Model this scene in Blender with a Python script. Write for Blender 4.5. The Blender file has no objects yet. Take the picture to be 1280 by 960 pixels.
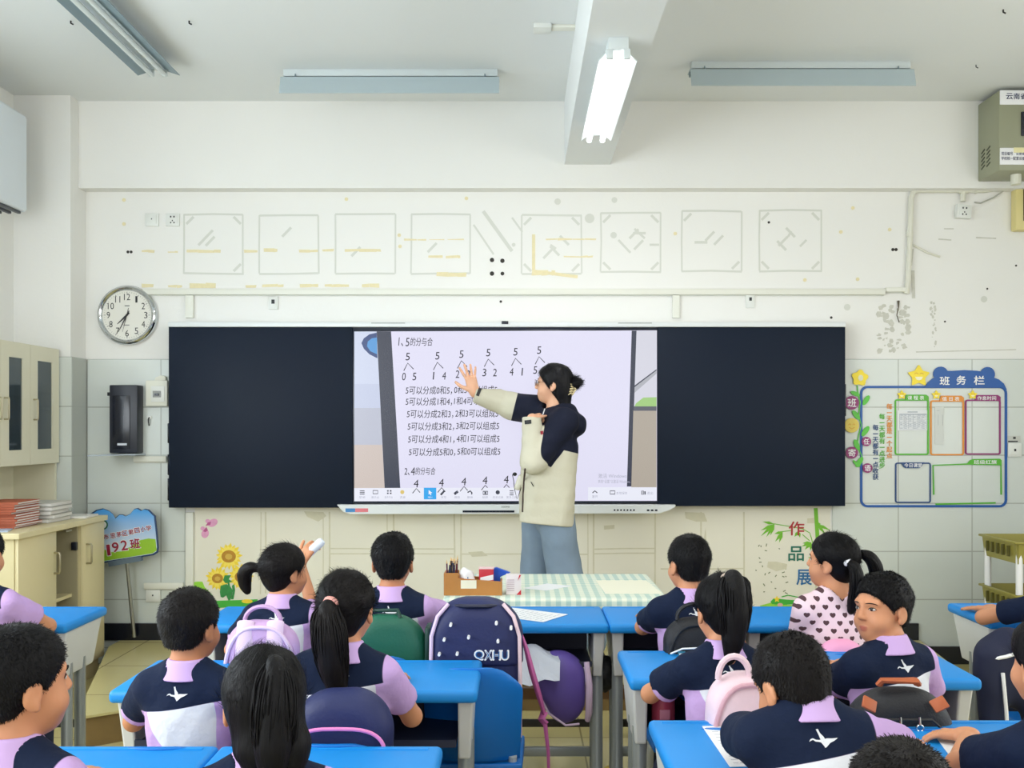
import bpy, bmesh, math, random
import numpy as np
from mathutils import Vector, Matrix

random.seed(7)
np.random.seed(7)
SC = bpy.context.scene
COL = SC.collection
PI = math.pi

# ------------------------------------------------------------------ camera
FX, X0, Y0, CZ = 1250.0, 648.0, 535.0, 1.47      # focal length (px), vanishing point (px), eye height (m)
cam_d = bpy.data.cameras.new('camera')
cam_d.sensor_fit = 'HORIZONTAL'
cam_d.sensor_width = 36.0
cam_d.lens = FX / 1280.0 * 36.0
cam_d.shift_x = -(X0 - 640.0) / 1280.0
cam_d.shift_y = (Y0 - 480.0) / 1280.0
cam_d.clip_start = 0.05
cam = bpy.data.objects.new('camera', cam_d)
COL.objects.link(cam)
cam.location = (0, 0, CZ)
cam.rotation_euler = (PI / 2, 0, 0)
SC.camera = cam

# ------------------------------------------------------------------ world, light, exposure
SC.view_settings.view_transform = 'Standard'
SC.view_settings.look = 'None'
SC.view_settings.gamma = 1.0
SC.view_settings.use_curve_mapping = False
SC.view_settings.exposure = -0.08

wd = bpy.data.worlds.new('sky')
SC.world = wd
wd.use_nodes = True
bg = wd.node_tree.nodes['Background']
bg.inputs[0].default_value = (0.86, 0.93, 1.0, 1)
bg.inputs[1].default_value = 1.0


def area(name, loc, rot, sx, sy, power, col=(1, 1, 1), spread=PI):
    d = bpy.data.lights.new(name, 'AREA')
    d.shape = 'RECTANGLE'
    d.size, d.size_y = sx, sy
    d.energy = power
    d.color = col
    d.spread = spread
    o = bpy.data.objects.new(name, d)
    COL.objects.link(o)
    o.location = loc
    o.rotation_euler = rot
    return o


# daylight coming in through the windows of the two long walls plus a soft fill lamp added at the back, left without a wall
area('daylight_window_left', (-3.00, 2.6, 1.95), (0, -PI / 2, math.radians(22)), 1.8, 5.0, 190, (0.90, 0.96, 1.0))
area('daylight_window_right', (3.72, 2.2, 1.95), (0, PI / 2, 0), 1.6, 4.6, 66, (1.0, 0.98, 0.93))
area('added_fill_back', (0.3, -2.3, 2.0), (PI / 2, 0, 0), 5.5, 2.2, 48, (1.0, 0.985, 0.96))

# ------------------------------------------------------------------ colour helpers


def lin(c):
    c = c / 255.0
    return c / 12.92 if c <= 0.04045 else ((c + 0.055) / 1.055) ** 2.4


def rgb(r, g, b):
    return (lin(r), lin(g), lin(b), 1.0)


MATS = {}


def mat(name, col, rough=0.6, metal=0.0, noise=0.0, nscale=30.0, bump=0.0, bscale=120.0, emit=0.0, spec=0.5, coat=0.0, sss=0.0, alpha=1.0, trans=0.0):
    if name in MATS:
        return MATS[name]
    m = bpy.data.materials.new(name)
    m.use_nodes = True
    nt = m.node_tree
    b = nt.nodes['Principled BSDF']
    c = rgb(*col)
    b.inputs['Base Color'].default_value = c
    b.inputs['Roughness'].default_value = rough
    b.inputs['Metallic'].default_value = metal
    b.inputs['Specular IOR Level'].default_value = spec
    b.inputs['Coat Weight'].default_value = coat
    b.inputs['Alpha'].default_value = alpha
    b.inputs['Transmission Weight'].default_value = trans
    if sss:
        b.inputs['Subsurface Weight'].default_value = sss
        b.inputs['Subsurface Radius'].default_value = (0.012, 0.005, 0.003)
        b.inputs['Subsurface Scale'].default_value = 0.6
    if emit:
        b.inputs['Emission Color'].default_value = c
        b.inputs['Emission Strength'].default_value = emit
    if noise or bump:
        tc = nt.nodes.new('ShaderNodeTexCoord')
    if noise:
        n = nt.nodes.new('ShaderNodeTexNoise')
        n.inputs['Scale'].default_value = nscale
        n.inputs['Detail'].default_value = 4
        nt.links.new(tc.outputs['Object'], n.inputs['Vector'])
        mx = nt.nodes.new('ShaderNodeMix')
        mx.data_type = 'RGBA'
        mx.inputs['A'].default_value = tuple(x * (1 - noise) for x in c[:3]) + (1,)
        mx.inputs['B'].default_value = tuple(min(1, x * (1 + noise)) for x in c[:3]) + (1,)
        nt.links.new(n.outputs['Fac'], mx.inputs['Factor'])
        nt.links.new(mx.outputs['Result'], b.inputs['Base Color'])
    if bump:
        n2 = nt.nodes.new('ShaderNodeTexNoise')
        n2.inputs['Scale'].default_value = bscale
        n2.inputs['Detail'].default_value = 3
        nt.links.new(tc.outputs['Object'], n2.inputs['Vector'])
        bp = nt.nodes.new('ShaderNodeBump')
        bp.inputs['Strength'].default_value = bump
        bp.inputs['Distance'].default_value = 0.01
        nt.links.new(n2.outputs['Fac'], bp.inputs['Height'])
        nt.links.new(bp.outputs['Normal'], b.inputs['Normal'])
    MATS[name] = m
    return m


def nodes_of(m):
    nt = m.node_tree
    return nt, nt.nodes, nt.links, nt.nodes['Principled BSDF']


def math_node(nt, op, a, b=None, c=None):
    n = nt.nodes.new('ShaderNodeMath')
    n.operation = op
    for i, v in enumerate((a, b, c)):
        if v is None:
            continue
        if isinstance(v, (int, float)):
            n.inputs[i].default_value = v
        else:
            nt.links.new(v, n.inputs[i])
    return n.outputs[0]


def mixcol(nt, fac, a, b):
    n = nt.nodes.new('ShaderNodeMix')
    n.data_type = 'RGBA'
    for key, v in (('Factor', fac), ('A', a), ('B', b)):
        if isinstance(v, (int, float)):
            n.inputs[key].default_value = v
        elif isinstance(v, tuple):
            n.inputs[key].default_value = v
        else:
            nt.links.new(v, n.inputs[key])
    return n.outputs['Result']


def brick_mat(name, col, col2, grout, bw, bh, mortar, rough, axes, ox=0.0, oz=0.0, bump=0.15, nz=0.03):
    """tiles laid in a grid over two object axes ('xz' for a wall, 'xy' for a floor)"""
    m = mat(name, col, rough)
    nt, N, L, b = nodes_of(m)
    tc = N.new('ShaderNodeTexCoord')
    sp = N.new('ShaderNodeSeparateXYZ')
    L.new(tc.outputs['Object'], sp.inputs[0])
    cb = N.new('ShaderNodeCombineXYZ')
    u = math_node(nt, 'ADD', sp.outputs['XYZ'.index(axes[0].upper())], ox)
    v = math_node(nt, 'ADD', sp.outputs['XYZ'.index(axes[1].upper())], oz)
    L.new(u, cb.inputs[0])
    L.new(v, cb.inputs[1])
    br = N.new('ShaderNodeTexBrick')
    br.offset = 0.0
    br.squash = 1.0
    br.inputs['Scale'].default_value = 1.0
    br.inputs['Color1'].default_value = rgb(*col)
    br.inputs['Color2'].default_value = rgb(*col2)
    br.inputs['Mortar'].default_value = rgb(*grout)
    br.inputs['Mortar Size'].default_value = mortar
    br.inputs['Mortar Smooth'].default_value = 0.3
    br.inputs['Brick Width'].default_value = bw
    br.inputs['Row Height'].default_value = bh
    L.new(cb.outputs[0], br.inputs['Vector'])
    ns = N.new('ShaderNodeTexNoise')
    ns.inputs['Scale'].default_value = 2.5
    ns.inputs['Detail'].default_value = 5
    L.new(tc.outputs['Object'], ns.inputs['Vector'])
    f = math_node(nt, 'MULTIPLY_ADD', ns.outputs['Fac'], 2 * nz, 1 - nz)
    vm = N.new('ShaderNodeVectorMath')
    vm.operation = 'SCALE'
    L.new(br.outputs['Color'], vm.inputs[0])
    L.new(f, vm.inputs['Scale'])
    L.new(vm.outputs[0], b.inputs['Base Color'])
    bp = N.new('ShaderNodeBump')
    bp.invert = True
    bp.inputs['Strength'].default_value = bump
    bp.inputs['Distance'].default_value = 0.004
    L.new(br.outputs['Fac'], bp.inputs['Height'])
    L.new(bp.outputs['Normal'], b.inputs['Normal'])
    return m


# ------------------------------------------------------------------ object helpers
def setp(o, label=None, cat=None, group=None, kind=None):
    if label:
        o['label'] = label
    if cat:
        o['category'] = cat
    if group:
        o['group'] = group
    if kind:
        o['kind'] = kind
    return o


def thing(name, label, cat, loc=(0, 0, 0), rotz=0.0, group=None):
    o = bpy.data.objects.new(name, None)
    o.empty_display_size = 0.05
    COL.objects.link(o)
    o.location = loc
    o.rotation_euler = (0, 0, rotz)
    return setp(o, label, cat, group)


def link_mesh(name, me, mats, parent=None, smooth=None):
    o = bpy.data.objects.new(name, me)
    COL.objects.link(o)
    if not isinstance(mats, (list, tuple)):
        mats = [mats]
    if len(me.materials) == 0:
        for m in mats:
            me.materials.append(m)
    if parent is not None:
        o.parent = parent
    return o


def copy_tree(o, parent=None):
    c = o.copy()
    COL.objects.link(c)
    if parent is not None:
        c.parent = parent
    for ch in list(o.children):
        copy_tree(ch, c)
    return c


class MB:
    """collects shapes into one mesh"""
    layer = 0

    def __init__(s):
        s.bm = bmesh.new()

    def _mi(s, faces, mi):
        for f in faces:
            f.material_index = mi

    def box(s, c, size, R=None, bev=0.0, seg=2, mi=0):
        t = bmesh.new()
        bmesh.ops.create_cube(t, size=1.0)
        bmesh.ops.scale(t, vec=Vector(size), verts=t.verts)
        if bev > 0:
            bmesh.ops.bevel(t, geom=t.edges[:], offset=bev, segments=seg, profile=0.5, affect='EDGES')
        M = Matrix.Translation(Vector(c)) @ (R.to_4x4() if R is not None else Matrix.Identity(4))
        bmesh.ops.transform(t, matrix=M, verts=t.verts)
        s.merge(t, mi)
        return s

    def merge(s, t, mi=0):
        vm = {}
        for v in t.verts:
            vm[v] = s.bm.verts.new(v.co)
        for f in t.faces:
            try:
                nf = s.bm.faces.new([vm[v] for v in f.verts])
                nf.material_index = mi
            except ValueError:
                pass
        t.free()

    def tube(s, pts, r, n=8, mi=0, caps=True, flat=1.0):
        pts = [Vector(p) for p in pts]
        rs = r if isinstance(r, (list, tuple)) else [r] * len(pts)
        rings = []
        prev = None
        for i, p in enumerate(pts):
            if i == 0:
                t = pts[1] - p
            elif i == len(pts) - 1:
                t = p - pts[i - 1]
            else:
                t = (pts[i + 1] - p).normalized() + (p - pts[i - 1]).normalized()
            t.normalize()
            if prev is None:
                a = Vector((0, 0, 1)) if abs(t.z) < 0.9 else Vector((1, 0, 0))
                u = t.cross(a).normalized()
            else:
                u = prev - t * prev.dot(t)
                if u.length < 1e-6:
                    u = t.orthogonal()
                u.normalize()
            prev = u
            w = t.cross(u)
            rings.append([s.bm.verts.new(p + (u * math.cos(2 * PI * k / n) + w * flat * math.sin(2 * PI * k / n)) * rs[i]) for k in range(n)])
        fs = []
        for a, b in zip(rings[:-1], rings[1:]):
            for k in range(n):
                fs.append(s.bm.faces.new([a[k], a[(k + 1) % n], b[(k + 1) % n], b[k]]))
        if caps:
            fs.append(s.bm.faces.new(rings[0][::-1]))
            fs.append(s.bm.faces.new(rings[-1]))
        s._mi(fs, mi)
        return s

    def lathe(s, prof, c=(0, 0, 0), n=24, R=None, mi=0):
        rings = []
        c = Vector(c)
        for r, z in prof:
            ring = []
            for k in range(n):
                v = Vector((r * math.cos(2 * PI * k / n), r * math.sin(2 * PI * k / n), z))
                if R is not None:
                    v = R @ v
                ring.append(s.bm.verts.new(c + v))
            rings.append(ring)
        fs = []
        for a, b in zip(rings[:-1], rings[1:]):
            for k in range(n):
                fs.append(s.bm.faces.new([a[k], a[(k + 1) % n], b[(k + 1) % n], b[k]]))
        fs.append(s.bm.faces.new(rings[0][::-1]))
        fs.append(s.bm.faces.new(rings[-1]))
        s._mi(fs, mi)
        return s

    def prism(s, poly, y0, y1, mi=0, plane='xz'):
        """polygon in the xz plane (or xy / yz) pushed from y0 to y1"""
        def P(a, b, d):
            return {'xz': (a, d, b), 'xy': (a, b, d), 'yz': (d, a, b)}[plane]
        if plane == 'xz':               # keep overlapping thin layers from sharing one plane
            MB.layer = (MB.layer + 1) % 40
            y0 -= MB.layer * 1.5e-5
        A = [s.bm.verts.new(P(a, b, y0)) for a, b in poly]
        B = [s.bm.verts.new(P(a, b, y1)) for a, b in poly]
        n = len(poly)
        fs = [s.bm.faces.new(A), s.bm.faces.new(B[::-1])]
        for k in range(n):
            fs.append(s.bm.faces.new([A[k], B[k], B[(k + 1) % n], A[(k + 1) % n]]))
        s._mi(fs, mi)
        return s

    def ell(s, c, r, seg=16, R=None, mi=0):
        t = bmesh.new()
        bmesh.ops.create_uvsphere(t, u_segments=seg, v_segments=max(6, seg // 2 + 2), radius=1.0)
        bmesh.ops.scale(t, vec=Vector(r), verts=t.verts)
        M = Matrix.Translation(Vector(c)) @ (R.to_4x4() if R is not None else Matrix.Identity(4))
        bmesh.ops.transform(t, matrix=M, verts=t.verts)
        s.merge(t, mi)
        return s

    def build(s, name, mats, parent=None, smooth=35.0, bevel=0.0):
        bmesh.ops.recalc_face_normals(s.bm, faces=s.bm.faces[:])
        me = bpy.data.meshes.new(name)
        s.bm.to_mesh(me)
        s.bm.free()
        o = link_mesh(name, me, mats, parent)
        if smooth:
            for p in me.polygons:
                p.use_smooth = True
            me.set_sharp_from_angle(angle=math.radians(smooth))
        if bevel:
            b = o.modifiers.new('bevel', 'BEVEL')
            b.width = bevel
            b.segments = 2
            b.limit_method = 'ANGLE'
        return o


def struct(o):
    o['kind'] = 'structure'
    return o


def P(px, py, d):
    """room coordinates of what stands at depth d where the photograph shows (px, py)"""
    return ((px - X0) / FX * d, d, CZ - (py - Y0) / FX * d)


def wx(px, d):
    return (px - X0) / FX * d


def wz(py, d):
    return CZ - (py - Y0) / FX * d


def poly_px(pts, d):
    return [(wx(a, d), wz(b, d)) for a, b in pts]


def rrect(x0, z0, x1, z1, r, n=5):
    pts = []
    for cx, cz, a0 in ((x1 - r, z1 - r, 0), (x0 + r, z1 - r, 90), (x0 + r, z0 + r, 180), (x1 - r, z0 + r, 270)):
        for k in range(n + 1):
            a = math.radians(a0 + 90 * k / n)
            pts.append((cx + r * math.cos(a), cz + r * math.sin(a)))
    return pts


def circ(cx, cz, r, n=24, rz=None):
    rz = rz or r
    return [(cx + r * math.cos(2 * PI * k / n), cz + rz * math.sin(2 * PI * k / n)) for k in range(n)]


def stroke(mb, pts, w, y0, y1, mi=0, closed=False):
    """a band of width w along a polyline in the xz plane"""
    n = len(pts)
    L, Rr = [], []
    for i in range(n):
        if closed:
            a, b = pts[i - 1], pts[(i + 1) % n]
        else:
            a, b = pts[max(0, i - 1)], pts[min(n - 1, i + 1)]
        t = Vector((b[0] - a[0], b[1] - a[1]))
        if t.length < 1e-9:
            t = Vector((1, 0))
        t.normalize()
        nx, nz = -t.y, t.x
        ww = (w[i] if isinstance(w, (list, tuple)) else w) / 2
        L.append((pts[i][0] + nx * ww, pts[i][1] + nz * ww))
        Rr.append((pts[i][0] - nx * ww, pts[i][1] - nz * ww))
    if closed:
        L.append(L[0]); Rr.append(Rr[0])
    for i in range(len(L) - 1):
        mb.prism([L[i], L[i + 1], Rr[i + 1], Rr[i]], y0, y1, mi)


_TXT = {}


def text_polys(body, bold=0.0):
    key = (body, bold)
    if key in _TXT:
        return _TXT[key]
    c = bpy.data.curves.new('lettering', 'FONT')
    c.body = body
    c.offset = bold
    c.resolution_u = 3
    o = bpy.data.objects.new('lettering', c)
    COL.objects.link(o)
    dg = bpy.context.evaluated_depsgraph_get()
    me = bpy.data.meshes.new_from_object(o.evaluated_get(dg))
    vs = np.array([v.co[:2] for v in me.vertices]) if len(me.vertices) else np.zeros((0, 2))
    fs = [tuple(p.vertices) for p in me.polygons]
    bpy.data.objects.remove(o)
    bpy.data.curves.remove(c)
    bpy.data.meshes.remove(me)
    lo, hi = vs.min(0), vs.max(0)
    _TXT[key] = (vs, fs, lo, hi)
    return _TXT[key]


def text_into(mb, body, x0, z0, x1, z1, y, bold=0.0, rot=0.0, shear=0.0, mi=0, keep=False):
    """lettering whose outline box is x0..x1, z0..z1 on the plane y facing the class"""
    vs, fs, lo, hi = text_polys(body, 0.0)
    q = (vs - lo) / np.maximum(hi - lo, 1e-6)
    sx, sz = (x1 - x0), (z1 - z0)
    if keep:
        s = sz / max(hi[1] - lo[1], 1e-6)
        sx = s * (hi[0] - lo[0])
    xx = q[:, 0] * sx + q[:, 1] * sz * shear
    zz = q[:, 1] * sz
    cx, cz = sx / 2, sz / 2
    c, s_ = math.cos(rot), math.sin(rot)
    X = x0 + cx + (xx - cx) * c - (zz - cz) * s_
    Z = z0 + cz + (xx - cx) * s_ + (zz - cz) * c
    b = abs(sz) * bold * .9            # heavier lettering: the outline laid down a few times side by side
    for k, (dx, dz) in enumerate(((0, 0), (b, 0), (-b, 0), (0, b), (0, -b)) if bold > 0 else ((0, 0),)):
        bv = [mb.bm.verts.new((X[i] + dx, y - k * 2e-5, Z[i] + dz)) for i in range(len(X))]
        for f in fs:
            try:
                nf = mb.bm.faces.new([bv[i] for i in f])
                nf.material_index = mi
            except ValueError:
                pass


def text_px(mb, body, px0, py0, px1, py1, d, **k):
    text_into(mb, body, wx(px0, d), wz(py1, d), wx(px1, d), wz(py0, d), d, **k)

# ================================================================== THE ROOM
WY = 6.25                      # front wall plane
ZP = 0.15                      # top of the teaching platform
ZC = 3.48                      # ceiling
M_plaster = mat('plaster', (236, 235, 230), 0.85, noise=0.03, nscale=1.2, bump=0.06, bscale=60)
M_ceil = mat('ceiling_paint', (228, 231, 230), 0.9, noise=0.015, nscale=0.8)
M_tilewall = brick_mat('wall_tile', (214, 219, 213), (209, 215, 209), (176, 180, 172), 0.46, 0.30, 0.004, 0.22, 'xz', ox=10.05, oz=10.0 - 1.90 + 0.5)
M_floor = brick_mat('floor_tile', (205, 192, 136), (199, 187, 130), (150, 140, 96), 0.60, 0.60, 0.005, 0.18, 'xy', ox=10.5, oz=10.25)
M_plat = brick_mat('platform_tile', (208, 196, 138), (202, 190, 134), (150, 140, 96), 0.60, 0.60, 0.005, 0.2, 'xy', ox=10.1, oz=10.05)
M_riser = mat('platform_riser', (128, 104, 62), 0.5, noise=0.12, nscale=8)
M_nose = mat('platform_edge_strip', (66, 62, 54), 0.5)
M_base = mat('black_skirting', (22, 26, 36), 0.25)
M_glass = mat('window_glass', (235, 245, 250), 0.03, trans=1.0, spec=0.5)
M_alu = mat('white_window_frame', (232, 235, 236), 0.4)

XL, XR, YB = -3.05, 3.78, -2.6


def wall_with_window(name, x0, x1, wins, zlo, zhi):
    mb = MB()
    ys = [YB]
    for a, b in wins:
        ys += [a, b]
    ys.append(WY + 0.2)
    xc, sx = (x0 + x1) / 2, abs(x1 - x0)
    for k in range(0, len(ys), 2):
        mb.box((xc, (ys[k] + ys[k + 1]) / 2, ZC / 2), (sx, ys[k + 1] - ys[k], ZC))
    for a, b in wins:
        mb.box((xc, (a + b) / 2, zlo / 2), (sx, b - a, zlo))
        mb.box((xc, (a + b) / 2, (zhi + ZC) / 2), (sx, b - a, ZC - zhi))
    return struct(mb.build(name, M_plaster, smooth=0))


mb = MB(); mb.box(((XL + XR) / 2, (YB + WY) / 2, -0.05), (XR - XL + 0.6, WY - YB + 0.6, 0.1)); struct(mb.build('floor', M_floor, smooth=0))
mb = MB(); mb.box(((XL + XR) / 2, (YB + WY) / 2, ZC + 0.06), (XR - XL + 0.6, WY - YB + 0.6, 0.12)); ceiling = struct(mb.build('ceiling', M_ceil, smooth=0))
mb = MB(); mb.box(((XL + XR) / 2, WY + 0.1, ZC / 2), (XR - XL, 0.2, ZC)); wall_front = struct(mb.build('wall_front', M_plaster, smooth=0))
wall_with_window('wall_left', XL - 0.24, XL, [(0.0, 2.4), (2.8, 5.1)], 0.95, 2.85)
wall_with_window('wall_right', XR, XR + 0.24, [(-0.2, 2.2), (2.6, 4.6)], 0.95, 2.85)
wn = 1
for xw, wins in ((XL - 0.12, [(0.0, 2.4), (2.8, 5.1)]), (XR + 0.12, [(-0.2, 2.2), (2.6, 4.6)])):
    for a, b in wins:
        mb = MB()
        for y in (a + 0.025, b - 0.025, (a + b) / 2):
            mb.box((xw, y, 1.90), (0.07, 0.05, 1.9))
        for z in (0.975, 2.825, 2.2):
            mb.box((xw, (a + b) / 2, z), (0.07, b - a, 0.05))
        w = struct(mb.build('window_%d' % wn, M_alu))
        mb = MB(); mb.box((xw, (a + b) / 2, 1.90), (0.006, b - a - 0.04, 1.84))
        mb.build('pane', M_glass, w)
        wn += 1

# beams and the pillar in the corner
mb = MB(); mb.box(((XL + XR) / 2, 6.20, (2.945 + ZC) / 2), (XR - XL, 0.10, ZC - 2.945)); struct(mb.build('beam_front', M_plaster, smooth=0))
mb = MB(); mb.box((0.4235, (YB + 6.15) / 2, (3.09 + ZC) / 2), (0.281, 6.15 - YB, ZC - 3.09)); beam_long = struct(mb.build('beam_ceiling', M_ceil, smooth=0))
mb = MB(); mb.box(((XL - 2.705) / 2, 6.145, ZC / 2), (XL + 2.705, 0.21, ZC)); struct(mb.build('pillar_left', M_plaster, smooth=0))

# tiled dado: right of the board, left of the board, and round the pillar
TT = 1.90
mb = MB()
mb.box(((wx(1040, WY) + XR) / 2, WY - 0.006, TT / 2), (XR - wx(1040, WY), 0.012, TT), bev=0.003, seg=1)
struct(mb.build('trim_1', M_tilewall, smooth=0))
mb = MB()
mb.box(((-2.693 + wx(232, WY)) / 2, WY - 0.006, TT / 2), (wx(232, WY) + 2.693, 0.012, TT), bev=0.003, seg=1)
mb.box((-2.699, 6.139, TT / 2), (0.012, 0.190, TT))
mb.box(((XL - 2.693) / 2, 6.034, TT / 2), (XL + 2.693, 0.012, TT))
struct(mb.build('trim_2', M_tilewall, smooth=0))

# teaching platform with its darker front board
plat = [(-2.46, 6.236), (-2.46, 6.04), (-2.02, 4.575), (-1.98, 4.60), (-1.86, 4.69), (-1.30, 5.16), (-0.9, 5.20), (2.36, 5.20), (2.49, 6.236)]
mb = MB(); mb.prism(plat, 0.001, ZP - 0.012, plane='xy', mi=1)
big = [(-2.475, 6.236), (-2.475, 6.04), (-2.02, 4.56), (-1.975, 4.59), (-1.855, 4.68), (-1.295, 5.15), (-0.9, 5.188), (2.368, 5.188), (2.50, 6.236)]
mb.prism(big, ZP - 0.012, ZP, plane='xy', mi=0)
platform = mb.build('platform', [M_plat, M_riser], smooth=0)
struct(platform)
mb = MB(); mb.box(((-2.69 + 2.49) / 2, 6.227, ZP + 0.052), (2.49 + 2.69, 0.018, 0.104)); mb.box(((2.49 + XR) / 2, 6.227, 0.055), (XR - 2.49, 0.018, 0.11))
struct(mb.build('baseboard_front', M_base))

# ------------------------------------------------------------------ marks left on the front wall (part of the wall)
M_resid = mat('grey_tape_residue', (214, 215, 206), 0.9)
M_yel = mat('yellowed_tape', (230, 219, 176), 0.8, noise=0.1, nscale=60)
M_hole = mat('drill_hole', (60, 58, 54), 0.9)
M_peel = mat('bare_plaster', (204, 203, 192), 0.95, noise=0.15, nscale=40)
M_seam = mat('old_glue_line', (212, 207, 182), 0.9, noise=0.12, nscale=25)


def wob(pts, a=0.004):
    return [(x + random.uniform(-a, a), z + random.uniform(-a, a)) for x, z in pts]


for x0, x1, y0, y1, diag in ((230, 304, 268, 342, 1), (324, 398, 269, 342, 0), (419, 494, 268, 342, 0), (514, 588, 268, 342, 0),
                             (652, 727, 269, 342, 2), (751, 826, 266, 340, 3), (852, 927, 264, 339, 1), (949, 1027, 263, 339, 3)):
    mb = MB()
    a0, a1, b0, b1 = wx(x0, WY), wx(x1, WY), wz(y1, WY), wz(y0, WY)
    stroke(mb, wob([(a0, b0), (a0, (b0 + b1) / 2), (a0, b1)], 0.003), 0.010, WY - 0.0015, WY + 0.002)
    stroke(mb, wob([(a1, b0), (a1, b1)], 0.003), 0.010, WY - 0.0015, WY + 0.002)
    stroke(mb, wob([(a0, b1), ((a0 + a1) / 2, b1), (a1, b1)], 0.003), 0.012, WY - 0.0015, WY + 0.002)
    stroke(mb, wob([(a0, b0), ((a0 + a1) / 2, b0), (a1, b0)], 0.003), 0.012, WY - 0.0015, WY + 0.002)
    if diag:
        w = 0.06
        for sx, sz, cx, cz in ((1, 1, a0, b0), (-1, 1, a1, b0), (1, -1, a0, b1), (-1, -1, a1, b1)):
            if random.random() < 0.75 or diag == 3:
                stroke(mb, [(cx + sx * 0.015, cz + sz * w), (cx + sx * w, cz + sz * 0.015)], 0.016, WY - 0.0012, WY + 0.002)
    for k in range(3 if diag else 1):
        cx, cz = random.uniform(a0 + 0.1, a1 - 0.1), random.uniform(b0 + 0.12, b1 - 0.1)
        an = random.choice((0.8, -0.8, 0.0))
        stroke(mb, [(cx - 0.04 * math.cos(an), cz - 0.04 * math.sin(an)), (cx + 0.04 * math.cos(an), cz + 0.04 * math.sin(an))], 0.016, WY - 0.0012, WY + 0.002)
    mb.build('poster_outline', M_resid, wall_front, smooth=0)
mb = MB()
for a, b, w in (([(592, 281), (617, 318)], None, .012), ([(604, 264), (640, 314)], None, .022), ([(640, 272), (653, 290)], None, .012)):
    stroke(mb, [(wx(p, WY), wz(q, WY)) for p, q in a], w, WY - 0.0012, WY + 0.002)
for px, py, r in ((697, 252, .02), (768, 250, .018), (737, 273, .03), (767, 294, .02), (642, 306, .012), (1059, 384, .02), (1230, 374, .02)):
    mb.prism(circ(wx(px, WY), wz(py, WY), r), WY - 0.0012, WY + 0.002)
for pts in ([(773, 300), (788, 316)], [(793, 286), (806, 298)], [(985, 296), (989, 289)], [(688, 306), (695, 311)], [(1000, 308), (1008, 300)], [(812, 306), (824, 306)]):
    stroke(mb, [(wx(p, WY), wz(q, WY)) for p, q in pts], 0.014, WY - 0.0012, WY + 0.002)
mb.build('tape_residue', M_resid, wall_front, smooth=0)
mb = MB()
for x0, x1, y, h in ((177, 193, 314, 3), (210, 222, 315, 2), (233, 276, 314, 3), (305, 322, 314, 3), (330, 347, 313, 4), (374, 398, 314, 3), (403, 417, 313, 3),
                     (431, 476, 313, 3), (505, 582, 299.5, 1.5), (536, 575, 321, 3), (546, 583, 343, 5), (177, 194, 357, 4), (210, 228, 358, 3), (237, 270, 357, 6),
                     (307, 320, 358, 3), (328, 354, 357, 3), (375, 398, 357, 4), (406, 436, 357, 3), (452, 474, 357, 4), (665, 694, 341, 6), (682, 745, 299, 2), (705, 741, 321, 2)):
    xa = x0
    while xa < x1:
        xb = min(x1, xa + random.uniform(8, 22))
        mb.prism(wob([(wx(xa, WY), wz(y + h / 2, WY)), (wx(xb, WY), wz(y + h / 2, WY)), (wx(xb, WY), wz(y - h / 2, WY)), (wx(xa, WY), wz(y - h / 2, WY))], 0.003), WY - 0.002, WY + 0.002)
        xa = xb + random.choice((0, 0, 4))
for x, y in ((155, 250), (155, 280), (499, 294), (500, 308), (583, 248), (433, 249), (1066, 260), (1051, 290), (1112, 287), (1006, 350), (1072, 349), (844, 292)):
    mb.prism(circ(wx(x, WY), wz(y, WY), 0.012, 7), WY - 0.002, WY + 0.002)
stroke(mb, [(wx(667, WY), wz(293, WY)), (wx(667, WY), wz(338, WY))], 0.02, WY - 0.002, WY + 0.002)
stroke(mb, [(wx(667, WY), wz(339, WY)), (wx(722, WY), wz(346, WY))], 0.02, WY - 0.002, WY + 0.002)
mb.build('yellow_tape_mark', M_yel, wall_front, smooth=0)
mb = MB()
for x, y, r in ((615, 325, .014), (628, 326, .014), (615, 342, .014), (628, 342, .012), (160, 315, .009), (164, 315, .009), (1116, 312, .010), (1120, 312, .010),
                (961, 278, .008), (626, 377, .008), (1234, 361, .006), (1181, 402, .006), (1039, 397, .008), (1270, 332, .006)):
    mb.prism(circ(wx(x, WY), wz(y, WY), r, 10), WY - 0.0022, WY + 0.002)
mb.build('drill_hole', M_hole, wall_front, smooth=0)
# flaking patch and pencil-like scrapes on the right
mb = MB()
for k in range(70):
    u, v = random.random(), random.random()
    if 0.3 < u < 0.75 and 0.3 < v < 0.75 and random.random() < 0.75:
        continue
    x, y = 1098 + 38 * u, 382 + 57 * v
    r = random.uniform(.006, .02)
    mb.prism(wob(circ(wx(x, WY), wz(y, WY), r, 6, r * random.uniform(.4, 1.4)), 0.004), WY - 0.0015, WY + 0.002)
for k in range(22):
    x, y = 1163 + random.uniform(0, 8), 378 + 56 * random.random()
    r = random.uniform(.003, .009)
    mb.prism(wob(circ(wx(x, WY), wz(y, WY), r, 6, r * random.uniform(.6, 1.8)), 0.002), WY - 0.0015, WY + 0.002)
for pts, w in (([(1141, 311), (1139, 332)], .01), ([(1141, 338), (1142, 373)], .02), ([(1173, 299), (1189, 300)], .008), ([(1220, 297), (1245, 298)], .008), ([(1145, 440), (1270, 437)], .006), ([(1180, 286), (1192, 286)], .006)):
    stroke(mb, [(wx(p, WY), wz(q, WY)) for p, q in pts], w, WY - 0.0015, WY + 0.002)
mb.build('flaking_patch', M_peel, wall_front, smooth=0)
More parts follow.
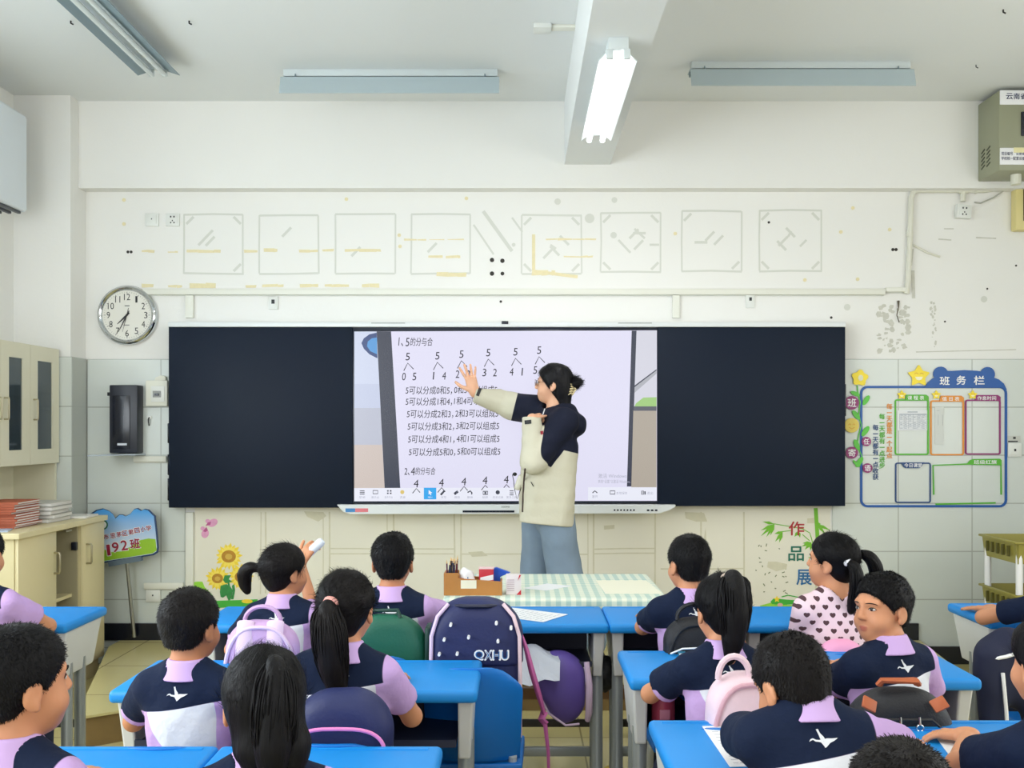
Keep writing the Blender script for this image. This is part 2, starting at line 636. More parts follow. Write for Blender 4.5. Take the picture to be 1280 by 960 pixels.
# cream painted field below the board
mb = MB(); mb.box(((wx(243.5, WY) + wx(1038, WY)) / 2, WY + .0003, (wz(632, WY) + wz(775, WY)) / 2), (wx(1038, WY) - wx(243.5, WY), .0018, wz(632, WY) - wz(775, WY)))
mb.build('cream_paint_field', mat('cream_wall_paint', (232, 228, 212), .85, noise=.03, nscale=2), wall_front, smooth=0)
# seams of the posters once glued below the board
mb = MB()
for x in (326, 332, 404, 412, 484, 492, 568, 576, 735, 742, 819, 876, 930, 1020):
    stroke(mb, wob([(wx(x, WY), wz(640, WY)), (wx(x, WY), wz(690, WY)), (wx(x, WY), wz(742, WY))], .002), 0.006 if x in (326, 404, 735, 484) else 0.010, WY - 0.0012, WY + 0.002)
for y, xa, xb in ((686, 412, 484), (692, 412, 568), (686, 492, 568), (693, 576, 735), (686, 742, 819), (692, 742, 819), (711, 826, 930)):
    stroke(mb, wob([(wx(xa, WY), wz(y, WY)), (wx((xa + xb) / 2, WY), wz(y, WY)), (wx(xb, WY), wz(y, WY))], .003), 0.008, WY - 0.0014, WY + 0.002)
for blob in ([(380, 639), (404, 640), (408, 645), (398, 652), (384, 646)], [(856, 640), (880, 641), (884, 652), (870, 652), (857, 648)], [(960, 702), (970, 702), (984, 705), (983, 711), (970, 714), (959, 709)],
             [(585, 690), (603, 689), (610, 695), (590, 696)], [(755, 657), (768, 656), (768, 661), (755, 662)], [(1009, 648), (1019, 647), (1018, 654), (1009, 654)], [(877, 690), (882, 660), (884, 690), (882, 712)], [(672, 690), (700, 691), (700, 695), (672, 695)]):
    mb.prism(poly_px(blob, WY), WY - 0.0018, WY + 0.002)
mb.build('glue_mark', M_seam, wall_front, smooth=0)

# ------------------------------------------------------------------ cable trunking and conduit
M_trunk = mat('cream_trunking', (229, 229, 217), 0.5)
M_pipe = mat('cream_conduit', (222, 221, 206), 0.45)


def trunk(name, label, boxes, d=WY, dep=0.022, group=None):
    t = thing(name, label, 'trunking', P(boxes[0][0], boxes[0][1], d), group=group)
    o = Vector(t.location)
    for x0, y0, x1, y1 in boxes:
        mb = MB()
        mb.box(Vector(((wx(x0, d) + wx(x1, d)) / 2, d - dep / 2, (wz(y0, d) + wz(y1, d)) / 2)) - o, (wx(x1, d) - wx(x0, d), dep, wz(y0, d) - wz(y1, d)), bev=0.004)
        mb.build('cover', M_trunk, t)
        mb = MB()
        horizontal = (x1 - x0) > (y1 - y0)
        if horizontal:
            mb.box(Vector(((wx(x0, d) + wx(x1, d)) / 2, d - 0.004, wz(y1, d) - 0.003)) - o, (wx(x1, d) - wx(x0, d) - .01, 0.006, 0.006))
            mb.build('base_strip', M_resid, t)
    return t


trunk('cable_trunking', 'long cream cable trunking running above the board from clock to conduit', [(180, 361.5, 1105, 369)], dep=0.03)
trunk('cable_trunking', 'short sloping cream trunking end beside the tall right conduit', [(1105.5, 360, 1132, 365.5)], dep=0.03)
trunk('cable_trunking', 'cream vertical trunking dropping behind left end of the board', [(233, 369.5, 243, 398), (233, 640, 243, 760)], dep=0.025)
trunk('cable_trunking', 'short cream vertical trunking above the board, right of its camera', [(840, 369.5, 849, 398)], dep=0.025)
trunk('cable_trunking', 'cream horizontal trunking stub under the black wall box', [(168, 570, 209, 577.5)], d=WY - 0.012)
trunk('cable_trunking', 'low cream trunking stub above the blank plate near skirting', [(181, 728, 230, 736)], d=WY - 0.012)

t = thing('conduit_pipe', 'cream conduit pipe bending from right ceiling box down to the trunking', 'pipe', P(1137, 300, WY - .012))
o = Vector(t.location)
yy = WY - 0.02


def PL(px, py, d=yy):
    return Vector(P(px, py, d)) - o


mb = MB(); mb.tube([PL(1247, 208), PL(1251, 228), PL(1247, 235), PL(1232, 238), PL(1150, 238), PL(1142, 240), PL(1139, 247), PL(1137.5, 300), PL(1135, 352), PL(1133, 367)], [.016] * 10, 10)
mb.build('pipe', M_pipe, t)
mb = MB(); mb.tube([PL(1204, 239), PL(1203.5, 252)], .016, 10); mb.build('branch', M_pipe, t)
for a, b in (((1219, 238), (1221, 238)), ((1204 - 6, 238), (1204 + 6, 238)), ((1137.4, 290), (1137.2, 296)), ((1250, 226), (1250.5, 231))):
    mb = MB(); mb.tube([PL(*a), PL(*b)], .02, 10); mb.build('coupling', M_pipe, t)
M_wire = mat('grey_wire', (172, 172, 162), 0.6)
mb = MB(); mb.tube([P(1218, 253, WY - .008), P(1226, 254, WY - .01), P(1242, 247, WY - .02), P(1258, 236, WY - .02), P(1283, 230, WY - .02)], .005, 6)
setp(mb.build('loose_wire', M_wire), 'thin grey loose wire curving beside the olive wall display', 'wire')
mb = MB(); mb.tube([P(1123, 376, WY - .006), P(1123, 384, WY - .012), P(1121, 394, WY - .02), P(1124, 403, WY - .012)], [.008, .004, .003, .003], 6)
setp(mb.build('wire_stub', mat('dark_wire', (92, 84, 70), .6)), 'short dark wire stub hanging out of flaking patch', 'wire')
mb = MB(); mb.tube([P(1141, 306, WY - .006), P(1160, 316, WY - .012), P(1175, 321, WY - .01)], .007, 6)
setp(mb.build('wire_stub', M_pipe), 'short cream cable end poking out right of the conduit', 'wire')

# ------------------------------------------------------------------ sockets and plates
M_plate = mat('white_plate', (226, 228, 222), 0.35)
M_dark = mat('socket_hole', (40, 42, 44), 0.6)


def plate(name, label, px0, py0, px1, py1, d=WY, holes=(), cat='socket', dep=0.012, rot=0):
    cx, cz = (wx(px0, d) + wx(px1, d)) / 2, (wz(py0, d) + wz(py1, d)) / 2
    t = thing(name, label, cat, (cx, d, cz))
    t.rotation_euler = (0, rot, 0)
    w, h = wx(px1, d) - wx(px0, d), wz(py0, d) - wz(py1, d)
    mb = MB(); mb.box((0, -dep / 2, 0), (w, dep, h), bev=0.003); mb.build('face_plate', M_plate, t)
    mb = MB(); mb.box((0, -dep - .0015, 0), (w * .7, .003, h * .7), bev=.001); mb.build('insert', M_plate, t)
    if holes:
        mb = MB()
        for u, v, r in holes:
            mb.box((u * w, -dep - .0032, v * h), (r, .002, r * 1.3))
        mb.build('pin_holes', M_dark, t, smooth=0)
    return t


five = ((-.12, .22, .008), (.12, .22, .008), (0, -.08, .006), (-.12, -.24, .007), (.12, -.24, .007))
plate('blank_plate', 'blank white plate high on the front wall, left one of a pair', 182, 267, 199, 283, cat='plate', holes=((0, .05, .006),))
plate('wall_socket', 'white five hole socket beside the blank plate above the clock', 208, 267, 225, 283, holes=five)
plate('wall_socket', 'white wall socket hanging from the conduit below the ceiling box', 1193, 257, 1211, 274, holes=five, dep=.04, rot=0.06)
plate('junction_box', 'small open junction box under the trunking, left of centre', 336, 371, 348, 387, cat='box', holes=((0, .1, .02),))
plate('junction_box', 'small plate with one dark hole right above black panel', 932, 367, 943, 385, cat='box', holes=((0, .1, .016),))
plate('blank_plate', 'blank cream plate low on the tiled wall beside skirting', 183, 737, 201, 752, d=WY - .012, cat='plate', holes=((0, .05, .008),))
plate('wall_switch', 'white wall switch right beside the class notice board', 1259, 554, 1276, 571, d=WY - .012, cat='switch', holes=((0, 0, .012),))
t = thing('switch_label', 'small grey printed label tag above the white wall switch', 'label', P(1267, 549, WY - .0125))
mb = MB(); mb.box((0, -.001, 0), (.085, .002, .042)); mb.build('card', mat('label_grey', (196, 198, 190), .6), t)
mb = MB(); mb.box((-.005, -.0025, -.014), (.06, .001, .008)); mb.box((.004, -.0025, .008), (.016, .001, .014)); mb.build('print', M_dark, t)

# ------------------------------------------------------------------ wall clock
M_chrome = mat('polished_chrome', (205, 208, 210), 0.12, 1.0)
M_face = mat('clock_face', (228, 226, 216), 0.5)
M_ink = mat('black_ink', (30, 30, 32), 0.6)
cl = thing('wall_clock', 'round silver rimmed wall clock left above the black board', 'clock', P(161, 394.5, WY))
Ry = Matrix.Rotation(PI / 2, 3, 'X')          # lathe axis to -y
R_ = 0.183
mb = MB(); mb.lathe([(R_, 0), (R_ + .004, .02), (R_ - .002, .038), (R_ - .014, .045), (R_ - .028, .036), (R_ - .03, .026)], n=48, R=Ry); mb.build('rim', M_chrome, cl, smooth=50)
mb = MB(); mb.lathe([(R_ - .028, .02), (R_ - .028, .027)], n=48, R=Ry); mb.build('dial', M_face, cl)
mb = MB()
rn = 0.113
for n in range(1, 13):
    a = PI / 2 - n * PI / 6
    w, h = (0.038, 0.04) if n > 9 else (0.021, 0.04)
    if n == 11:
        w = .032
    if n == 1:
        w = .013
    cx, cz = rn * math.cos(a) * 1.03, rn * math.sin(a)
    mb = MB()
    text_into(mb, str(n), cx - w / 2, cz - h / 2, cx + w / 2, cz + h / 2, -.0278)
    mb.build('numeral', M_ink, cl, smooth=0)
mb = MB()
for n in range(60):
    a = n * PI / 30
    l = .012 if n % 5 == 0 else .006
    stroke(mb, [(.145 * math.cos(a), .145 * math.sin(a)), ((.145 - l) * math.cos(a), (.145 - l) * math.sin(a))], .003 if n % 5 == 0 else .0015, -.0282, -.027)
mb.box((0, -.0278, .058), (.03, .001, .006)); mb.box((-.004, -.0278, -.062), (.036, .001, .005))
mb.build('minute_marks', mat('grey_ink', (120, 120, 118), .6), cl, smooth=0)
for nm, ang, ln, tail, wd in (('hour_hand', 227, .082, .02, .011), ('minute_hand', 207, .118, .03, .007), ('second_hand', 194, .11, .045, .003)):
    a = math.radians(90 - ang)
    mb = MB()
    y = -.031 if nm != 'second_hand' else -.034
    stroke(mb, [(-tail * math.cos(a), -tail * math.sin(a)), (.2 * ln * math.cos(a), .2 * ln * math.sin(a)), (ln * math.cos(a), ln * math.sin(a))], [wd * .7, wd, wd * .25], y, y + .0015)
    if nm == 'second_hand':
        mb.prism(circ(0, 0, .006, 12), -.036, -.03)
    mb.build(nm, M_ink, cl, smooth=0)

# ------------------------------------------------------------------ black tissue-box like wall cabinet with its open flap
M_blk = mat('black_gloss_plastic', (24, 28, 40), 0.22)
M_blk2 = mat('black_satin', (30, 34, 46), 0.4)
wb = thing('wall_box', 'tall black wall box with its flap folded down left of board', 'box', P(162, 524, WY - .012))
sx, sz = (180 - 145) / 203.0, (566 - 481) / 203.0
mb = MB(); mb.box((0, -.05, 0), (sx, .10, sz), bev=.006)
mb.build('case', M_blk2, wb)
mb = MB(); mb.box((-.012, -.102, -.02), (sx - .065, .006, sz - .09), bev=.003); mb.build('front_window', M_blk, wb)
mb = MB(); mb.box((-.005, -.106, -.155), (.058, .003, .013)); mb.build('badge', mat('badge_white', (210, 214, 220), .5), wb)
mb = MB(); mb.box((-sx / 2 - .01, -.07, sz / 2 - .055), (.022, .02, .022), bev=.002); mb.build('latch', M_blk, wb)
mb = MB()
mb.prism([(-.10, -.38), (.06, -.16), (.10, -.16), (.10, -.0), (-.10, -.0)], -sz / 2 - .012, -sz / 2 - .004, plane='xy')
mb.build('flap', mat('flap_grey', (176, 186, 196), .25), wb)
# breaker box
bb = thing('breaker_box', 'cream breaker box half hidden behind left end of the board', 'box', P(199, 492, WY - .012))
mb = MB(); mb.box((0, -.025, 0), (.135, .05, .16), bev=.006); mb.build('case', mat('cream_plastic', (226, 226, 212), .4), bb)
mb = MB(); mb.box((.01, -.052, -.005), (.085, .006, .10), bev=.003); mb.build('cover', M_plate, bb)
mb = MB(); mb.box((.006, -.056, -.005), (.05, .006, .04)); mb.build('breaker_switch', mat('breaker_grey', (150, 152, 150), .5), bb)
mb = MB(); mb.box((.006, -.060, -.008), (.03, .006, .014)); mb.build('toggle', M_blk, bb)
mb = MB(); mb.prism([(-.02, .08), (.05, .08), (.05, .105), (.02, .112), (-.01, .10)], -.03, -.002); mb.build('top_cable_entry', M_pipe, bb)
kh = thing('key_hook', 'small dark hook with key below the cream breaker box', 'hook', P(187, 526, WY - .012))
mb = MB(); mb.box((0, -.004, .02), (.03, .008, .02)); mb.build('back', M_plate, kh)
mb = MB(); mb.tube([(0, -.008, .02), (0, -.02, .012), (0, -.02, -.005), (0, -.01, -.03)], .004, 6); mb.build('key', M_ink, kh)

# ------------------------------------------------------------------ class sign on a pole leaning at the wall
SG = 6.12
sg = thing('class_sign', 'cloud shaped blue and green class sign on tilted metal pole', 'sign', P(168, 797, 6.19))
og = Vector(sg.location)
outl = [(113, 642), (120, 637.5), (128, 635.5), (135, 638), (140, 642), (143.5, 648), (149, 643), (153, 643), (157, 645), (163, 642), (168, 636), (172, 635), (177, 638), (181, 636), (186, 637), (190, 641), (194, 645), (196, 662), (198, 685), (197, 691), (192, 694), (160, 699), (128, 704), (116, 705), (113, 700)]


def gpoly(pts, d=SG):
    return [(wx(a, d) - og.x, wz(b, d) - og.z) for a, b in pts]


def shrink(pts, k):
    cx = sum(p[0] for p in pts) / len(pts); cy = sum(p[1] for p in pts) / len(pts)
    return [(cx + (p[0] - cx) * k, cy + (p[1] - cy) * k) for p in pts]


yo = SG - og.y
mb = MB(); mb.prism(gpoly(outl), yo, yo + .012); mb.build('panel', mat('sign_navy', (24, 58, 104), .35), sg, smooth=0)
m_sky = mat('sign_sky', (96, 170, 226), .35)
nt, N, L, b = nodes_of(m_sky)          # printed sky fading to pale towards the hills
tc = N.new('ShaderNodeTexCoord'); sp = N.new('ShaderNodeSeparateXYZ'); L.new(tc.outputs['Object'], sp.inputs[0])
f = math_node(nt, 'MULTIPLY_ADD', sp.outputs[2], 4.5, -2.25 - .3)
f.node.use_clamp = True
L.new(mixcol(nt, f, rgb(214, 226, 238), rgb(70, 156, 226)), b.inputs['Base Color'])
mb = MB(); mb.prism(gpoly(shrink(outl, .955)), yo - .001, yo + .002); mb.build('printed_sky', m_sky, sg, smooth=0)
hill = [(115, 702), (116, 694), (128, 686), (140, 690), (152, 689), (164, 683), (176, 675), (186, 673), (194.5, 674), (196, 688), (191, 691.5), (160, 696.5), (128, 701.5)]
mb = MB(); mb.prism(gpoly(hill), yo - .002, yo + .001); mb.build('printed_hill', mat('sign_green', (150, 196, 48), .4, noise=.15, nscale=9), sg, smooth=0)
M_maroon = mat('sign_maroon', (158, 34, 66), .4)
M_white = mat('white_print', (240, 240, 240), .5)
mb = MB()
for off, mi, yk in ((.0022, 0, -.003), (0, 1, -.004)):
    for ch, (cx, cy) in zip('市思茅区第四小学', ((133, 671), (141.5, 669.5), (149, 668), (156.5, 666.5), (164, 665), (171.5, 663), (179, 661.5), (186, 660))):
        w = 6.4 / 204
        x, z = wx(cx, SG) - og.x, wz(cy, SG) - og.z
        text_into(mb, ch, x - w / 2 - off, z - w / 2 - off, x + w / 2 + off, z + w / 2 + off, yo + yk, bold=.02 + (.03 if mi == 0 else 0), rot=.14, mi=mi)
    for ch, (cx, cy, ww, hh) in zip('192班', ((136, 687.5, 3.6, 13), (144.5, 684, 8, 12), (155.5, 681.5, 8, 12), (169, 679.5, 12, 12))):
        w, h = ww / 204, hh / 204
        x, z = wx(cx, SG) - og.x, wz(cy, SG) - og.z
        text_into(mb, ch, x - w / 2 - off * 1.5, z - h / 2 - off * 1.5, x + w / 2 + off * 1.5, z + h / 2 + off * 1.5, yo + yk, bold=.03, rot=.12, mi=mi)
mb.build('lettering', [M_white, M_maroon], sg, smooth=0)
mb = MB(); mb.prism(circ(wx(129, SG) - og.x, wz(656, SG) - og.z, .03), yo - .003, yo, 0); mb.prism(circ(wx(129, SG) - og.x, wz(656, SG) - og.z, .022), yo - .004, yo, 1)
mb.build('round_emblem', [mat('sign_dark_green', (30, 104, 70), .4), M_white], sg, smooth=0)
M_steel = mat('brushed_steel', (170, 172, 172), .3, 1.0)
mb = MB(); mb.prism(gpoly([(136, 702), (177, 695), (177.5, 701), (137, 708)], SG), yo - .015, yo + .02); mb.build('clamp', mat('clamp_grey', (110, 128, 146), .35, .4), sg)
mb = MB(); mb.tube([Vector(P(158.5, 703, 6.125)) - og, Vector(P(160, 715, 6.13)) - og, (0, 0, .004)], [.010, .011, .013], 12); mb.build('pole', M_steel, sg)

# ================================================================== INTERACTIVE BOARD
BD = 6.15                       # front plane of the board
M_board = mat('dark_blackboard', (20, 30, 46), 0.5, noise=.06, nscale=3, spec=.16)
M_bezel = mat('bezel_navy', (20, 28, 46), 0.3)
M_wframe = mat('white_aluminium', (222, 226, 226), 0.3)
sb = thing('smart_board', 'large dark blackboard with bright touch screen in its middle', 'board', P(634, 520, WY))
ob = Vector(sb.location)


def bpoly(pts, d=BD):
    return [(wx(a, d) - ob.x, wz(b, d) - ob.z) for a, b in pts]


def bbox(name, m, x0, y0, x1, y1, ya, yb, bev=0.0, parent=None, d=BD):
    mb = MB()
    a0, a1, c0, c1 = wx(x0, d) - ob.x, wx(x1, d) - ob.x, wz(y1, d) - ob.z, wz(y0, d) - ob.z
    mb.box(((a0 + a1) / 2, (ya + yb) / 2 - ob.y, (c0 + c1) / 2), (a1 - a0, yb - ya, c1 - c0), bev=bev)
    return mb.build(name, m, parent or sb)


bbox('chalkboard_panel', M_board, 211.5, 408, 441, 634.5, BD - .012, WY, .004)
bbox('chalkboard_panel', M_board, 822, 405.5, 1056, 632.5, BD - .012, WY, .004)
bbox('top_rail', M_wframe, 212, 403, 1055.5, 409.2, BD - .03, WY, .004)
bbox('screen_housing', M_bezel, 437, 408.5, 827, 629, BD - .004, WY, .003)
for x0, x1 in ((208.5, 212.5), (1055.5, 1058.5)):
    for y0, y1 in ((529, 554), (568, 594), (598, 626)) if x0 < 600 else ((480, 520),):
        bbox('side_clip', M_blk, x0, y0, x1, y1, BD + .01, BD + .05, .003)
bbox('camera_module', M_blk, 627, 402, 635.5, 405.8, BD - .036, BD - .02, .002)
for x in (470 - 5, 772):
    bbox('rail_slot', mat('slot_grey', (150, 152, 150), .5), x, 404, x + 42, 405, BD - .0315, BD - .02)
mb = MB()
mb.prism(bpoly([(423, 630), (843, 630), (842, 633), (835, 637), (822, 641), (440, 642), (431, 639)]), BD - .06 - ob.y, WY - ob.y)
mb.build('speaker_bar', M_wframe, sb, smooth=0, bevel=.004)
bbox('pen_tray', M_blk, 579, 637, 643, 639.5, BD - .064, BD - .05)
for k in range(7):
    bbox('button', M_blk, 766 + k * 4, 635.6, 768 + k * 4, 637.6, BD - .063, BD - .05)
for k in range(3):
    bbox('port', M_blk, 807 + k * 5, 635.8, 810 + k * 5, 637.8, BD - .063, BD - .05)
for x0, x1, c in ((434, 446, (60, 130, 190)), (446, 462, (220, 120, 130))):
    bbox('sticker', mat('sticker_%d' % c[0], c, .5), x0, 634.5, x1, 639, BD - .0625, BD - .05)
mb = MB()
text_into(mb, 'seewo', wx(627, BD) - ob.x, wz(633.6, BD) - ob.z, wx(637, BD) - ob.x, wz(631.6, BD) - ob.z, BD - .0605 - ob.y)
mb.build('maker_mark', mat('mark_grey', (96, 100, 104), .5), sb, smooth=0)

# --- the lit picture: every patch is part of the screen
ES = 1.0


def glow(name, col, e=ES):
    m = mat(name, col, 0.25, emit=e)
    m.node_tree.nodes['Principled BSDF'].inputs['Base Color'].default_value = (0.01, 0.01, 0.012, 1)
    return m


SD = BD - .005
LAY = [0]


def scr(name, m, pts, lay, parent=None):
    mb = MB()
    y = SD - lay * .0006 - ob.y
    mb.prism(bpoly(pts), y, y + .0005)
    return mb.build(name, m, parent or screen, smooth=0)


mb = MB(); mb.prism(bpoly([(443, 414.5), (821, 413), (821, 626), (443, 626.5)]), SD - ob.y, SD + .002 - ob.y)
screen = mb.build('screen', glow('lit_lilac_white', (226, 224, 246)), sb, smooth=0)
scr('photo_wall', glow('lit_photo_blue', (206, 214, 236)), [(443, 414.5), (472, 414.5), (478, 556), (443, 557)], 1)
scr('photo_wall', glow('lit_photo_grey', (186, 190, 206)), [(443, 508), (476, 508), (478, 556), (443, 556)], 2)
scr('photo_wall', glow('lit_photo_blue2', (196, 204, 228)), [(443, 480), (475, 480), (476, 510), (443, 510)], 2)
scr('photo_desk', glow('lit_photo_beige', (206, 192, 184)), [(443, 556), (478, 556), (481, 610), (443, 610)], 2)
lens = [(471, 416), (462, 418), (455, 423), (452, 429), (455, 436), (462, 443), (472, 448)]
scr('photo_lens', glow('lit_navy', (34, 62, 120)), lens, 3)
scr('photo_lens', glow('lit_blue', (74, 150, 214)), [(471.5, 422), (465, 423), (460, 427), (459, 433), (463, 439), (471.5, 443)], 4)
scr('photo_band', glow('lit_slate', (46, 52, 74), .8), [(471, 414.5), (489, 414.5), (500.5, 610), (481, 610)], 4)
scr('photo_edge', glow('lit_slate', (46, 52, 74)), [(789.5, 413.5), (795.5, 413.5), (789, 608), (783.5, 608)], 3)
scr('photo_wall', glow('lit_right_white', (214, 214, 226)), [(795.5, 413.5), (821, 413.2), (820.5, 509), (792, 509)], 2)
scr('photo_line', glow('lit_slate', (46, 52, 74)), [(793, 482), (820.5, 461.5), (820.5, 463), (793, 484)], 3)
scr('photo_strip', glow('lit_grey', (176, 178, 186)), [(793, 484), (820.5, 463), (820.5, 467), (793, 491)], 3)
scr('photo_grass', glow('lit_green', (160, 204, 122)), [(795, 504), (804, 497), (820.5, 496.5), (820.5, 508), (793, 508)], 4)
scr('photo_bar', glow('lit_bar', (84, 86, 98)), [(792, 508), (820.5, 508), (820.5, 513.5), (791.5, 513.5)], 5)
scr('photo_carpet', glow('lit_carpet', (176, 166, 152)), [(791.5, 513.5), (820.5, 513.5), (820.5, 609), (789, 609)], 4)
scr('tool_bar', glow('lit_toolbar', (236, 238, 250)), [(443, 610), (648, 609.5), (648, 626), (443, 626.5)], 5)
scr('tool_bar', glow('lit_toolbar', (236, 238, 250)), [(735, 609), (820.5, 609), (820.5, 625.5), (735, 625.5)], 5)
scr('selected_tool', glow('lit_cyan', (40, 168, 240)), [(530, 609.5), (545.5, 609.5), (545.5, 624), (530, 624)], 6)
M_pen = mat('screen_ink', (34, 32, 44), .6)
M_pale = glow('lit_pale_text', (170, 172, 190))


def scr_text(name, items, m, lay, bold=0.0, shear=0.08):
    y = SD - lay * .0006 - ob.y
    for body, a, b, c, d_ in items:
        mb = MB()
        text_into(mb, body, wx(a, BD) - ob.x, wz(d_, BD) - ob.z, wx(c, BD) - ob.x, wz(b, BD) - ob.z, y, bold=bold, shear=shear)
        mb.build(name, m, screen, smooth=0)


def scr_strokes(name, lines, w, m, lay):
    y = SD - lay * .0006 - ob.y
    for pts in lines:
        mb = MB()
        stroke(mb, bpoly(pts), w, y, y + .0004)
        mb.build(name, m, screen, smooth=0)


scr_text('heading_writing', [('1、', 498, 422, 504, 433), ('5', 507, 422.5, 511.5, 433), ('的分与合', 513, 422, 540.5, 432.5)], M_pen, 6, .004)
top = [(509.5, 446), (546.5, 445), (576.5, 443), (610, 441), (644, 440), (673.5, 438)]
items, lines = [], []
for (cx, cy), (a, b) in zip(top, (('0', '5'), ('1', '4'), ('2', '3'), ('3', '2'), ('4', '1'), ('5', '0'))):
    items.append(('5', cx - 2.4, cy - 4.8, cx + 2.6, cy + 4.6))
    lines += [[(cx - 4.6, cy + 17.5), (cx + .3, cy + 8), (cx + 7.6, cy + 15.5)]]
    for ch, dx in ((a, -4.8), (b, 8.4)):
        w = .7 if ch == '1' else 2.3
        items.append((ch, cx + dx - w, cy + 20, cx + dx + w, cy + 29.5))
rows = ((507, 488, 0, 5), (507, 502, 1, 4), (508.5, 517.5, 2, 3), (509.5, 533, 3, 2), (510, 549, 4, 1), (511, 565, 5, 0))
for x, cy, a, b in rows:
    y0, y1 = cy - 5.2, cy + 5.2
    items.append(('5可以分成%d和%d，' % (a, b), x, y0, x + 58, y1))
    items.append(('%d和%d可以组成5' % (a, b), x + 60.5, y0 - .6, x + 114, y1 - 1))
scr_text('number_writing', items, M_pen, 6, .004)
items = [('2、', 505.5, 585, 512, 594), ('4', 513.5, 584, 518.5, 594), ('的分与合', 519.5, 584, 544, 593.5)]
for cx, cy in ((520, 604.5), (551.5, 603.5), (579.5, 602), (606, 600.5), (632.5, 599.5)):
    items.append(('4', cx - 3, cy - 5, cx + 3, cy + 4.5))
    lines += [[(cx - 4.2, cy + 12), (cx + .6, cy + 6), (cx + 5.2, cy + 11)]]
scr_text('lower_writing', items, M_pen, 6, .004)
scr_strokes('branch_line', lines, .005, M_pen, 5)
scr_text('licence_notice', [('激活 Windows', 747.5, 592, 783, 597.5), ('转到“设置”以激活 Windows。', 747.5, 599.5, 788, 604)], M_pale, 6, shear=0)
M_icon = mat('icon_ink', (62, 64, 80), .6)
mb = MB()
y6 = SD - 6.5 * .0006 - ob.y


def ic(pts, w=.005, closed=False):
    stroke(mb, bpoly(pts), w, y6, y6 + .0004, closed=closed)


for k in (0, 2, 4):
    ic([(450, 613.5 + k), (456, 613.5 + k)])
ic([(466.5, 613), (472.5, 613), (472.5, 617), (466.5, 617)], closed=True)
for dx in (0, 3.6):
    for dy in (0, 3):
        ic([(484 + dx, 613.5 + dy), (486 + dx, 613.5 + dy)], .009)
ic([(551, 618.5), (556, 613)], .012)
ic([(568, 617.5), (572.5, 614)], .016)
ic([(584.5, 615.5), (588, 613.5), (590, 616), (589.5, 618)], .008)
ic([(604, 614), (609.5, 614), (609.5, 618), (604, 618)], .006, True); ic([(605.5, 616), (608, 616)], .012)
mb.prism(bpoly([(618 + 4.2 + 2.6 * math.cos(a), 615.3 + 2.6 * math.sin(a)) for a in np.linspace(0, 6.0, 14)]), y6, y6 + .0004)
ic([(637, 613.5), (642, 613.5)]); ic([(637, 616), (642, 616)]); ic([(637, 618.5), (642, 618.5)])
ic([(740.5, 616), (743.5, 613.5), (746.5, 616)], .006)
ic([(762.5, 613.5), (768.5, 613.5), (768.5, 617.5), (762.5, 617.5)], .005, True)
ic([(802, 613.5), (804, 613.5), (804, 618), (802, 618)], .005, True); ic([(806, 614), (806, 618)], .008)
mb.build('tool_icons', M_icon, screen, smooth=0)
mb = MB(); mb.prism(bpoly([(536, 612.5), (540.5, 616), (538.4, 616.4), (539.4, 618.6), (538.4, 619), (537.4, 616.8), (536, 618)]), y6, y6 + .0004)
mb.prism(bpoly([(535, 620.5), (541, 620.5), (541, 622.2), (535, 622.2)]), y6, y6 + .0004)
mb.build('pointer_icon', glow('lit_white', (250, 250, 255)), screen, smooth=0)
mb = MB(); mb.prism(bpoly(circ(503, 615, 2.6, 12)), y6, y6 + .0004); mb.build('smile_icon', glow('lit_yellow', (222, 196, 110)), screen, smooth=0)
scr_text('tool_captions', [('菜单', 449, 620, 457, 623), ('展示台', 464.5, 620, 474, 623), ('软件平台', 481, 620, 491, 623), ('资源', 500, 620, 507, 623), ('书写', 551, 620, 558, 623), ('擦除', 568, 620, 575, 623), ('撤销', 584, 620, 591, 623),
                           ('拍照', 603, 620, 610, 623), ('历史记录', 616, 620, 629, 623), ('更多工具', 633, 620, 646, 623), ('展开', 740, 619, 747, 622.5), ('本地保存', 770, 614.5, 784, 618), ('退出', 808.5, 614.5, 816, 618)], M_pale, 6.5, shear=0)

# ================================================================== CLASS NOTICE BOARD
ND = WY - .012
nb = thing('notice_board', 'blue framed class notice board of cut letters and colored panels', 'notice board', P(1165, 560, ND))
on = Vector(nb.location)


def z7(u, v):
    return (1030 + u * .20833, 440 + v * .20833)


def npol(pts, zoom=True):
    return [(wx(a, ND) - on.x, wz(b, ND) - on.z) for a, b in ([z7(*p) for p in pts] if zoom else pts)]


def nprism(name, m, pts, lay=1, parent=None):
    mb = MB(); mb.prism(npol(pts), -.006 * lay, -.006 * lay + .006); return mb.build(name, m, parent or nb, smooth=0)


def nstroke(name, m, pts, w, lay=1, closed=False, parent=None):
    mb = MB(); stroke(mb, npol(pts), w, -.006 * lay, -.006 * lay + .006, closed=closed); return mb.build(name, m, parent or nb, smooth=0)


M_nblue = mat('notice_blue', (14, 84, 160), .4)
M_ngreen = mat('notice_green', (84, 176, 42), .4)
M_norange = mat('notice_orange', (224, 142, 44), .4)
M_npurple = mat('notice_purple', (142, 40, 108), .4)
M_nyel = mat('notice_yellow', (248, 222, 50), .4)
M_nleaf = mat('notice_leaf', (90, 190, 60), .4)
M_nnavy = mat('notice_navy', (22, 66, 120), .4)


def rr_px(x0, y0, x1, y1, r, n=6):
    return rrect(x0, y0, x1, y1, r, n)


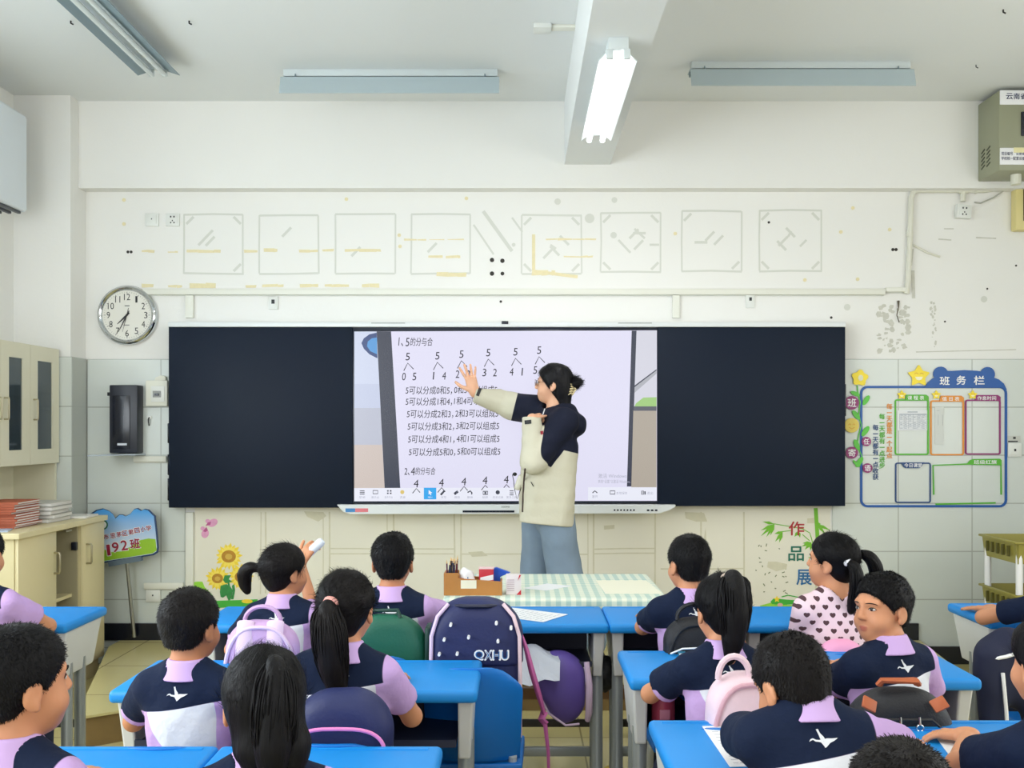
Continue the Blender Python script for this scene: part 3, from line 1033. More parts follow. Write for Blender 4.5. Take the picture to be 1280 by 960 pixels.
nstroke('border', M_nblue, rr_px(222, 210, 1090, 925, 38), .0145, closed=True)
hd = [(600, 214), (618, 185), (650, 158), (664, 152)] + [(697 + 45 * math.cos(a), 133 - 45 * math.sin(a)) for a in np.linspace(3.6, .45, 10)] + \
     [(760, 114), (840, 109), (915, 113), (938, 118)] + [(978 + 44 * math.cos(a), 134 - 44 * math.sin(a)) for a in np.linspace(2.7, -.5, 10)] + \
     [(1045, 165), (1075, 190), (1092, 225), (1086, 232), (1060, 214)]
hdr = nprism('header', M_nblue, hd, 1.6)
mb = MB()
for ch, a, b, c, d_ in (('班', 690, 148, 748, 199), ('务', 790, 143, 846, 196), ('栏', 894, 144, 957, 197)):
    (xa, ya), (xb, yb) = z7(a, d_), z7(c, b)
    text_into(mb, ch, wx(xa, ND) - on.x, wz(ya, ND) - on.z, wx(xb, ND) - on.x, wz(yb, ND) - on.z, -.0125, bold=.025)
mb.build('header_letters', M_white, nb, smooth=0)


def star(cx, cy, r, fat=.55, rot=0):
    pts = []
    for k in range(10):
        a = -PI / 2 + k * PI / 5 + rot
        rr = r if k % 2 == 0 else r * fat
        pts.append((cx + rr * math.cos(a), cy + rr * math.sin(a)))
    # round the tips
    out = []
    for i in range(10):
        p, a, b = Vector(pts[i]), Vector(pts[i - 1]), Vector(pts[(i + 1) % 10])
        t = .25 if i % 2 == 0 else .12
        for s in (0, .5, 1):
            q = (p.lerp(a, t * (1 - s))).lerp(p.lerp(b, t * s), s)
            q = p.lerp(a, t) * (1 - s) ** 2 + p * 2 * s * (1 - s) + p.lerp(b, t) * s * s
            out.append((q.x, q.y))
    return out


def smiley_star(cx, cy, r):
    st = nprism('star', M_nyel, star(cx, cy, r), 2)
    o1 = mat('star_orange', (214, 156, 40), .5)
    mb = MB()
    for sx in (-1, 1):
        stroke(mb, npol([(cx + sx * r * .38, cy - r * .18), (cx + sx * r * .2, cy - r * .26), (cx + sx * r * .06, cy - r * .18)]), .0035, -.0128, -.0118)
    mb.build('eyes', o1, st, smooth=0)
    mb = MB(); mb.prism(npol([(cx - r * .32, cy + r * .06), (cx + r * .32, cy + r * .06), (cx + r * .22, cy + r * .28), (cx, cy + r * .36), (cx - r * .22, cy + r * .28)]), -.0128, -.0118)
    mb.build('smile', mat('star_smile', (250, 246, 214), .5), st, smooth=0)


smiley_star(565, 145, 72)


def ntext(name, m, body, a, b, c, d_, lay=2, bold=.015):
    mb = MB()
    (xa, ya), (xb, yb) = z7(a, d_), z7(c, b)
    text_into(mb, body, wx(xa, ND) - on.x, wz(ya, ND) - on.z, wx(xb, ND) - on.x, wz(yb, ND) - on.z, -.006 * lay - .0006, bold=bold)
    return mb.build(name, m, nb, smooth=0)


def tab(m, x0, x1, y0, y1, yb, title, tx0, tx1):
    nstroke('panel_outline', m, rr_px(x0, y0, x1, yb, 10, 3), .0095, closed=True)
    nprism('panel_tab', m, [(tx0, y0 + 4), (tx0 + 8, y0 - 32), (x1 - 14, y0 - 32), (x1 + 2, y0 - 20), (x1 + 2, y0 + 4)], 1.5)
    ntext('tab_letters', M_white, title, tx0 + 16, y0 - 25, x1 - 26, y0 - 1, 1.5)


tab(M_ngreen, 427, 623, 288, 0, 614, '课 程 表', 482, 628)
tab(M_norange, 640, 834, 294, 0, 616, '值 日 表', 690, 834)
tab(M_npurple, 849, 1054, 290, 0, 612, '作息时间', 900, 1050)
for cx in (463, 670, 888):
    smiley_star(cx, 258, 30)
nstroke('panel_outline', M_nnavy, rr_px(429, 667, 636, 902, 10, 3), .0085, closed=True)
nprism('panel_tab', M_nnavy, [(458, 662), (598, 662), (580, 690), (568, 697), (486, 697), (474, 690)], 1.5)
ntext('tab_letters', M_white, '今日课堂', 478, 667, 584, 692, 1.5)
nstroke('panel_outline', M_ngreen, [(657, 856), (653, 680), (860, 672), (1060, 672), (1062, 856)], .0085)
nprism('panel_tab', M_ngreen, [(850, 676), (872, 650), (890, 642), (1052, 640), (1062, 650), (1062, 680)], 1.5)
ntext('tab_letters', M_white, '班级红旗', 895, 648, 1032, 672, 1.5)
nstroke('panel_foot', M_ngreen, [(668, 913), (1028, 905)], .0095)
for body, m, x, y0, y1 in (('每一天都是一个起点', M_norange, 391, 308, 640), ('每一天都有一点进步', M_ngreen, 347, 368, 700), ('每一天都有一点收获', M_nnavy, 308, 434, 768)):
    mb = MB()
    n = len(body)
    st = (y1 - y0) / n
    for k, ch in enumerate(body):
        a, b = z7(x - 17, y0 + st * (k + .96)), z7(x + 17, y0 + st * (k + .04))
        if ch == '一':
            a, b = z7(x - 15, y0 + st * (k + .6)), z7(x + 15, y0 + st * (k + .45))
        text_into(mb, ch, wx(a[0], ND) - on.x, wz(a[1], ND) - on.z, wx(b[0], ND) - on.x, wz(b[1], ND) - on.z, -.004, bold=.025)
    mb.build('slogan_letters', m, nb, smooth=0)
# vine with flower and the four round title letters
mb = MB()
stroke(mb, npol([(197, 200), (202, 250), (215, 300), (205, 380), (222, 440), (205, 500), (198, 560), (222, 620), (210, 690)]), .006, -.008, -.002)
for cx, cy, an, l in ((185, 250, .4, 30), (250, 290, -1.0, 34), (190, 378, .9, 34), (246, 475, -.95, 36), (194, 558, 1.2, 36), (210, 660, -1.0, 36), (185, 665, .9, 20)):
    c, s_ = math.cos(an), math.sin(an)
    pts = [(cx + l * math.cos(t) * c - .42 * l * math.sin(t) * s_, cy + l * math.cos(t) * s_ + .42 * l * math.sin(t) * c) for t in np.linspace(0, 2 * PI, 17)[:-1]]
    mb.prism(npol(pts), -.010, -.004)
mb.build('vine', M_nleaf, nb, smooth=0)
fl = [(212 + (50 + 7 * math.cos(5 * a + 1)) * math.cos(a) * .9, 156 + (45 + 6 * math.cos(5 * a + 1)) * math.sin(a)) for a in np.linspace(0, 2 * PI, 41)[:-1]]
nprism('flower', M_nyel, fl, 2)
nprism('flower_centre', mat('notice_cream', (226, 226, 200), .5), [(216 + 15 * math.cos(a), 156 + 18 * math.sin(a)) for a in np.linspace(0, 2 * PI, 17)[:-1]], 2.2)
for cx, cy, r, m, ch in ((163, 305, 41, M_npurple, '班'), (162, 440, 44, mat('notice_gold', (228, 204, 96), .5), '主'), (250, 537, 28, M_npurple, '任'), (163, 604, 36, M_npurple, '寄'), (257, 696, 29, M_npurple, '语')):
    nprism('round_letter_disc', m, [(cx + r * math.cos(a), cy + r * math.sin(a)) for a in np.linspace(0, 2 * PI, 25)[:-1]], 2.4)
    if ch != '主':
        ntext('round_letter', M_white, ch, cx - r * .62, cy - r * .62, cx + r * .62, cy + r * .62, 2.4)
    else:
        mb = MB()
        for sx in (-1, 1):
            stroke(mb, npol([(cx + sx * 20, cy - 2), (cx + sx * 12, cy - 10), (cx + sx * 5, cy - 2)]), .004, -.0152, -.0142)
        stroke(mb, npol([(cx - 16, cy + 12), (cx, cy + 22), (cx + 16, cy + 12)]), .004, -.0152, -.0142)
        mb.build('smile_marks', mat('star_orange', (214, 156, 40), .5), nb, smooth=0)
# papers taped in the panels: separate sheets
M_paper = mat('white_paper', (232, 234, 236), .7)
pp = thing('timetable_sheet', 'printed timetable sheet taped inside the green outlined notice panel', 'paper', P(1140, 530, ND))
op = Vector(pp.location)


def ppoly(pts):
    return [(wx(a, ND) - op.x, wz(b, ND) - op.z) for a, b in [z7(*p) for p in pts]]


mb = MB(); mb.prism(ppoly([(440, 350), (626, 350), (626, 470), (440, 472)]), -.003, -.0015); mb.build('sheet', M_paper, pp, smooth=0)
mb = MB()
for k in range(9):
    v = 374 + k * 11
    stroke(mb, ppoly([(452, v), (614, v)]), .0012 if k else .004, -.004, -.003)
for k in range(7):
    u = 452 + k * 27
    stroke(mb, ppoly([(u, 372), (u, 462)]), .0012, -.004, -.003)
for k in range(8):
    for j in range(6):
        if random.random() < .8:
            u, v = 456 + j * 27, 380 + k * 11
            stroke(mb, ppoly([(u, v), (u + random.uniform(8, 19), v)]), .0022, -.004, -.003)
stroke(mb, ppoly([(500, 360), (560, 360)]), .004, -.004, -.003)
mb.build('print', mat('print_blue_grey', (128, 140, 156), .7), pp, smooth=0)
pp = thing('duty_sheet', 'pale blank-looking sheet with faint columns inside the orange panel', 'paper', P(1182, 530, ND)); op = Vector(pp.location)
mb = MB(); mb.prism(ppoly([(664, 330), (718, 330), (718, 556), (664, 556)]), -.003, -.0015); mb.build('sheet', mat('grey_paper', (214, 217, 212), .7), pp, smooth=0)
mb = MB(); stroke(mb, ppoly([(674, 352), (692, 352)]), .003, -.004, -.003); stroke(mb, ppoly([(684, 376), (684, 440)]), .002, -.004, -.003); stroke(mb, ppoly([(710, 376), (710, 440)]), .002, -.004, -.003)
mb.build('print', mat('print_faint', (186, 190, 188), .7), pp, smooth=0)

# ================================================================== WALL STICKERS
st = thing('sunflower_sticker', 'wall sticker of three yellow sunflowers over a green patch', 'sticker', P(280, 720, WY)); os_ = Vector(st.location)


def spoly(pts):
    return [(wx(a, WY) - os_.x, wz(b, WY) - os_.z) for a, b in pts]


M_petal = mat('petal_yellow', (246, 214, 52), .5, noise=.12, nscale=40)
M_petal2 = mat('petal_light', (252, 228, 92), .5)
M_seed = mat('seed_brown', (186, 134, 34), .6, noise=.25, nscale=90)
M_sgreen = mat('sticker_green', (58, 164, 66), .5, noise=.15, nscale=20)
M_slime = mat('sticker_lime', (150, 214, 60), .5)
for cx, cy, r, n, sr in ((286, 695.5, 17.5, 17, 9), (272, 723, 15.5, 15, 7), (301.5, 721, 16.5, 16, 8)):
    for rr, m, off, lay in ((r, M_petal, 0, .0015), (r * .82, M_petal2, .5, .0022)):
        mb = MB()
        for k in range(n):
            a = 2 * PI * (k + off) / n + random.uniform(-.08, .08)
            l = rr * random.uniform(.9, 1.06)
            w = .17
            mb.prism(spoly([(cx + .35 * rr * math.cos(a - w * 1.4), cy + .35 * rr * math.sin(a - w * 1.4)), (cx + .75 * l * math.cos(a - w), cy + .75 * l * math.sin(a - w)), (cx + l * math.cos(a), cy + l * math.sin(a)), (cx + .75 * l * math.cos(a + w), cy + .75 * l * math.sin(a + w)), (cx + .35 * rr * math.cos(a + w * 1.4), cy + .35 * rr * math.sin(a + w * 1.4))]), -lay - k * 1e-5, .001)
        mb.build('petals', m, st, smooth=0)
    mb = MB(); mb.prism(spoly(circ(cx, cy, sr, 24, sr * .86)), -.003, .001); mb.build('seed_head', M_seed, st, smooth=0)
    mb = MB(); mb.prism(spoly(circ(cx, cy + .3, sr * .5, 18, sr * .42)), -.0035, .001); mb.build('seed_centre', mat('seed_gold', (214, 176, 72), .6), st, smooth=0)
mb = MB()
mb.prism(spoly([(275, 740), (276, 732), (283, 730), (288, 733), (291, 738), (289, 748), (286, 751), (283, 744), (279, 747), (276, 746)]), -.0032, .001)
mb.prism(spoly([(290, 732), (293, 730), (294, 738), (292, 749), (289, 749), (291, 740)]), -.003, .001)
stroke(mb, spoly([(284, 720), (287, 735), (287, 750)]), .012, -.0028, .001)
mb.prism(spoly([(281, 719), (289, 719), (286, 724), (291, 727), (282, 729), (279, 725)]), -.0036, .001)
mb.build('leaves', mat('leaf_dark', (46, 140, 66), .5, noise=.3, nscale=30), st, smooth=0)
mb = MB(); mb.prism(spoly([(242, 728), (246, 727), (253, 727), (256, 734), (263, 741), (268, 748), (271, 760), (242, 760)]), -.002, .001); mb.build('lime_patch', M_slime, st, smooth=0)
mb = MB(); mb.prism(spoly([(268, 751), (300, 750), (322, 749), (322, 757), (271, 760)]), -.0025, .001)
for a in (0, 1.6, 3.1, 4.7):
    mb.prism(spoly(circ(261 + 2.6 * math.cos(a), 745 + 2.6 * math.sin(a), 2.4, 8)), -.003, .001)
mb.build('green_patch', mat('leaf_mid', (66, 178, 56), .5), st, smooth=0)
mb = MB(); mb.prism(spoly(circ(309, 751.5, 7, 12, 2.6)), -.0034, .001); mb.build('yellow_spot', M_petal, st, smooth=0)
bt = thing('butterfly_sticker', 'pink butterfly wall sticker below left end of the board', 'sticker', P(261, 660, WY)); os_ = Vector(bt.location)
mb = MB()
for cx, cy, rx, ry, an in ((266, 653.5, 6.5, 4.6, -.5), (260, 651.5, 3.2, 2.6, .3), (256.5, 667, 4.6, 5.6, .3), (253.5, 660.5, 2.8, 2.6, 0)):
    c, s_ = math.cos(an), math.sin(an)
    mb.prism(spoly([(cx + rx * math.cos(t) * c - ry * math.sin(t) * s_, cy + rx * math.cos(t) * s_ + ry * math.sin(t) * c) for t in np.linspace(0, 2 * PI, 19)[:-1]]), -.002, .001)
mb.build('wings', mat('butterfly_pink', (226, 160, 196), .5, noise=.2, nscale=50), bt, smooth=0)
mb = MB(); mb.prism(spoly([(257, 657.5), (263, 656), (264, 652), (260, 653)]), -.0028, .001); mb.prism(spoly([(254, 664), (258, 658.5), (260, 663), (257, 665)]), -.0028, .001); mb.build('wing_marks', mat('butterfly_deep', (188, 84, 140), .5), bt, smooth=0)

bs = thing('bamboo_sticker', 'green bamboo wall sticker with three Chinese characters beside it', 'sticker', P(1000, 700, WY)); os_ = Vector(bs.location)
M_bam = mat('bamboo_green', (116, 186, 44), .5)
mb = MB()
stroke(mb, spoly([(1019.5, 635), (1021, 660), (1023, 690), (1026, 735), (1027, 756)]), .024, -.002, .001)
mb.build('stalk', M_bam, bs, smooth=0)
mb = MB()
for pts in ([(963, 654), (975, 656), (987, 658), (1003, 661)], [(1003, 661), (1012, 666), (1014, 672), (1019, 692)], [(973, 665), (990, 663)], [(1003, 668), (1012, 676)]):
    stroke(mb, spoly(pts), .005, -.002, .001)
for (x0, y0), tips in (((968, 655), [(951, 663), (951, 670), (958, 671), (963, 669), (953, 652)]), ((978, 665), [(969, 677), (974, 678), (968, 667)]), ((1014, 678), [(1002, 683), (1006, 687), (1013, 688), (1003, 679)]),
                       ((1021, 655), [(1038, 663), (1032, 668), (1026, 655)]), ((1018, 697), [(1009, 704), (1010, 697)]), ((998, 664), [(993, 671), (1000, 672)])):
    for tx, ty in tips:
        dx, dy = tx - x0, ty - y0
        l = math.hypot(dx, dy)
        nx, ny = -dy / l * 1.9, dx / l * 1.9
        mb.prism(spoly([(x0, y0), (x0 + .45 * dx + nx, y0 + .45 * dy + ny), (tx, ty), (x0 + .45 * dx - nx, y0 + .45 * dy - ny)]), -.0026, .001)
mb.build('leaves', M_bam, bs, smooth=0)
for nm, ch, x0, y0, x1, y1, c in (('letter', '作', 986, 652, 1005, 669, (176, 40, 48)), ('letter', '品', 985.5, 683, 1004.5, 701, (24, 110, 90)), ('letter', '展', 995.5, 712, 1014.5, 731, (30, 104, 160))):
    mb = MB(); text_into(mb, ch, wx(x0, WY) - os_.x, wz(y1, WY) - os_.z, wx(x1, WY) - os_.x, wz(y0, WY) - os_.z, -.0035, bold=.018); mb.build(nm, mat('letter_%d' % c[0], c, .45), bs, smooth=0)
mb = MB(); mb.prism(spoly([(950, 757), (965, 753), (985, 756), (1000, 757), (1000, 760), (950, 760)]), -.002, .001); mb.build('lime_patch', M_slime, bs, smooth=0)
mb = MB(); mb.prism(spoly([(963, 752), (967, 748), (990, 750), (1000, 750), (1000, 755), (975, 756), (965, 755)]), -.0026, .001); stroke(mb, spoly([(977, 746), (985, 744), (1000, 747)]), .006, -.0026, .001)
mb.build('green_patch', mat('leaf_mid', (66, 178, 56), .5), bs, smooth=0)
mb = MB(); mb.prism(spoly(star(971, 749, 4.5, .45)), -.003, .001); mb.build('yellow_flower', M_petal, bs, smooth=0)
mb = MB(); mb.prism(spoly(circ(975, 756, 3.6, 10, 2.4)), -.003, .001); mb.build('pink_flower', mat('flower_pink', (226, 178, 160), .5), bs, smooth=0)
mb = MB()
for k in range(26):
    x, y = random.uniform(940, 984), random.uniform(676, 748)
    a, l = random.uniform(0, PI), random.uniform(.8, 2)
    stroke(mb, [((wx(x, WY) - os_.x) + s_ * l / 200 * math.cos(a), (wz(y, WY) - os_.z) + s_ * l / 200 * math.sin(a)) for s_ in (-1, 1)], .006, -.001, .001)
mb.build('glue_specks', mat('speck_olive', (130, 136, 104), .8), bs, smooth=0)

# ================================================================== LAMPS ON THE CEILING
M_lampw = mat('lamp_white_metal', (206, 214, 214), .35)
M_tube_off = mat('unlit_tube', (214, 222, 222), .2)
M_lampg = mat('lamp_grey_edge', (120, 140, 148), .4)


def board_lamp(label, c, L_=1.22):
    """reflector lamp lit towards the board, lying along x"""
    t = thing('board_lamp', label, 'ceiling lamp', c, group=None)
    mb = MB(); mb.box((0, 0, -.02), (L_ - .02, .05, .04), bev=.004); mb.build('channel', M_lampw, t)
    mb = MB()
    sec = [(.05, -.046), (-.025, -.046), (-.045, -.052), (-.075, -.150), (-.071, -.153), (-.040, -.058), (-.022, -.052), (.05, -.052)]
    mb.prism(sec, -L_ / 2, L_ / 2, plane='yz')
    mb.build('reflector', mat('reflector_grey', (176, 190, 194), .4), t, smooth=0)
    for s_ in (-1, 1):
        mb = MB(); mb.box((s_ * (L_ / 2 - .012), .01, -.06), (.02, .03, .03), bev=.003); mb.build('lamp_holder', M_lampg, t)
    mb = MB(); mb.tube([(-L_ / 2 + .03, .012, -.07), (L_ / 2 - .03, .012, -.07)], .013, 10); mb.build('tube', M_tube_off, t)
    mb = MB()
    for s_ in (-1, 1):
        mb.tube([(s_ * (L_ / 2 - .08), -.03, -.03), (s_ * (L_ / 2 - .08), -.03, -.055)], .004, 6)
    mb.build('screws', M_lampg, t)
    return t


board_lamp('unlit white reflector lamp on the ceiling left of the beam', (wx(488.5, 5.62), 5.62, ZC))
board_lamp('unlit grey-blue reflector lamp on the ceiling right of the beam', (wx(1000, 5.50), 5.50, ZC))

M_lit = mat('lit_tube', (255, 255, 255), .3, emit=5.0)


def twin_lamp(label, c, lit, L_=1.24, two=True):
    """open batten with two tubes, lying along y"""
    t = thing('tube_lamp', label, 'ceiling lamp', c)
    mb = MB(); mb.box((0, 0, -.025), (.085, L_, .05), bev=.004); mb.build('batten', M_lampw, t)
    if lit:
        mb = MB()
        for s_ in (-1, 1):
            mb.prism([(s_ * .040, -.045), (s_ * .082, -.085), (s_ * .080, -.089), (s_ * .038, -.051)], -L_ / 2 + .04, L_ / 2 - .04)
        mb.build('reflector', M_lampw, t, smooth=0)
    if not lit:
        mb = MB()
        mb.prism([(-.045, -.05), (-.115, -.075), (-.115, -.079), (-.045, -.056)], -L_ / 2, L_ / 2)
        mb.prism([(.045, -.05), (.115, -.075), (.115, -.079), (.045, -.056)], -L_ / 2, L_ / 2)
        mb.build('wing', M_lampg, t, smooth=0)
    for s_ in (-1, 1):
        for e in (-1, 1):
            mb = MB(); mb.box((s_ * .036, e * (L_ / 2 - .012), -.068), (.028, .022, .042), bev=.004); mb.build('lamp_holder', M_lampw, t)
        mb = MB(); mb.tube([(s_ * .036, -L_ / 2 + .02, -.078), (s_ * .036, L_ / 2 - .02, -.078)], .0135, 10)
        mb.build('tube', M_lit if lit else M_tube_off, t)
    return t


twin_lamp('bright lit twin tube lamp hanging under the ceiling beam', (.415, 4.76, 3.09), True)
area('beam_lamp_light', (.415, 4.76, 2.985), (0, 0, 0), .12, 1.2, 9, (1, 1, 1))
twin_lamp('unlit twin tube lamp on the ceiling at upper left', (-1.97, 4.86, ZC), False)
# the other lit rows further back, over the class
for x, y, z in ((.415, 2.2, 3.09), (.415, -.4, 3.09)):
    twin_lamp('lit twin tube lamp under the beam over the back rows', (x, y, z), True)['group'] = 'lit lamps over the back rows'
    area('lamp_light', (x, y, z - .11), (0, 0, 0), .12, 1.2, 12, (1, 1, 1))
# white bracket, plugs and hook stubs on the ceiling
t = thing('ceiling_socket', 'white surface socket on the ceiling left of the beam', 'socket', (wx(688, 5.0), wx(0, 1) * 0 + 5.0, ZC))
mb = MB(); mb.box((-.04, 0, -.012), (.09, .09, .024), bev=.004); mb.build('face_plate', M_plate, t)
mb = MB(); mb.box((.065, 0, -.008), (.12, .05, .016), bev=.003); mb.build('trunking', M_trunk, t)
for px, py in ((88.5, 26), (236.5, 26), (1254, 12), (1220, 81)):
    H = ZC - CZ
    d = FX * H / (Y0 - py)
    t = thing('ceiling_hook', {88.5: 'small dark hook stub on the ceiling left of upper left lamp', 236.5: 'small dark hook stub on the ceiling right of upper left lamp', 1254: 'small dark hook stub on the ceiling, top right corner', 1220: 'tiny dark hook stub on the ceiling near olive box'}[px], 'hook', (wx(px, d), d, ZC))
    mb = MB(); mb.tube([(0, 0, 0), (0, 0, -.012), (.012, 0, -.018)], .004 if px != 1220 else .0025, 6); mb.build('hook', M_ink, t)

# ================================================================== AIR CONDITIONER (its end shows at the left edge)
ac = thing('air_conditioner', 'white wall air conditioner cut by left edge, dark slotted underside', 'air conditioner', (XL, 5.55, 2.98))
ac.location = (XL, 5.60, 3.0)
mb = MB(); mb.box((.10, -.2, 0), (.2, .82, .56), bev=.02, seg=3); mb.build('case', mat('ac_white', (222, 230, 236), .35), ac)
for k in range(3):
    mb = MB(); mb.box((.06 + .055 * k, -.2, -.287), (.02, .74, .016), bev=.003); mb.build('louvre', mat('ac_louvre', (52, 60, 72), .4), ac)

# ================================================================== OLIVE DISPLAY BOX (top right)
M_olive = mat('olive_grey_metal', (150, 152, 126), .45)
dbx = thing('display_box', 'olive metal box with white label bands in top right corner', 'box', P(1310, 165, 6.14))
od = Vector(dbx.location)
x0, x1, d0, d1 = 2.825, 3.52, 5.88, 6.148
z0, z1 = wz(213, 5.88), wz(113, 5.88)
mb = MB()
mb.box(((x0 + x1) / 2 - od.x, (d0 + d1) / 2 - od.y, (z0 + z1) / 2 - od.z), (x1 - x0, d1 - d0, z1 - z0), bev=.006)
mb.build('case', M_olive, dbx)
for y0_, y1_, nm in ((113, 131, 'upper_label'), (185, 206, 'lower_label')):
    mb = MB(); mb.box(((x0 + x1) / 2 - od.x, d0 - .002 - od.y, (wz(y0_, d0) + wz(y1_, d0)) / 2 - od.z), (x1 - x0 - .01, .006, wz(y0_, d0) - wz(y1_, d0)), bev=.002)
    mb.build(nm, M_white, dbx)
mb = MB()
for ch, a, b in (('云', 1257, 1265.5), ('南', 1266.5, 1274), ('省', 1275, 1282), ('义', 1283, 1290), ('务', 1292, 1300), ('教', 1301, 1309), ('育', 1310, 1318)):
    text_into(mb, ch, wx(a, d0) - od.x, wz(124.5, d0) - od.z, wx(b, d0) - od.x, wz(117, d0) - od.z, d0 - .006 - od.y, bold=.02)
for line, yb, yt in (('项目编号：云南省一', 194.5, 190), ('学校统一配置设备号', 200.5, 196)):
    text_into(mb, line, wx(1251, d0) - od.x, wz(yb, d0) - od.z, wx(1284, d0) - od.x, wz(yt, d0) - od.z, d0 - .006 - od.y, bold=.01)
mb.build('lettering', mat('label_ink', (40, 46, 84), .5), dbx, smooth=0)
mb = MB(); mb.box((wx(1300, d0) - od.x, d0 - .004 - od.y, wz(155, d0) - od.z), (wx(1324, d0) - wx(1276, d0), .012, wz(140, d0) - wz(170, d0)), bev=.003); mb.build('display', M_blk, dbx)
mb = MB(); mb.box((wx(1276, d0) - od.x, d0 - .007 - od.y, wz(188, d0) - od.z), (.09, .002, .03)); mb.build('yellow_tag', mat('tag_cream', (236, 228, 176), .6), dbx)
for c_ in range(2):
    for r_ in range(5):
        mb = MB(); mb.box((x0 - .001 - od.x, d1 - .07 - c_ * .07 - od.y, wz(185, 6.0) + .0 - r_ * .024 - od.z), (.004, .045, .008), R=Matrix.Rotation(-.35, 3, 'X')); mb.build('vent_slot', mat('vent_dark', (78, 82, 64), .6), dbx)
mb = MB(); mb.tube([(x0 + .15 - od.x, d0 + .1 - od.y, z0 - od.z - .06), (x0 + .15 - od.x, d0 + .1 - od.y, z0 - od.z + .01)], .03, 10); mb.build('cable_gland', M_pipe, dbx)
tm = thing('wall_display', 'small cream framed wall display cut by right edge under olive box', 'display', P(1282, 263, WY))
ot = Vector(tm.location)
mb = MB(); mb.box((.0, -.035, 0), (.19, .07, .272), bev=.01); mb.build('case', mat('pale_yellow_plastic', (222, 208, 142), .4), tm)
mb = MB(); mb.box((.03, -.072, .02), (.16, .006, .2), bev=.002); mb.build('screen', M_blk, tm)
mb = MB(); mb.box((-.03, -.072, -.105), (.02, .006, .012)); mb.build('button', M_ink, tm)

# ================================================================== CABINETS ON THE LEFT
M_cab = mat('cream_laminate', (224, 211, 166), .4, noise=.03, nscale=5)
M_cabu = mat('pale_laminate', (228, 224, 200), .4, noise=.02, nscale=5)
M_cabin = mat('cabinet_inside', (176, 168, 138), .6)
M_hand = mat('handle_metal', (176, 168, 140), .3, .8)
CX = -2.49                      # plane of the lower doors
lc = thing('base_cabinet', 'long cream base cabinet with one doorless opening by left wall', 'cabinet', (-2.77, 5.45, 0))
ol = Vector(lc.location)
ya, yb, zt = 4.975, 6.02, .947
xa = XL + .01
mb = MB()
mb.prism([(xa - ol.x, ya - .03 - ol.y), (CX + .02 - ol.x, ya - .03 - ol.y), (CX + .02 - ol.x, yb - ol.y), (xa - ol.x, yb - ol.y)], zt - .03, zt, plane='xy')
mb.build('worktop', M_cab, lc, smooth=0, bevel=.004)
mb = MB()
mb.box(((xa + CX - .02) / 2 - ol.x, ya + .01 - ol.y, (zt - .03 + .1) / 2), (CX - .02 - xa, .02, zt - .13)); mb.build('end_panel', M_cab, lc)
mb = MB()
mb.box(((xa + CX - .02) / 2 - ol.x, yb - .01 - ol.y, (zt - .03 + .1) / 2), (CX - .02 - xa, .02, zt - .13))
mb.box((xa + .01 - ol.x, (ya + yb) / 2 - ol.y, (zt - .03 + .1) / 2), (.02, yb - ya, zt - .13))
mb.box(((xa + CX - .02) / 2 - ol.x, (ya + yb) / 2 - ol.y, .11), (CX - .02 - xa, yb - ya, .02))
mb.box(((xa + CX - .02) / 2 - ol.x, 5.695 - ol.y, (zt - .03 + .1) / 2), (CX - .02 - xa, .02, zt - .13))
mb.build('carcass', M_cabin, lc)
mb = MB(); mb.box(((xa + CX - .05) / 2 - ol.x, 5.55 - ol.y, .52), (CX - .05 - xa, .27, .018)); mb.build('shelf', M_cab, lc)
mb = MB(); mb.box((CX - .04 - ol.x, (ya + yb) / 2 - ol.y, .05), (.02, yb - ya - .04, .1)); mb.build('plinth', M_cab, lc)
for y0_, y1_, hy in ((ya + .004, 5.395, 5.365), (5.72, yb - .002, 5.765)):
    mb = MB(); mb.box((CX - .01 - ol.x, (y0_ + y1_) / 2 - ol.y, (.105 + zt - .034) / 2), (.018, y1_ - y0_ - .004, zt - .034 - .105), bev=.002)
    dr = mb.build('door', M_cab, lc)
    mb = MB(); yh = hy - ol.y; xh = CX - ol.x
    mb.tube([(xh - .002, yh, .80), (xh + .025, yh, .80), (xh + .03, yh, .79), (xh + .03, yh, .70), (xh + .025, yh, .69), (xh - .002, yh, .69)], .006, 8)
    mb.build('handle', M_hand, dr)
mb = MB(); mb.box((CX - .01 - ol.x, 5.708 - ol.y, (.105 + zt - .034) / 2), (.018, .02, zt - .034 - .105)); mb.build('stile', M_cab, lc)
for z in (.26, .80):
    mb = MB(); mb.box((CX - .03 - ol.x, 5.675 - ol.y, z), (.03, .022, .045), bev=.003); mb.build('hinge', M_blk2, lc)
mb = MB(); mb.box((CX - .01 - ol.x, 5.53 - ol.y, zt - .045), (.03, .07, .01)); mb.build('lock_plate', M_hand, lc)

UX = -2.78
uc = thing('upper_cabinet', 'pale upper cabinet with glass doors above the cream base cabinet', 'cabinet', (-2.92, 5.5, zt + .001))
ou = Vector(uc.location)
za, zb2 = 1.26, 1.945
yb = 6.02
mb = MB()
mb.box(((xa + UX) / 2 - ou.x, (ya + yb) / 2 - ou.y, zb2 - .01 - ou.z), (UX - xa, yb - ya, .02))
mb.box(((xa + UX) / 2 - ou.x, (ya + yb) / 2 - ou.y, za + .01 - ou.z), (UX - xa, yb - ya, .02))
mb.box(((xa + UX) / 2 - ou.x, yb - .01 - ou.y, (zt + zb2) / 2 - ou.z), (UX - xa, .02, zb2 - zt - .002))
mb.box(((xa + UX) / 2 - ou.x, ya + .01 - ou.y, (zt + zb2) / 2 - ou.z), (UX - xa, .02, zb2 - zt - .002))
mb.box((xa + .005 - ou.x, (ya + yb) / 2 - ou.y, (zt + zb2) / 2 - ou.z), (.01, yb - ya, zb2 - zt - .002))
mb.build('carcass', M_cabu, uc)
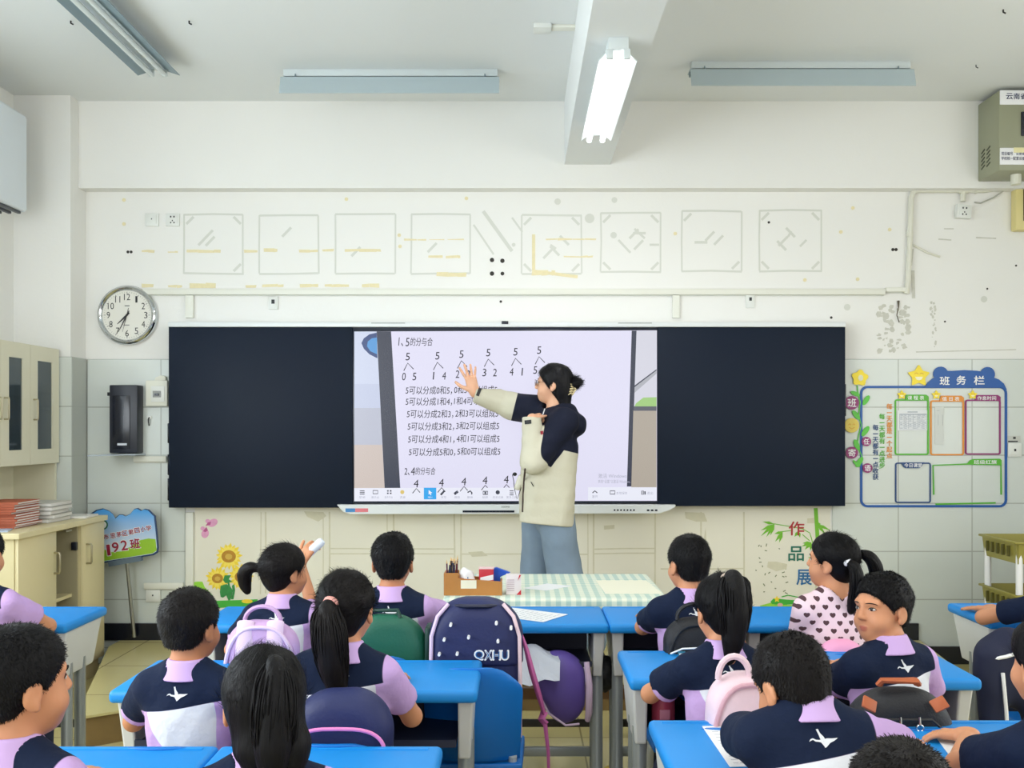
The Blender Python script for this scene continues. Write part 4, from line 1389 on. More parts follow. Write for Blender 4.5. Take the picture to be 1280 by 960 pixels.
mb = MB(); mb.box(((xa + UX - .03) / 2 - ou.x, (ya + yb) / 2 - ou.y, 1.585 - ou.z), (UX - .03 - xa, yb - ya - .04, .018)); mb.build('shelf', M_cabu, uc)
M_cglass = mat('cabinet_glass', (120, 140, 152), .08, trans=.85, spec=.6)
ds = [(5.02, 5.335), (5.335, 5.66), (5.66, 6.015)]
for k, (y0_, y1_) in enumerate(ds):
    xm, ym, zm = UX + .009 - ou.x, (y0_ + y1_) / 2 - ou.y, (za + zb2) / 2 - ou.z
    h, w = zb2 - za - .006, y1_ - y0_ - .004
    mb = MB()
    fr = .085
    mb.box((xm, ym - w / 2 + fr / 2, zm), (.018, fr, h)); mb.box((xm, ym + w / 2 - fr / 2, zm), (.018, fr, h))
    mb.box((xm, ym, zm + h / 2 - fr / 2), (.018, w - 2 * fr, fr)); mb.box((xm, ym, zm - h / 2 + fr / 2), (.018, w - 2 * fr, fr))
    dr = mb.build('door', M_cabu, uc)
    mb = MB(); mb.box((xm, ym, zm), (.005, w - 2 * fr + .01, h - 2 * fr + .01)); mb.build('glass_pane', M_cglass, dr)
    side = 1 if k in (0,) else -1
    yh = ym + side * (w / 2 - .035)
    mb = MB(); mb.tube([(xm + .008, yh, zm + .03), (xm + .033, yh, zm + .03), (xm + .035, yh, zm + .02), (xm + .035, yh, zm - .075), (xm + .033, yh, zm - .085), (xm + .008, yh, zm - .085)], .005, 8); mb.build('handle', M_hand, dr)

# exercise books stacked on the base cabinet, each a thing
M_bookr = mat('book_brick_red', (178, 92, 62), .6, noise=.05, nscale=20)
M_bookw = mat('book_pages', (230, 228, 222), .7)
for k in range(11):
    z = zt + .0005 + k * .0125
    bx = -2.70 + random.uniform(-.01, .012)
    t = thing('exercise_book', 'thin brick red exercise book in the stack on the cream cabinet', 'book', (bx, 5.30 + random.uniform(-.01, .01), z), random.uniform(-.05, .05), 'red exercise books stacked on the cabinet')
    mb = MB(); mb.box((0, 0, .006), (.19, .26, .0075)); mb.build('pages', M_bookw, t)
    mb = MB(); mb.box((0, 0, .0011), (.195, .265, .002)); mb.box((0, 0, .0109), (.195, .265, .002)); mb.box((.0, -.132, .006), (.195, .002, .0118)); mb.build('cover', M_bookr, t)
for k in range(5):
    z = zt + .0005 + k * .022
    t = thing('notebook', 'white paged notebook stacked behind the brick red exercise books', 'book', (-2.66 + random.uniform(-.01, .01), 5.62 + random.uniform(-.015, .015), z), random.uniform(-.08, .08), 'white notebooks stacked behind the red books')
    mb = MB(); mb.box((0, 0, .0105), (.19, .25, .017), bev=.003); mb.build('pages', M_bookw, t)
    mb = MB(); mb.box((0, 0, .0012), (.195, .255, .002)); mb.box((0, 0, .0198), (.195, .255, .002)); mb.build('cover', mat('book_grey', (202, 200, 192), .7), t)
t = thing('paper_stack', 'flat white papers lying at far end of the base cabinet', 'paper', (-2.62, 5.86, zt + .0005), .06)
mb = MB(); mb.box((0, 0, .006), (.24, .2, .012), bev=.002); mb.build('sheets', M_bookw, t)
t = thing('booklet', 'blue and white printed booklet at near edge of cabinet top', 'book', (-2.68, 5.055, zt + .0005), .3)
mb = MB(); mb.box((0, 0, .003), (.2, .14, .006)); mb.build('cover', mat('booklet_blue', (176, 190, 208), .5, noise=.2, nscale=14), t)

# ================================================================== STORAGE TROLLEY (right)
M_ol = mat('olive_plastic', (148, 140, 62), .45)
tr = thing('storage_trolley', 'olive plastic tray trolley with white posts behind right desk', 'trolley', (wx(1300, 5.35), 5.45, 0))
tr.location = (3.06, 5.55, 0)
w, dpt = .80, .42
for zt_, h in ((.74, .115), (.455, .115), (.17, .11)):
    mb = MB()
    # tray: floor and four leaning sides with a rim
    mb.box((0, 0, zt_ + .005), (w - .06, dpt - .06, .01))
    for sx in (-1, 1):
        mb.box((sx * (w / 2 - .015), 0, zt_ + h / 2), (.008, dpt - .03, h), R=Matrix.Rotation(sx * .12, 3, 'Y'))
        mb.box((0, sx * (dpt / 2 - .015), zt_ + h / 2), (w - .03, .008, h), R=Matrix.Rotation(-sx * .12, 3, 'X'))
        mb.box((sx * w / 2, 0, zt_ + h), (.018, dpt + .01, .012), bev=.003)
        mb.box((0, sx * dpt / 2, zt_ + h), (w + .01, .018, .012), bev=.003)
    ty = mb.build('tray', M_ol, tr)
    for k in range(9):
        mb = MB(); mb.box((-w / 2 + .12 + k * .07, -dpt / 2 - .001, zt_ + h * .55), (.012, .012, h * .5)); mb.build('slot', mat('olive_dark', (92, 88, 36), .6), ty)
    for k in range(5):
        mb = MB(); mb.box((-w / 2 - .001, -dpt / 2 + .09 + k * .06, zt_ + h * .55), (.014, .012, h * .5)); mb.build('slot', mat('olive_dark', (92, 88, 36), .6), ty)
for sx in (-1, 1):
    for sy in (-1, 1):
        mb = MB(); mb.tube([(sx * (w / 2 - .03), sy * (dpt / 2 - .03), .03), (sx * (w / 2 - .03), sy * (dpt / 2 - .03), .80)], .018, 12); mb.build('post', M_white, tr)
        mb = MB(); mb.lathe([(.006, -.012), (.028, -.01), (.028, .01), (.006, .012)], (sx * (w / 2 - .03), sy * (dpt / 2 - .03), .028), 14, Matrix.Rotation(PI / 2, 3, 'Y')); mb.build('castor', M_ink, tr)

# ================================================================== SOFT SHAPES: signed distance fields turned into meshes
def V3(*a):
    return np.array(a, np.float32)


def s_ell(p, c, r, R=None):
    q = p - np.asarray(c, np.float32)
    if R is not None:
        q = q @ R
    r = np.asarray(r, np.float32)
    k0 = np.sqrt(((q / r) ** 2).sum(-1))
    k1 = np.sqrt(((q / (r * r)) ** 2).sum(-1))
    return k0 * (k0 - 1.0) / np.maximum(k1, 1e-6)


def s_cap(p, a, b, ra, rb):
    a = np.asarray(a, np.float32); b = np.asarray(b, np.float32)
    ba = b - a
    h = np.clip(((p - a) @ ba) / max(float(ba @ ba), 1e-9), 0, 1)
    d = p - a - h[:, None] * ba
    return np.sqrt((d * d).sum(-1)) - (ra + (rb - ra) * h)


def s_box(p, c, half, r, R=None):
    q = p - np.asarray(c, np.float32)
    if R is not None:
        q = q @ R
    q = np.abs(q) - (np.asarray(half, np.float32) - r)
    return np.sqrt((np.maximum(q, 0) ** 2).sum(-1)) + np.minimum(q.max(-1), 0) - r


def s_pl(p, c, n):
    n = np.asarray(n, np.float32)
    n = n / np.sqrt(n @ n)
    return (p - np.asarray(c, np.float32)) @ n


def smin(a, b, k):
    h = np.clip(0.5 + 0.5 * (b - a) / k, 0, 1)
    return b + (a - b) * h - k * h * (1 - h)


def smax(a, b, k):
    return -smin(-a, -b, k)


def smins(k, *ds):
    d = ds[0]
    for e in ds[1:]:
        d = smin(d, e, k)
    return d


def chain(p, pts, rs, k=0.0):
    d = None
    for i in range(len(pts) - 1):
        e = s_cap(p, pts[i], pts[i + 1], rs[i], rs[i + 1])
        d = e if d is None else (np.minimum(d, e) if k == 0 else smin(d, e, k))
    return d


def wob3(p, f, seed=0):
    """cheap smooth noise in about -1..1"""
    r = np.random.RandomState(seed)
    o = 0
    for i in range(4):
        w = r.normal(size=3).astype(np.float32)
        w = w / np.linalg.norm(w) * f * (0.7 + 0.5 * i)
        o = o + np.sin(p @ w + r.uniform(0, 6.28)) / (1 + .4 * i)
    return o / 2.6


def sdf_arrays(f, lo, hi, h, B=8):
    lo = np.asarray(lo, np.float32) - 2 * h
    hi = np.asarray(hi, np.float32) + 2 * h
    nb = np.maximum(1, np.ceil((hi - lo) / (h * B)).astype(int))
    n = nb * B + 1
    idx = np.stack(np.meshgrid(*[np.arange(k) for k in nb], indexing='ij'), -1).reshape(-1, 3)
    d = f((lo + (idx * B + B / 2) * h).astype(np.float32))
    V = np.ones(n, np.float32)
    sg = np.where(d < 0, -1.0, 1.0).astype(np.float32).reshape(nb)
    V[:-1, :-1, :-1] = np.repeat(np.repeat(np.repeat(sg, B, 0), B, 1), B, 2)
    act = np.abs(d) < B * h * 0.87 * 1.5 + 0.012
    ia = idx[act]
    off = np.stack(np.meshgrid(np.arange(B), np.arange(B), np.arange(B), indexing='ij'), -1).reshape(-1, 3)
    for s in range(0, len(ia), 400):
        g = (ia[s:s + 400, None, :] * B + off[None]).reshape(-1, 3)
        V[g[:, 0], g[:, 1], g[:, 2]] = f((lo + g * h).astype(np.float32))
    S = V < 0
    c = np.zeros(n - 1, np.int8)
    for i in (0, 1):
        for j in (0, 1):
            for k in (0, 1):
                c += S[i:n[0] - 1 + i, j:n[1] - 1 + j, k:n[2] - 1 + k]
    cells = np.argwhere((c > 0) & (c < 8))
    ids = np.full(n - 1, -1, np.int32)
    ids[cells[:, 0], cells[:, 1], cells[:, 2]] = np.arange(len(cells))
    corner = {}
    for i in (0, 1):
        for j in (0, 1):
            for k in (0, 1):
                corner[(i, j, k)] = V[cells[:, 0] + i, cells[:, 1] + j, cells[:, 2] + k]
    acc = np.zeros((len(cells), 3), np.float32)
    cnt = np.zeros(len(cells), np.float32)
    ks = list(corner)
    for a in ks:
        for ax in range(3):
            if a[ax] == 0:
                b = list(a); b[ax] = 1; b = tuple(b)
                va, vb = corner[a], corner[b]
                m = (va < 0) != (vb < 0)
                t = np.where(m, va / np.where(m, va - vb, 1), 0)
                pos = np.array(a, np.float32)[None] + t[:, None] * (np.arange(3) == ax)[None]
                acc += pos * m[:, None]
                cnt += m
    vs = lo + (cells + acc / np.maximum(cnt, 1)[:, None]) * h
    faces = []
    for ax in range(3):
        A = [slice(None)] * 3; Bs = [slice(None)] * 3
        A[ax] = slice(0, -1); Bs[ax] = slice(1, None)
        e = np.argwhere(S[tuple(A)] != S[tuple(Bs)])
        u, v = (ax + 1) % 3, (ax + 2) % 3
        e = e[(e[:, u] > 0) & (e[:, v] > 0) & (e[:, u] < n[u] - 1) & (e[:, v] < n[v] - 1)]
        q = []
        for du, dv in ((-1, -1), (0, -1), (0, 0), (-1, 0)):
            t = e.copy(); t[:, u] += du; t[:, v] += dv
            q.append(ids[t[:, 0], t[:, 1], t[:, 2]])
        q = np.stack(q, -1)
        fl = ~S[e[:, 0], e[:, 1], e[:, 2]]
        q[fl] = q[fl][:, ::-1]
        faces.append(q)
    F = np.concatenate(faces)
    F = F[(F >= 0).all(1)]
    vs = vs.astype(np.float32)
    e = h * .5
    for _ in range(2):
        d = f(vs)
        g = np.stack([(f(vs + np.eye(3, dtype=np.float32)[i] * e) - f(vs - np.eye(3, dtype=np.float32)[i] * e)) / (2 * e) for i in range(3)], -1)
        gg = np.maximum((g * g).sum(-1), .05)
        st = g * (d / gg)[:, None]
        ln = np.sqrt((st * st).sum(-1))
        st *= np.minimum(1, .6 * h / np.maximum(ln, 1e-9))[:, None]
        vs = vs - st
    return vs, F


def mesh_np(name, vs, F, attrs=None):
    me = bpy.data.meshes.new(name)
    me.vertices.add(len(vs))
    me.vertices.foreach_set('co', np.asarray(vs, np.float32).ravel())
    k = F.shape[1]
    me.loops.add(F.size)
    me.loops.foreach_set('vertex_index', F.astype(np.int32).ravel())
    me.polygons.add(len(F))
    me.polygons.foreach_set('loop_start', np.arange(0, F.size, k, dtype=np.int32))
    me.polygons.foreach_set('use_smooth', np.ones(len(F), bool))
    if attrs:
        for nm, a in attrs.items():
            at = me.attributes.new(nm, 'FLOAT', 'POINT')
            at.data.foreach_set('value', np.asarray(a, np.float32))
    me.update()
    me.validate()
    return me


def sdf_obj(name, f, lo, hi, h, m, parent=None, attrs=None):
    vs, F = sdf_arrays(f, lo, hi, h)
    at = {k: fn(vs) for k, fn in attrs.items()} if attrs else None
    return link_mesh(name, mesh_np(name, vs, F, at), m, parent)


def rotm(yaw=0, pitch=0, roll=0):
    """columns are the turned axes; yaw about z, then pitch about x (nose up), then roll about y"""
    return np.array(Matrix.Rotation(yaw, 3, 'Z') @ Matrix.Rotation(pitch, 3, 'X') @ Matrix.Rotation(roll, 3, 'Y'), np.float32)


# ================================================================== DESKS
M_blue = mat('desk_blue', (0, 136, 216), 0.5, noise=.03, nscale=4)
M_leg = mat('desk_grey_metal', (164, 170, 170), .35, .35)
M_side = mat('desk_light_plastic', (214, 215, 210), .4)
M_bin = mat('desk_bin', (38, 42, 62), .5)
DW, DD, DZ = .498, .372, .76


def make_desk():
    t = thing('school_desk', 'x', 'desk')
    mb = MB(); mb.box((0, 0, DZ - .018), (DW, DD, .036), bev=.013, seg=3)
    mb.box((0, DD / 2 - .03, DZ + .0005), (DW - .06, .012, .002))
    mb.build('desktop', M_blue, t)
    mb = MB()
    mb.box((0, -.01, .60), (DW - .12, DD - .09, .006)); mb.box((0, DD / 2 - .055, .66), (DW - .12, .006, .12))
    mb.box((0, -DD / 2 + .036, .607), (DW - .12, .008, .02))
    mb.build('book_bin', M_bin, t)
    for s in (-1, 1):
        mb = MB()
        x0, x1 = s * (DW / 2 - .055), s * (DW / 2 - .012)
        top = [(-.155, DZ - .034), (.16, DZ - .034), (.10, .555), (-.125, .555)]
        A = [mb.bm.verts.new((x0, y, z)) for y, z in top]
        Bv = [mb.bm.verts.new((x1 if z > .6 else x1 - s * .010, y, z)) for y, z in top]
        mb.bm.faces.new(A); mb.bm.faces.new(Bv[::-1])
        for k in range(4):
            mb.bm.faces.new([A[k], Bv[k], Bv[(k + 1) % 4], A[(k + 1) % 4]])
        mb.build('side_bracket', M_side, t, smooth=0, bevel=.006)
        for yy_ in (-.095, .015):
            mb = MB()
            mb.tube([(s * .212, yy_, .60), (s * .212, yy_, .20), (s * .216, yy_ * 1.5 - .01, .03)], [.017, .017, .017], 10, flat=1.25)
            mb.build('leg', M_leg, t)
        mb = MB(); mb.box((s * .216, -.03, .022), (.04, .36, .034), bev=.01); mb.build('foot', M_leg, t)
    mb = MB(); mb.box((0, .015, .235), (.40, .02, .035), bev=.004); mb.build('crossbar', M_leg, t)
    mb = MB(); mb.box((0, .06, .33), (.40, .012, .03), bev=.003); mb.build('footrest_bar', M_nose, t)
    return t


desk0 = make_desk()
used = []


def put(proto, flag, x, y, rz, label, group=None, z=0.0):
    o = proto if not flag else copy_tree(proto)
    flag.append(1)
    o.location = (x, y, z)
    o.rotation_euler = (0, 0, rz)
    o['label'] = label
    if group:
        o['group'] = group
    return o


DG = 'blue school desks in rows'
for x, y, l in (
    (-.918, 3.805, 'blue school desk at left end of front row, girl with eraser sits there'),
    (-.419, 3.805, 'blue front row desk of the boy left of the empty middle desk'),
    (.08, 3.805, 'empty blue front row desk with loose worksheet, before the teacher table'),
    (.579, 3.805, 'blue front row desk just right of the empty middle one'),
    (1.078, 3.805, 'blue front row desk of the girl in heart pattern top'),
    (-.86, 2.885, 'second row blue desk of the crew cut boy at left'),
    (-.36, 2.885, 'second row blue desk of girl with long tied ponytail'),
    (.565, 3.015, 'second row blue desk of girl with high ponytail on the right'),
    (1.066, 3.015, 'second row blue desk of the boy looking back'),
    (-.917, 2.055, 'third row blue desk of the large-headed boy at lower left'),
    (-.418, 2.055, 'third row blue desk of girl with half up hair, bottom left'),
    (.565, 2.255, 'third row blue desk with worksheet under the boy bending down'),
    (1.066, 2.255, 'third row blue desk with small sheet at bottom right'),
    (-1.885, 3.80, 'blue desk by the left cabinet, only its right end shows'),
    (1.99, 3.88, 'blue desk by the right trolley, with forearm lying on it'),
):
    put(desk0, used, x, y, 0, l, DG)

# ================================================================== CHAIRS
M_cblue = mat('chair_blue', (0, 112, 196), .45, noise=.03, nscale=5)
M_cleg = mat('chair_pale_metal', (206, 208, 202), .35, .2)


def make_chair():
    t = thing('school_chair', 'x', 'chair')

    def grid(fn, nu, nv, name, th):
        bm = bmesh.new()
        G = [[bm.verts.new(fn(-1 + 2 * i / nu, j / nv)) for i in range(nu + 1)] for j in range(nv + 1)]
        for j in range(nv):
            for i in range(nu):
                bm.faces.new([G[j][i], G[j][i + 1], G[j + 1][i + 1], G[j + 1][i]])
        me = bpy.data.meshes.new(name)
        bm.to_mesh(me); bm.free()
        for p in me.polygons:
            p.use_smooth = True
        o = link_mesh(name, me, M_cblue, t)
        s = o.modifiers.new('thickness', 'SOLIDIFY'); s.thickness = th; s.offset = 0
        b = o.modifiers.new('round', 'BEVEL'); b.width = .004; b.segments = 2; b.limit_method = 'ANGLE'
        return o

    def back(u, v):
        z = .47 + .295 * v
        w = .150 - .012 * (1 - v)
        k = max(0, (v - .72) / .28)
        w *= math.sqrt(max(0.02, 1 - .55 * k ** 2.4))
        zz = z - .035 * abs(u) ** 5 * k
        return (w * u, -.165 + .035 * u * u - .05 * v + .02 * (1 - v) ** 3, zz)

    def seat(u, v):
        y = -.155 + .34 * v
        w = .146 + .012 * v
        k = max(0, (v - .8) / .2)
        w *= math.sqrt(1 - .3 * k ** 2)
        return (w * u, y, .452 - .012 * (1 - u * u) * math.sin(PI * v) - .03 * k ** 2)
    grid(back, 14, 14, 'backrest', .012)
    grid(seat, 12, 12, 'seat', .022)
    for sx in (-1, 1):
        mb = MB(); mb.tube([(sx * .118, -.13, .48), (sx * .118, -.12, .43), (sx * .135, -.165, .02)], .013, 10); mb.build('leg', M_cleg, t)
        mb = MB(); mb.tube([(sx * .118, .11, .435), (sx * .135, .15, .02)], .013, 10); mb.build('leg', M_cleg, t)
        mb = MB(); mb.tube([(sx * .118, -.12, .43), (sx * .118, .11, .435)], .012, 10); mb.build('seat_rail', M_cleg, t)
    return t


chair0 = make_chair()
cused = []
CG = 'blue plastic school chairs'
CH = {}
for key, x, y, l in (
    ('g1', -.80, 3.30, 'blue chair of the girl raising the eraser in front row'),
    ('b1', -.445, 3.30, 'blue chair of the front row boy with green bag behind him'),
    ('m1', -.135, 3.15, 'empty blue chair carrying the navy lettered backpack'),
    ('b2', .575, 3.32, 'blue chair of the front row boy right of the middle desk'),
    ('h1', 1.06, 3.34, 'blue chair of the girl in heart pattern top'),
    ('b3', -.80, 2.42, 'blue chair of crew cut boy in second row at left'),
    ('g2', -.42, 2.44, 'blue chair behind girl with long tied ponytail'),
    ('g3', .50, 2.56, 'blue chair of high ponytail girl with pink backpack'),
    ('b4', .98, 2.56, 'blue chair of the boy looking back, black bag on it'),
    ('b5', -.86, 1.66, 'blue chair of the large-headed boy at lower left'),
    ('g4', -.427, 1.62, 'blue chair of the half up hair girl at bottom left'),
    ('b6', .50, 1.78, 'blue chair of the boy bending over his worksheet'),
    ('g5', .98, 1.80, 'blue chair of the child cut by bottom right corner'),
    ('l1', -1.84, 3.32, 'blue chair of the child cut by the left edge'),
    ('r1', 1.86, 3.44, 'blue chair at the right trolley desk, navy jacket over it'),
    ('r2', .47, 1.16, 'blue chair of the child whose hair top shows at bottom'),
):
    CH[key] = put(chair0, cused, x, y, 0, l, CG)

# ================================================================== TEACHER TABLE
M_wood = mat('table_wood', (120, 86, 52), .5, noise=.12, nscale=12)
tt = thing('teacher_table', 'teacher table on wooden frame under green checked cloth', 'table', (.155, 4.49, 0))
mb = MB(); mb.box((0, 0, .745), (.90, .66, .03), bev=.004); mb.build('tabletop', M_wood, tt)
for sx in (-1, 1):
    for sy in (-1, 1):
        mb = MB(); mb.box((sx * .40, sy * .28, .365), (.05, .05, .73), bev=.004); mb.build('leg', M_wood, tt)
mb = MB(); mb.box((0, -.29, .66), (.78, .02, .10)); mb.build('apron', M_wood, tt)
mb = MB(); mb.box((0, .0, .28), (.78, .03, .05)); mb.build('stretcher', M_wood, tt)
M_cloth = mat('checked_cloth', (214, 224, 200), .8)
nt, N, L, b = nodes_of(M_cloth)
tc = N.new('ShaderNodeTexCoord'); sp = N.new('ShaderNodeSeparateXYZ'); L.new(tc.outputs['Object'], sp.inputs[0])


def stripes(sock, period, duty):
    a = math_node(nt, 'MULTIPLY', sock, 1 / period)
    a = math_node(nt, 'FRACT', a)
    return math_node(nt, 'LESS_THAN', a, duty)


sx_ = stripes(sp.outputs[0], .042, .5)
yz = math_node(nt, 'ADD', sp.outputs[1], sp.outputs[2])
sy_ = stripes(yz, .042, .5)
sm = math_node(nt, 'ADD', sx_, sy_)
fa = math_node(nt, 'MULTIPLY', sm, .5)
c1 = mixcol(nt, fa, rgb(234, 236, 216), rgb(168, 198, 190))
L.new(c1, b.inputs['Base Color'])
# cloth: top sheet with a hanging, slightly wavy hem
bm = bmesh.new()
hx, hy, zt_ = .462, .345, .7625
ring = []
nseg = 96
per = rrect(-hx, -hy, hx, hy, .02, 4)
cur = []
for i in range(len(per)):
    a, c_ = Vector(per[i]), Vector(per[(i + 1) % len(per)])
    k = max(1, int((c_ - a).length / .025))
    for j in range(k):
        cur.append(a.lerp(c_, j / k))
rows = []
for lv, (dz, out) in enumerate(((0, -.02), (0, 0), (-.006, .006), (-.03, .011), (-.052, .013))):
    row = []
    for i, p in enumerate(cur):
        n_ = Vector((max(-1, min(1, p.x / hx)), max(-1, min(1, p.y / hy)))).normalized()
        w_ = .006 * math.sin(i * .9) + .005 * math.sin(i * .37 + 1)
        o_ = out + (w_ * (lv - 2) * .5 if lv > 2 else 0)
        zz = dz + (.006 * math.sin(i * .23) if lv == 4 else 0)
        row.append(bm.verts.new((p.x + n_.x * o_, p.y + n_.y * o_, zt_ + zz)))
    rows.append(row)
for a, c_ in zip(rows[:-1], rows[1:]):
    for i in range(len(cur)):
        bm.faces.new([a[i], a[(i + 1) % len(cur)], c_[(i + 1) % len(cur)], c_[i]])
bm.faces.new(rows[0])
bmesh.ops.recalc_face_normals(bm, faces=bm.faces[:])
me = bpy.data.meshes.new('tablecloth'); bm.to_mesh(me); bm.free()
for p in me.polygons:
    p.use_smooth = len(p.vertices) == 4
cl = link_mesh('tablecloth', me, M_cloth)
cl.location = (.155, 4.49, 0)
s = cl.modifiers.new('thickness', 'SOLIDIFY'); s.thickness = .002; s.offset = 1
setp(cl, 'pale green checked tablecloth draped over the teacher table', 'tablecloth')
TZ = .7647
# organizer box of wood
M_bamb = mat('organiser_wood', (186, 126, 62), .5, noise=.12, nscale=18)
orgx, orgy = wx(591.5, 4.24), 4.26
og_ = thing('desk_organizer', 'wooden desk organizer box at left end of checked table', 'box', (orgx, orgy, TZ))
W_, D_ = .245, .10
mb = MB()
fr = [(-W_ / 2, 0), (W_ / 2, 0), (W_ / 2, .058), (-W_ / 2 + .06, .072), (-W_ / 2 + .06, .094), (-W_ / 2, .094)]
mb.prism(fr, -D_ / 2, -D_ / 2 + .007); mb.prism(fr, D_ / 2 - .007, D_ / 2)
mb.build('side_board', M_bamb, og_, smooth=0)
mb = MB(); mb.box((0, 0, .004), (W_ - .002, D_ - .014, .007)); mb.box((-W_ / 2 + .0035, 0, .047), (.007, D_ - .014, .094)); mb.box((W_ / 2 - .0035, 0, .029), (.007, D_ - .014, .058)); mb.box((-W_ / 2 + .062, 0, .047), (.007, D_ - .014, .08)); mb.build('partition', M_bamb, og_, smooth=0)
cols = [(30, 34, 60), (46, 30, 40), (120, 40, 40), (200, 160, 90), (60, 60, 90), (30, 40, 50), (150, 100, 60), (90, 30, 60), (210, 190, 120)]
for k in range(16):
    c = cols[k % 9]
    x = orgx - W_ / 2 + .013 + .038 * ((k * 7) % 16) / 16
    y = orgy - .034 + .068 * ((k * 5) % 16) / 16
    t = thing('pencil', 'sharpened pencil standing in the upright slot of the wooden organizer', 'pencil', (x, y, TZ + .009), 0, 'pencils in the wooden organizer')
    lean = Vector((random.uniform(-.008, .014), random.uniform(-.01, .01), 0))
    ln = random.uniform(.132, .152)
    mb = MB(); mb.tube([(0, 0, 0), Vector((0, 0, ln - .016)) + lean], .0036, 6); mb.build('barrel', mat('pencil_%d' % (k % 9), c, .4), t)
    mb = MB(); mb.tube([Vector((0, 0, ln - .016)) + lean, Vector((0, 0, ln)) + lean * 1.1], [.0036, .0006], 6); mb.build('tip', mat('pencil_wood', (226, 190, 130), .6), t)
M_red = mat('carton_red', (196, 38, 52), .4)
t = thing('red_carton', 'small red and white carton standing in the wooden organizer', 'carton', (orgx + .055, orgy + .012, TZ + .0085))
mb = MB(); mb.box((0, 0, .0495), (.062, .05, .097), bev=.002); mb.build('box', M_red, t)
mb = MB(); mb.prism([(-.025, .045), (.03, .052), (.03, .074), (-.025, .062)], -.0265, -.0252); mb.prism([(-.01, .0), (.031, .0), (.031, .048), (.01, .044)], -.0265, -.0252); mb.build('white_band', M_white, t, smooth=0)
mb = MB(); mb.box((0, 0, .099), (.064, .052, .004)); mb.build('lid_edge', mat('carton_pink', (236, 200, 196), .5), t)
t = thing('tissue_pack', 'crumpled white tissue pack sticking out of wooden organizer', 'tissue', (orgx - .03, orgy, TZ + .0085))
sdf_obj('pack', lambda p: s_ell(p, (0, 0, .05), (.034, .032, .048)) + .006 * wob3(p, 110, 3) - .002, (-.06, -.06, -.01), (.06, .06, .13), .005, M_white, t)
mb = MB(); mb.box((.0, -.03, .06), (.02, .006, .016), bev=.003); mb.build('blue_print', mat('print_blue', (70, 120, 170), .5), t)
t = thing('sticky_note', 'cream sticky note hanging on front of the wooden organizer', 'note', (orgx - .018, orgy - D_ / 2 - .002, TZ + .045))
mb = MB(); mb.box((0, 0, .002), (.066, .0015, .036), R=Matrix.Rotation(.12, 3, 'X')); mb.build('sheet', mat('note_cream', (244, 238, 214), .6), t)
t = thing('blue_pouch', 'folded blue plastic pouch behind the red carton in organizer', 'pouch', (orgx + .098, orgy + .03, TZ + .0085))
mb = MB()
mb.prism([(-.012, .0), (.014, .0), (.016, .06), (.06, .078), (.0, .10), (-.02, .095), (-.014, .06)], -.012, .012); mb.build('sleeve', mat('pouch_blue', (34, 84, 190), .35), t, smooth=0, bevel=.002)
t = thing('red_clip_box', 'tiny dark red box beside the pencils in wooden organizer', 'box', (orgx - .06, orgy - .03, TZ + .0085))
mb = MB(); mb.box((.012, 0, .032), (.02, .02, .062), bev=.002); mb.build('case', mat('dark_red', (130, 34, 30), .4), t)
t = thing('printed_carton', 'small white and pink printed carton right of the organizer', 'carton', (wx(642, 4.26), 4.25, TZ))
mb = MB(); mb.box((0, 0, .042), (.064, .045, .084), bev=.002); mb.build('box', mat('carton_white', (226, 216, 216), .5), t)
mb = MB()
for k in range(6):
    mb.box((-.012, -.0232, .018 + k * .009), (.03, .001, .003))
mb.build('small_print', mat('print_pinkgrey', (192, 170, 176), .6), t, smooth=0)
mb = MB(); mb.prism([(.012, 0), (.032, 0), (.032, .022)], -.0238, -.0222); mb.prism([(.018, .06), (.032, .084), (.024, .084)], -.0238, -.0222); mb.build('red_corner', M_red, t, smooth=0)


def sheet(name, label, pts, z, m=None, curl=.0, lines=0, ink=None, th=.0012, cat='paper'):
    cx = sum(p[0] for p in pts) / len(pts); cy = sum(p[1] for p in pts) / len(pts)
    t = thing(name, label, cat, (cx, cy, z))
    mb = MB(); mb.prism([(a - cx, b - cy) for a, b in pts], 0, th, plane='xy'); mb.build('sheet', m or M_paper, t, smooth=0)
    if lines:
        a, b, c, d = [Vector((p[0] - cx, p[1] - cy)) for p in pts[:4]]
        mb = MB()
        for k in range(lines):
            v = (k + 1) / (lines + 1)
            l, r = a.lerp(d, v), b.lerp(c, v)
            u = .1
            while u < .8:
                w = random.uniform(.04, .16)
                p, q = l.lerp(r, u), l.lerp(r, min(.9, u + w))
                n_ = Vector((-(q - p).y, (q - p).x)).normalized() * .0022
                mb.prism([(p + n_)[:], (q + n_)[:], (q - n_)[:], (p - n_)[:]], th, th + .0003, plane='xy')
                u += w + random.uniform(.02, .08)
        mb.build('writing', ink or mat('pencil_grey', (186, 190, 198), .8), t, smooth=0)
    return t


sheet('worksheet', 'loose white sheet lying on checked tablecloth near the carton', [(wx(654, 4.4), 4.40), (wx(684, 4.52), 4.53), (wx(715, 4.45), 4.46), (wx(683, 4.34), 4.335)], TZ)
sheet('worksheet', 'large cream sheet on checked tablecloth, right end', [(wx(745, 4.62), 4.62), (wx(808, 4.62), 4.62), (wx(828, 4.25), 4.25), (wx(757, 4.25), 4.25)], TZ, mat('cream_paper', (238, 236, 214), .7))
sheet('worksheet', 'white worksheet lying on the empty front row desk', [(wx(609, 3.80), 3.79), (wx(641, 3.93), 3.94), (wx(710, 3.79), 3.80), (wx(679, 3.65), 3.65)], DZ + .001, lines=10)
sheet('worksheet', 'white worksheet under the arm of boy bending over right desk', [(wx(881, 2.34), 2.375), (wx(960, 2.34), 2.38), (wx(985, 2.09), 2.10), (wx(913, 2.085), 2.09)], DZ + .001, lines=12)
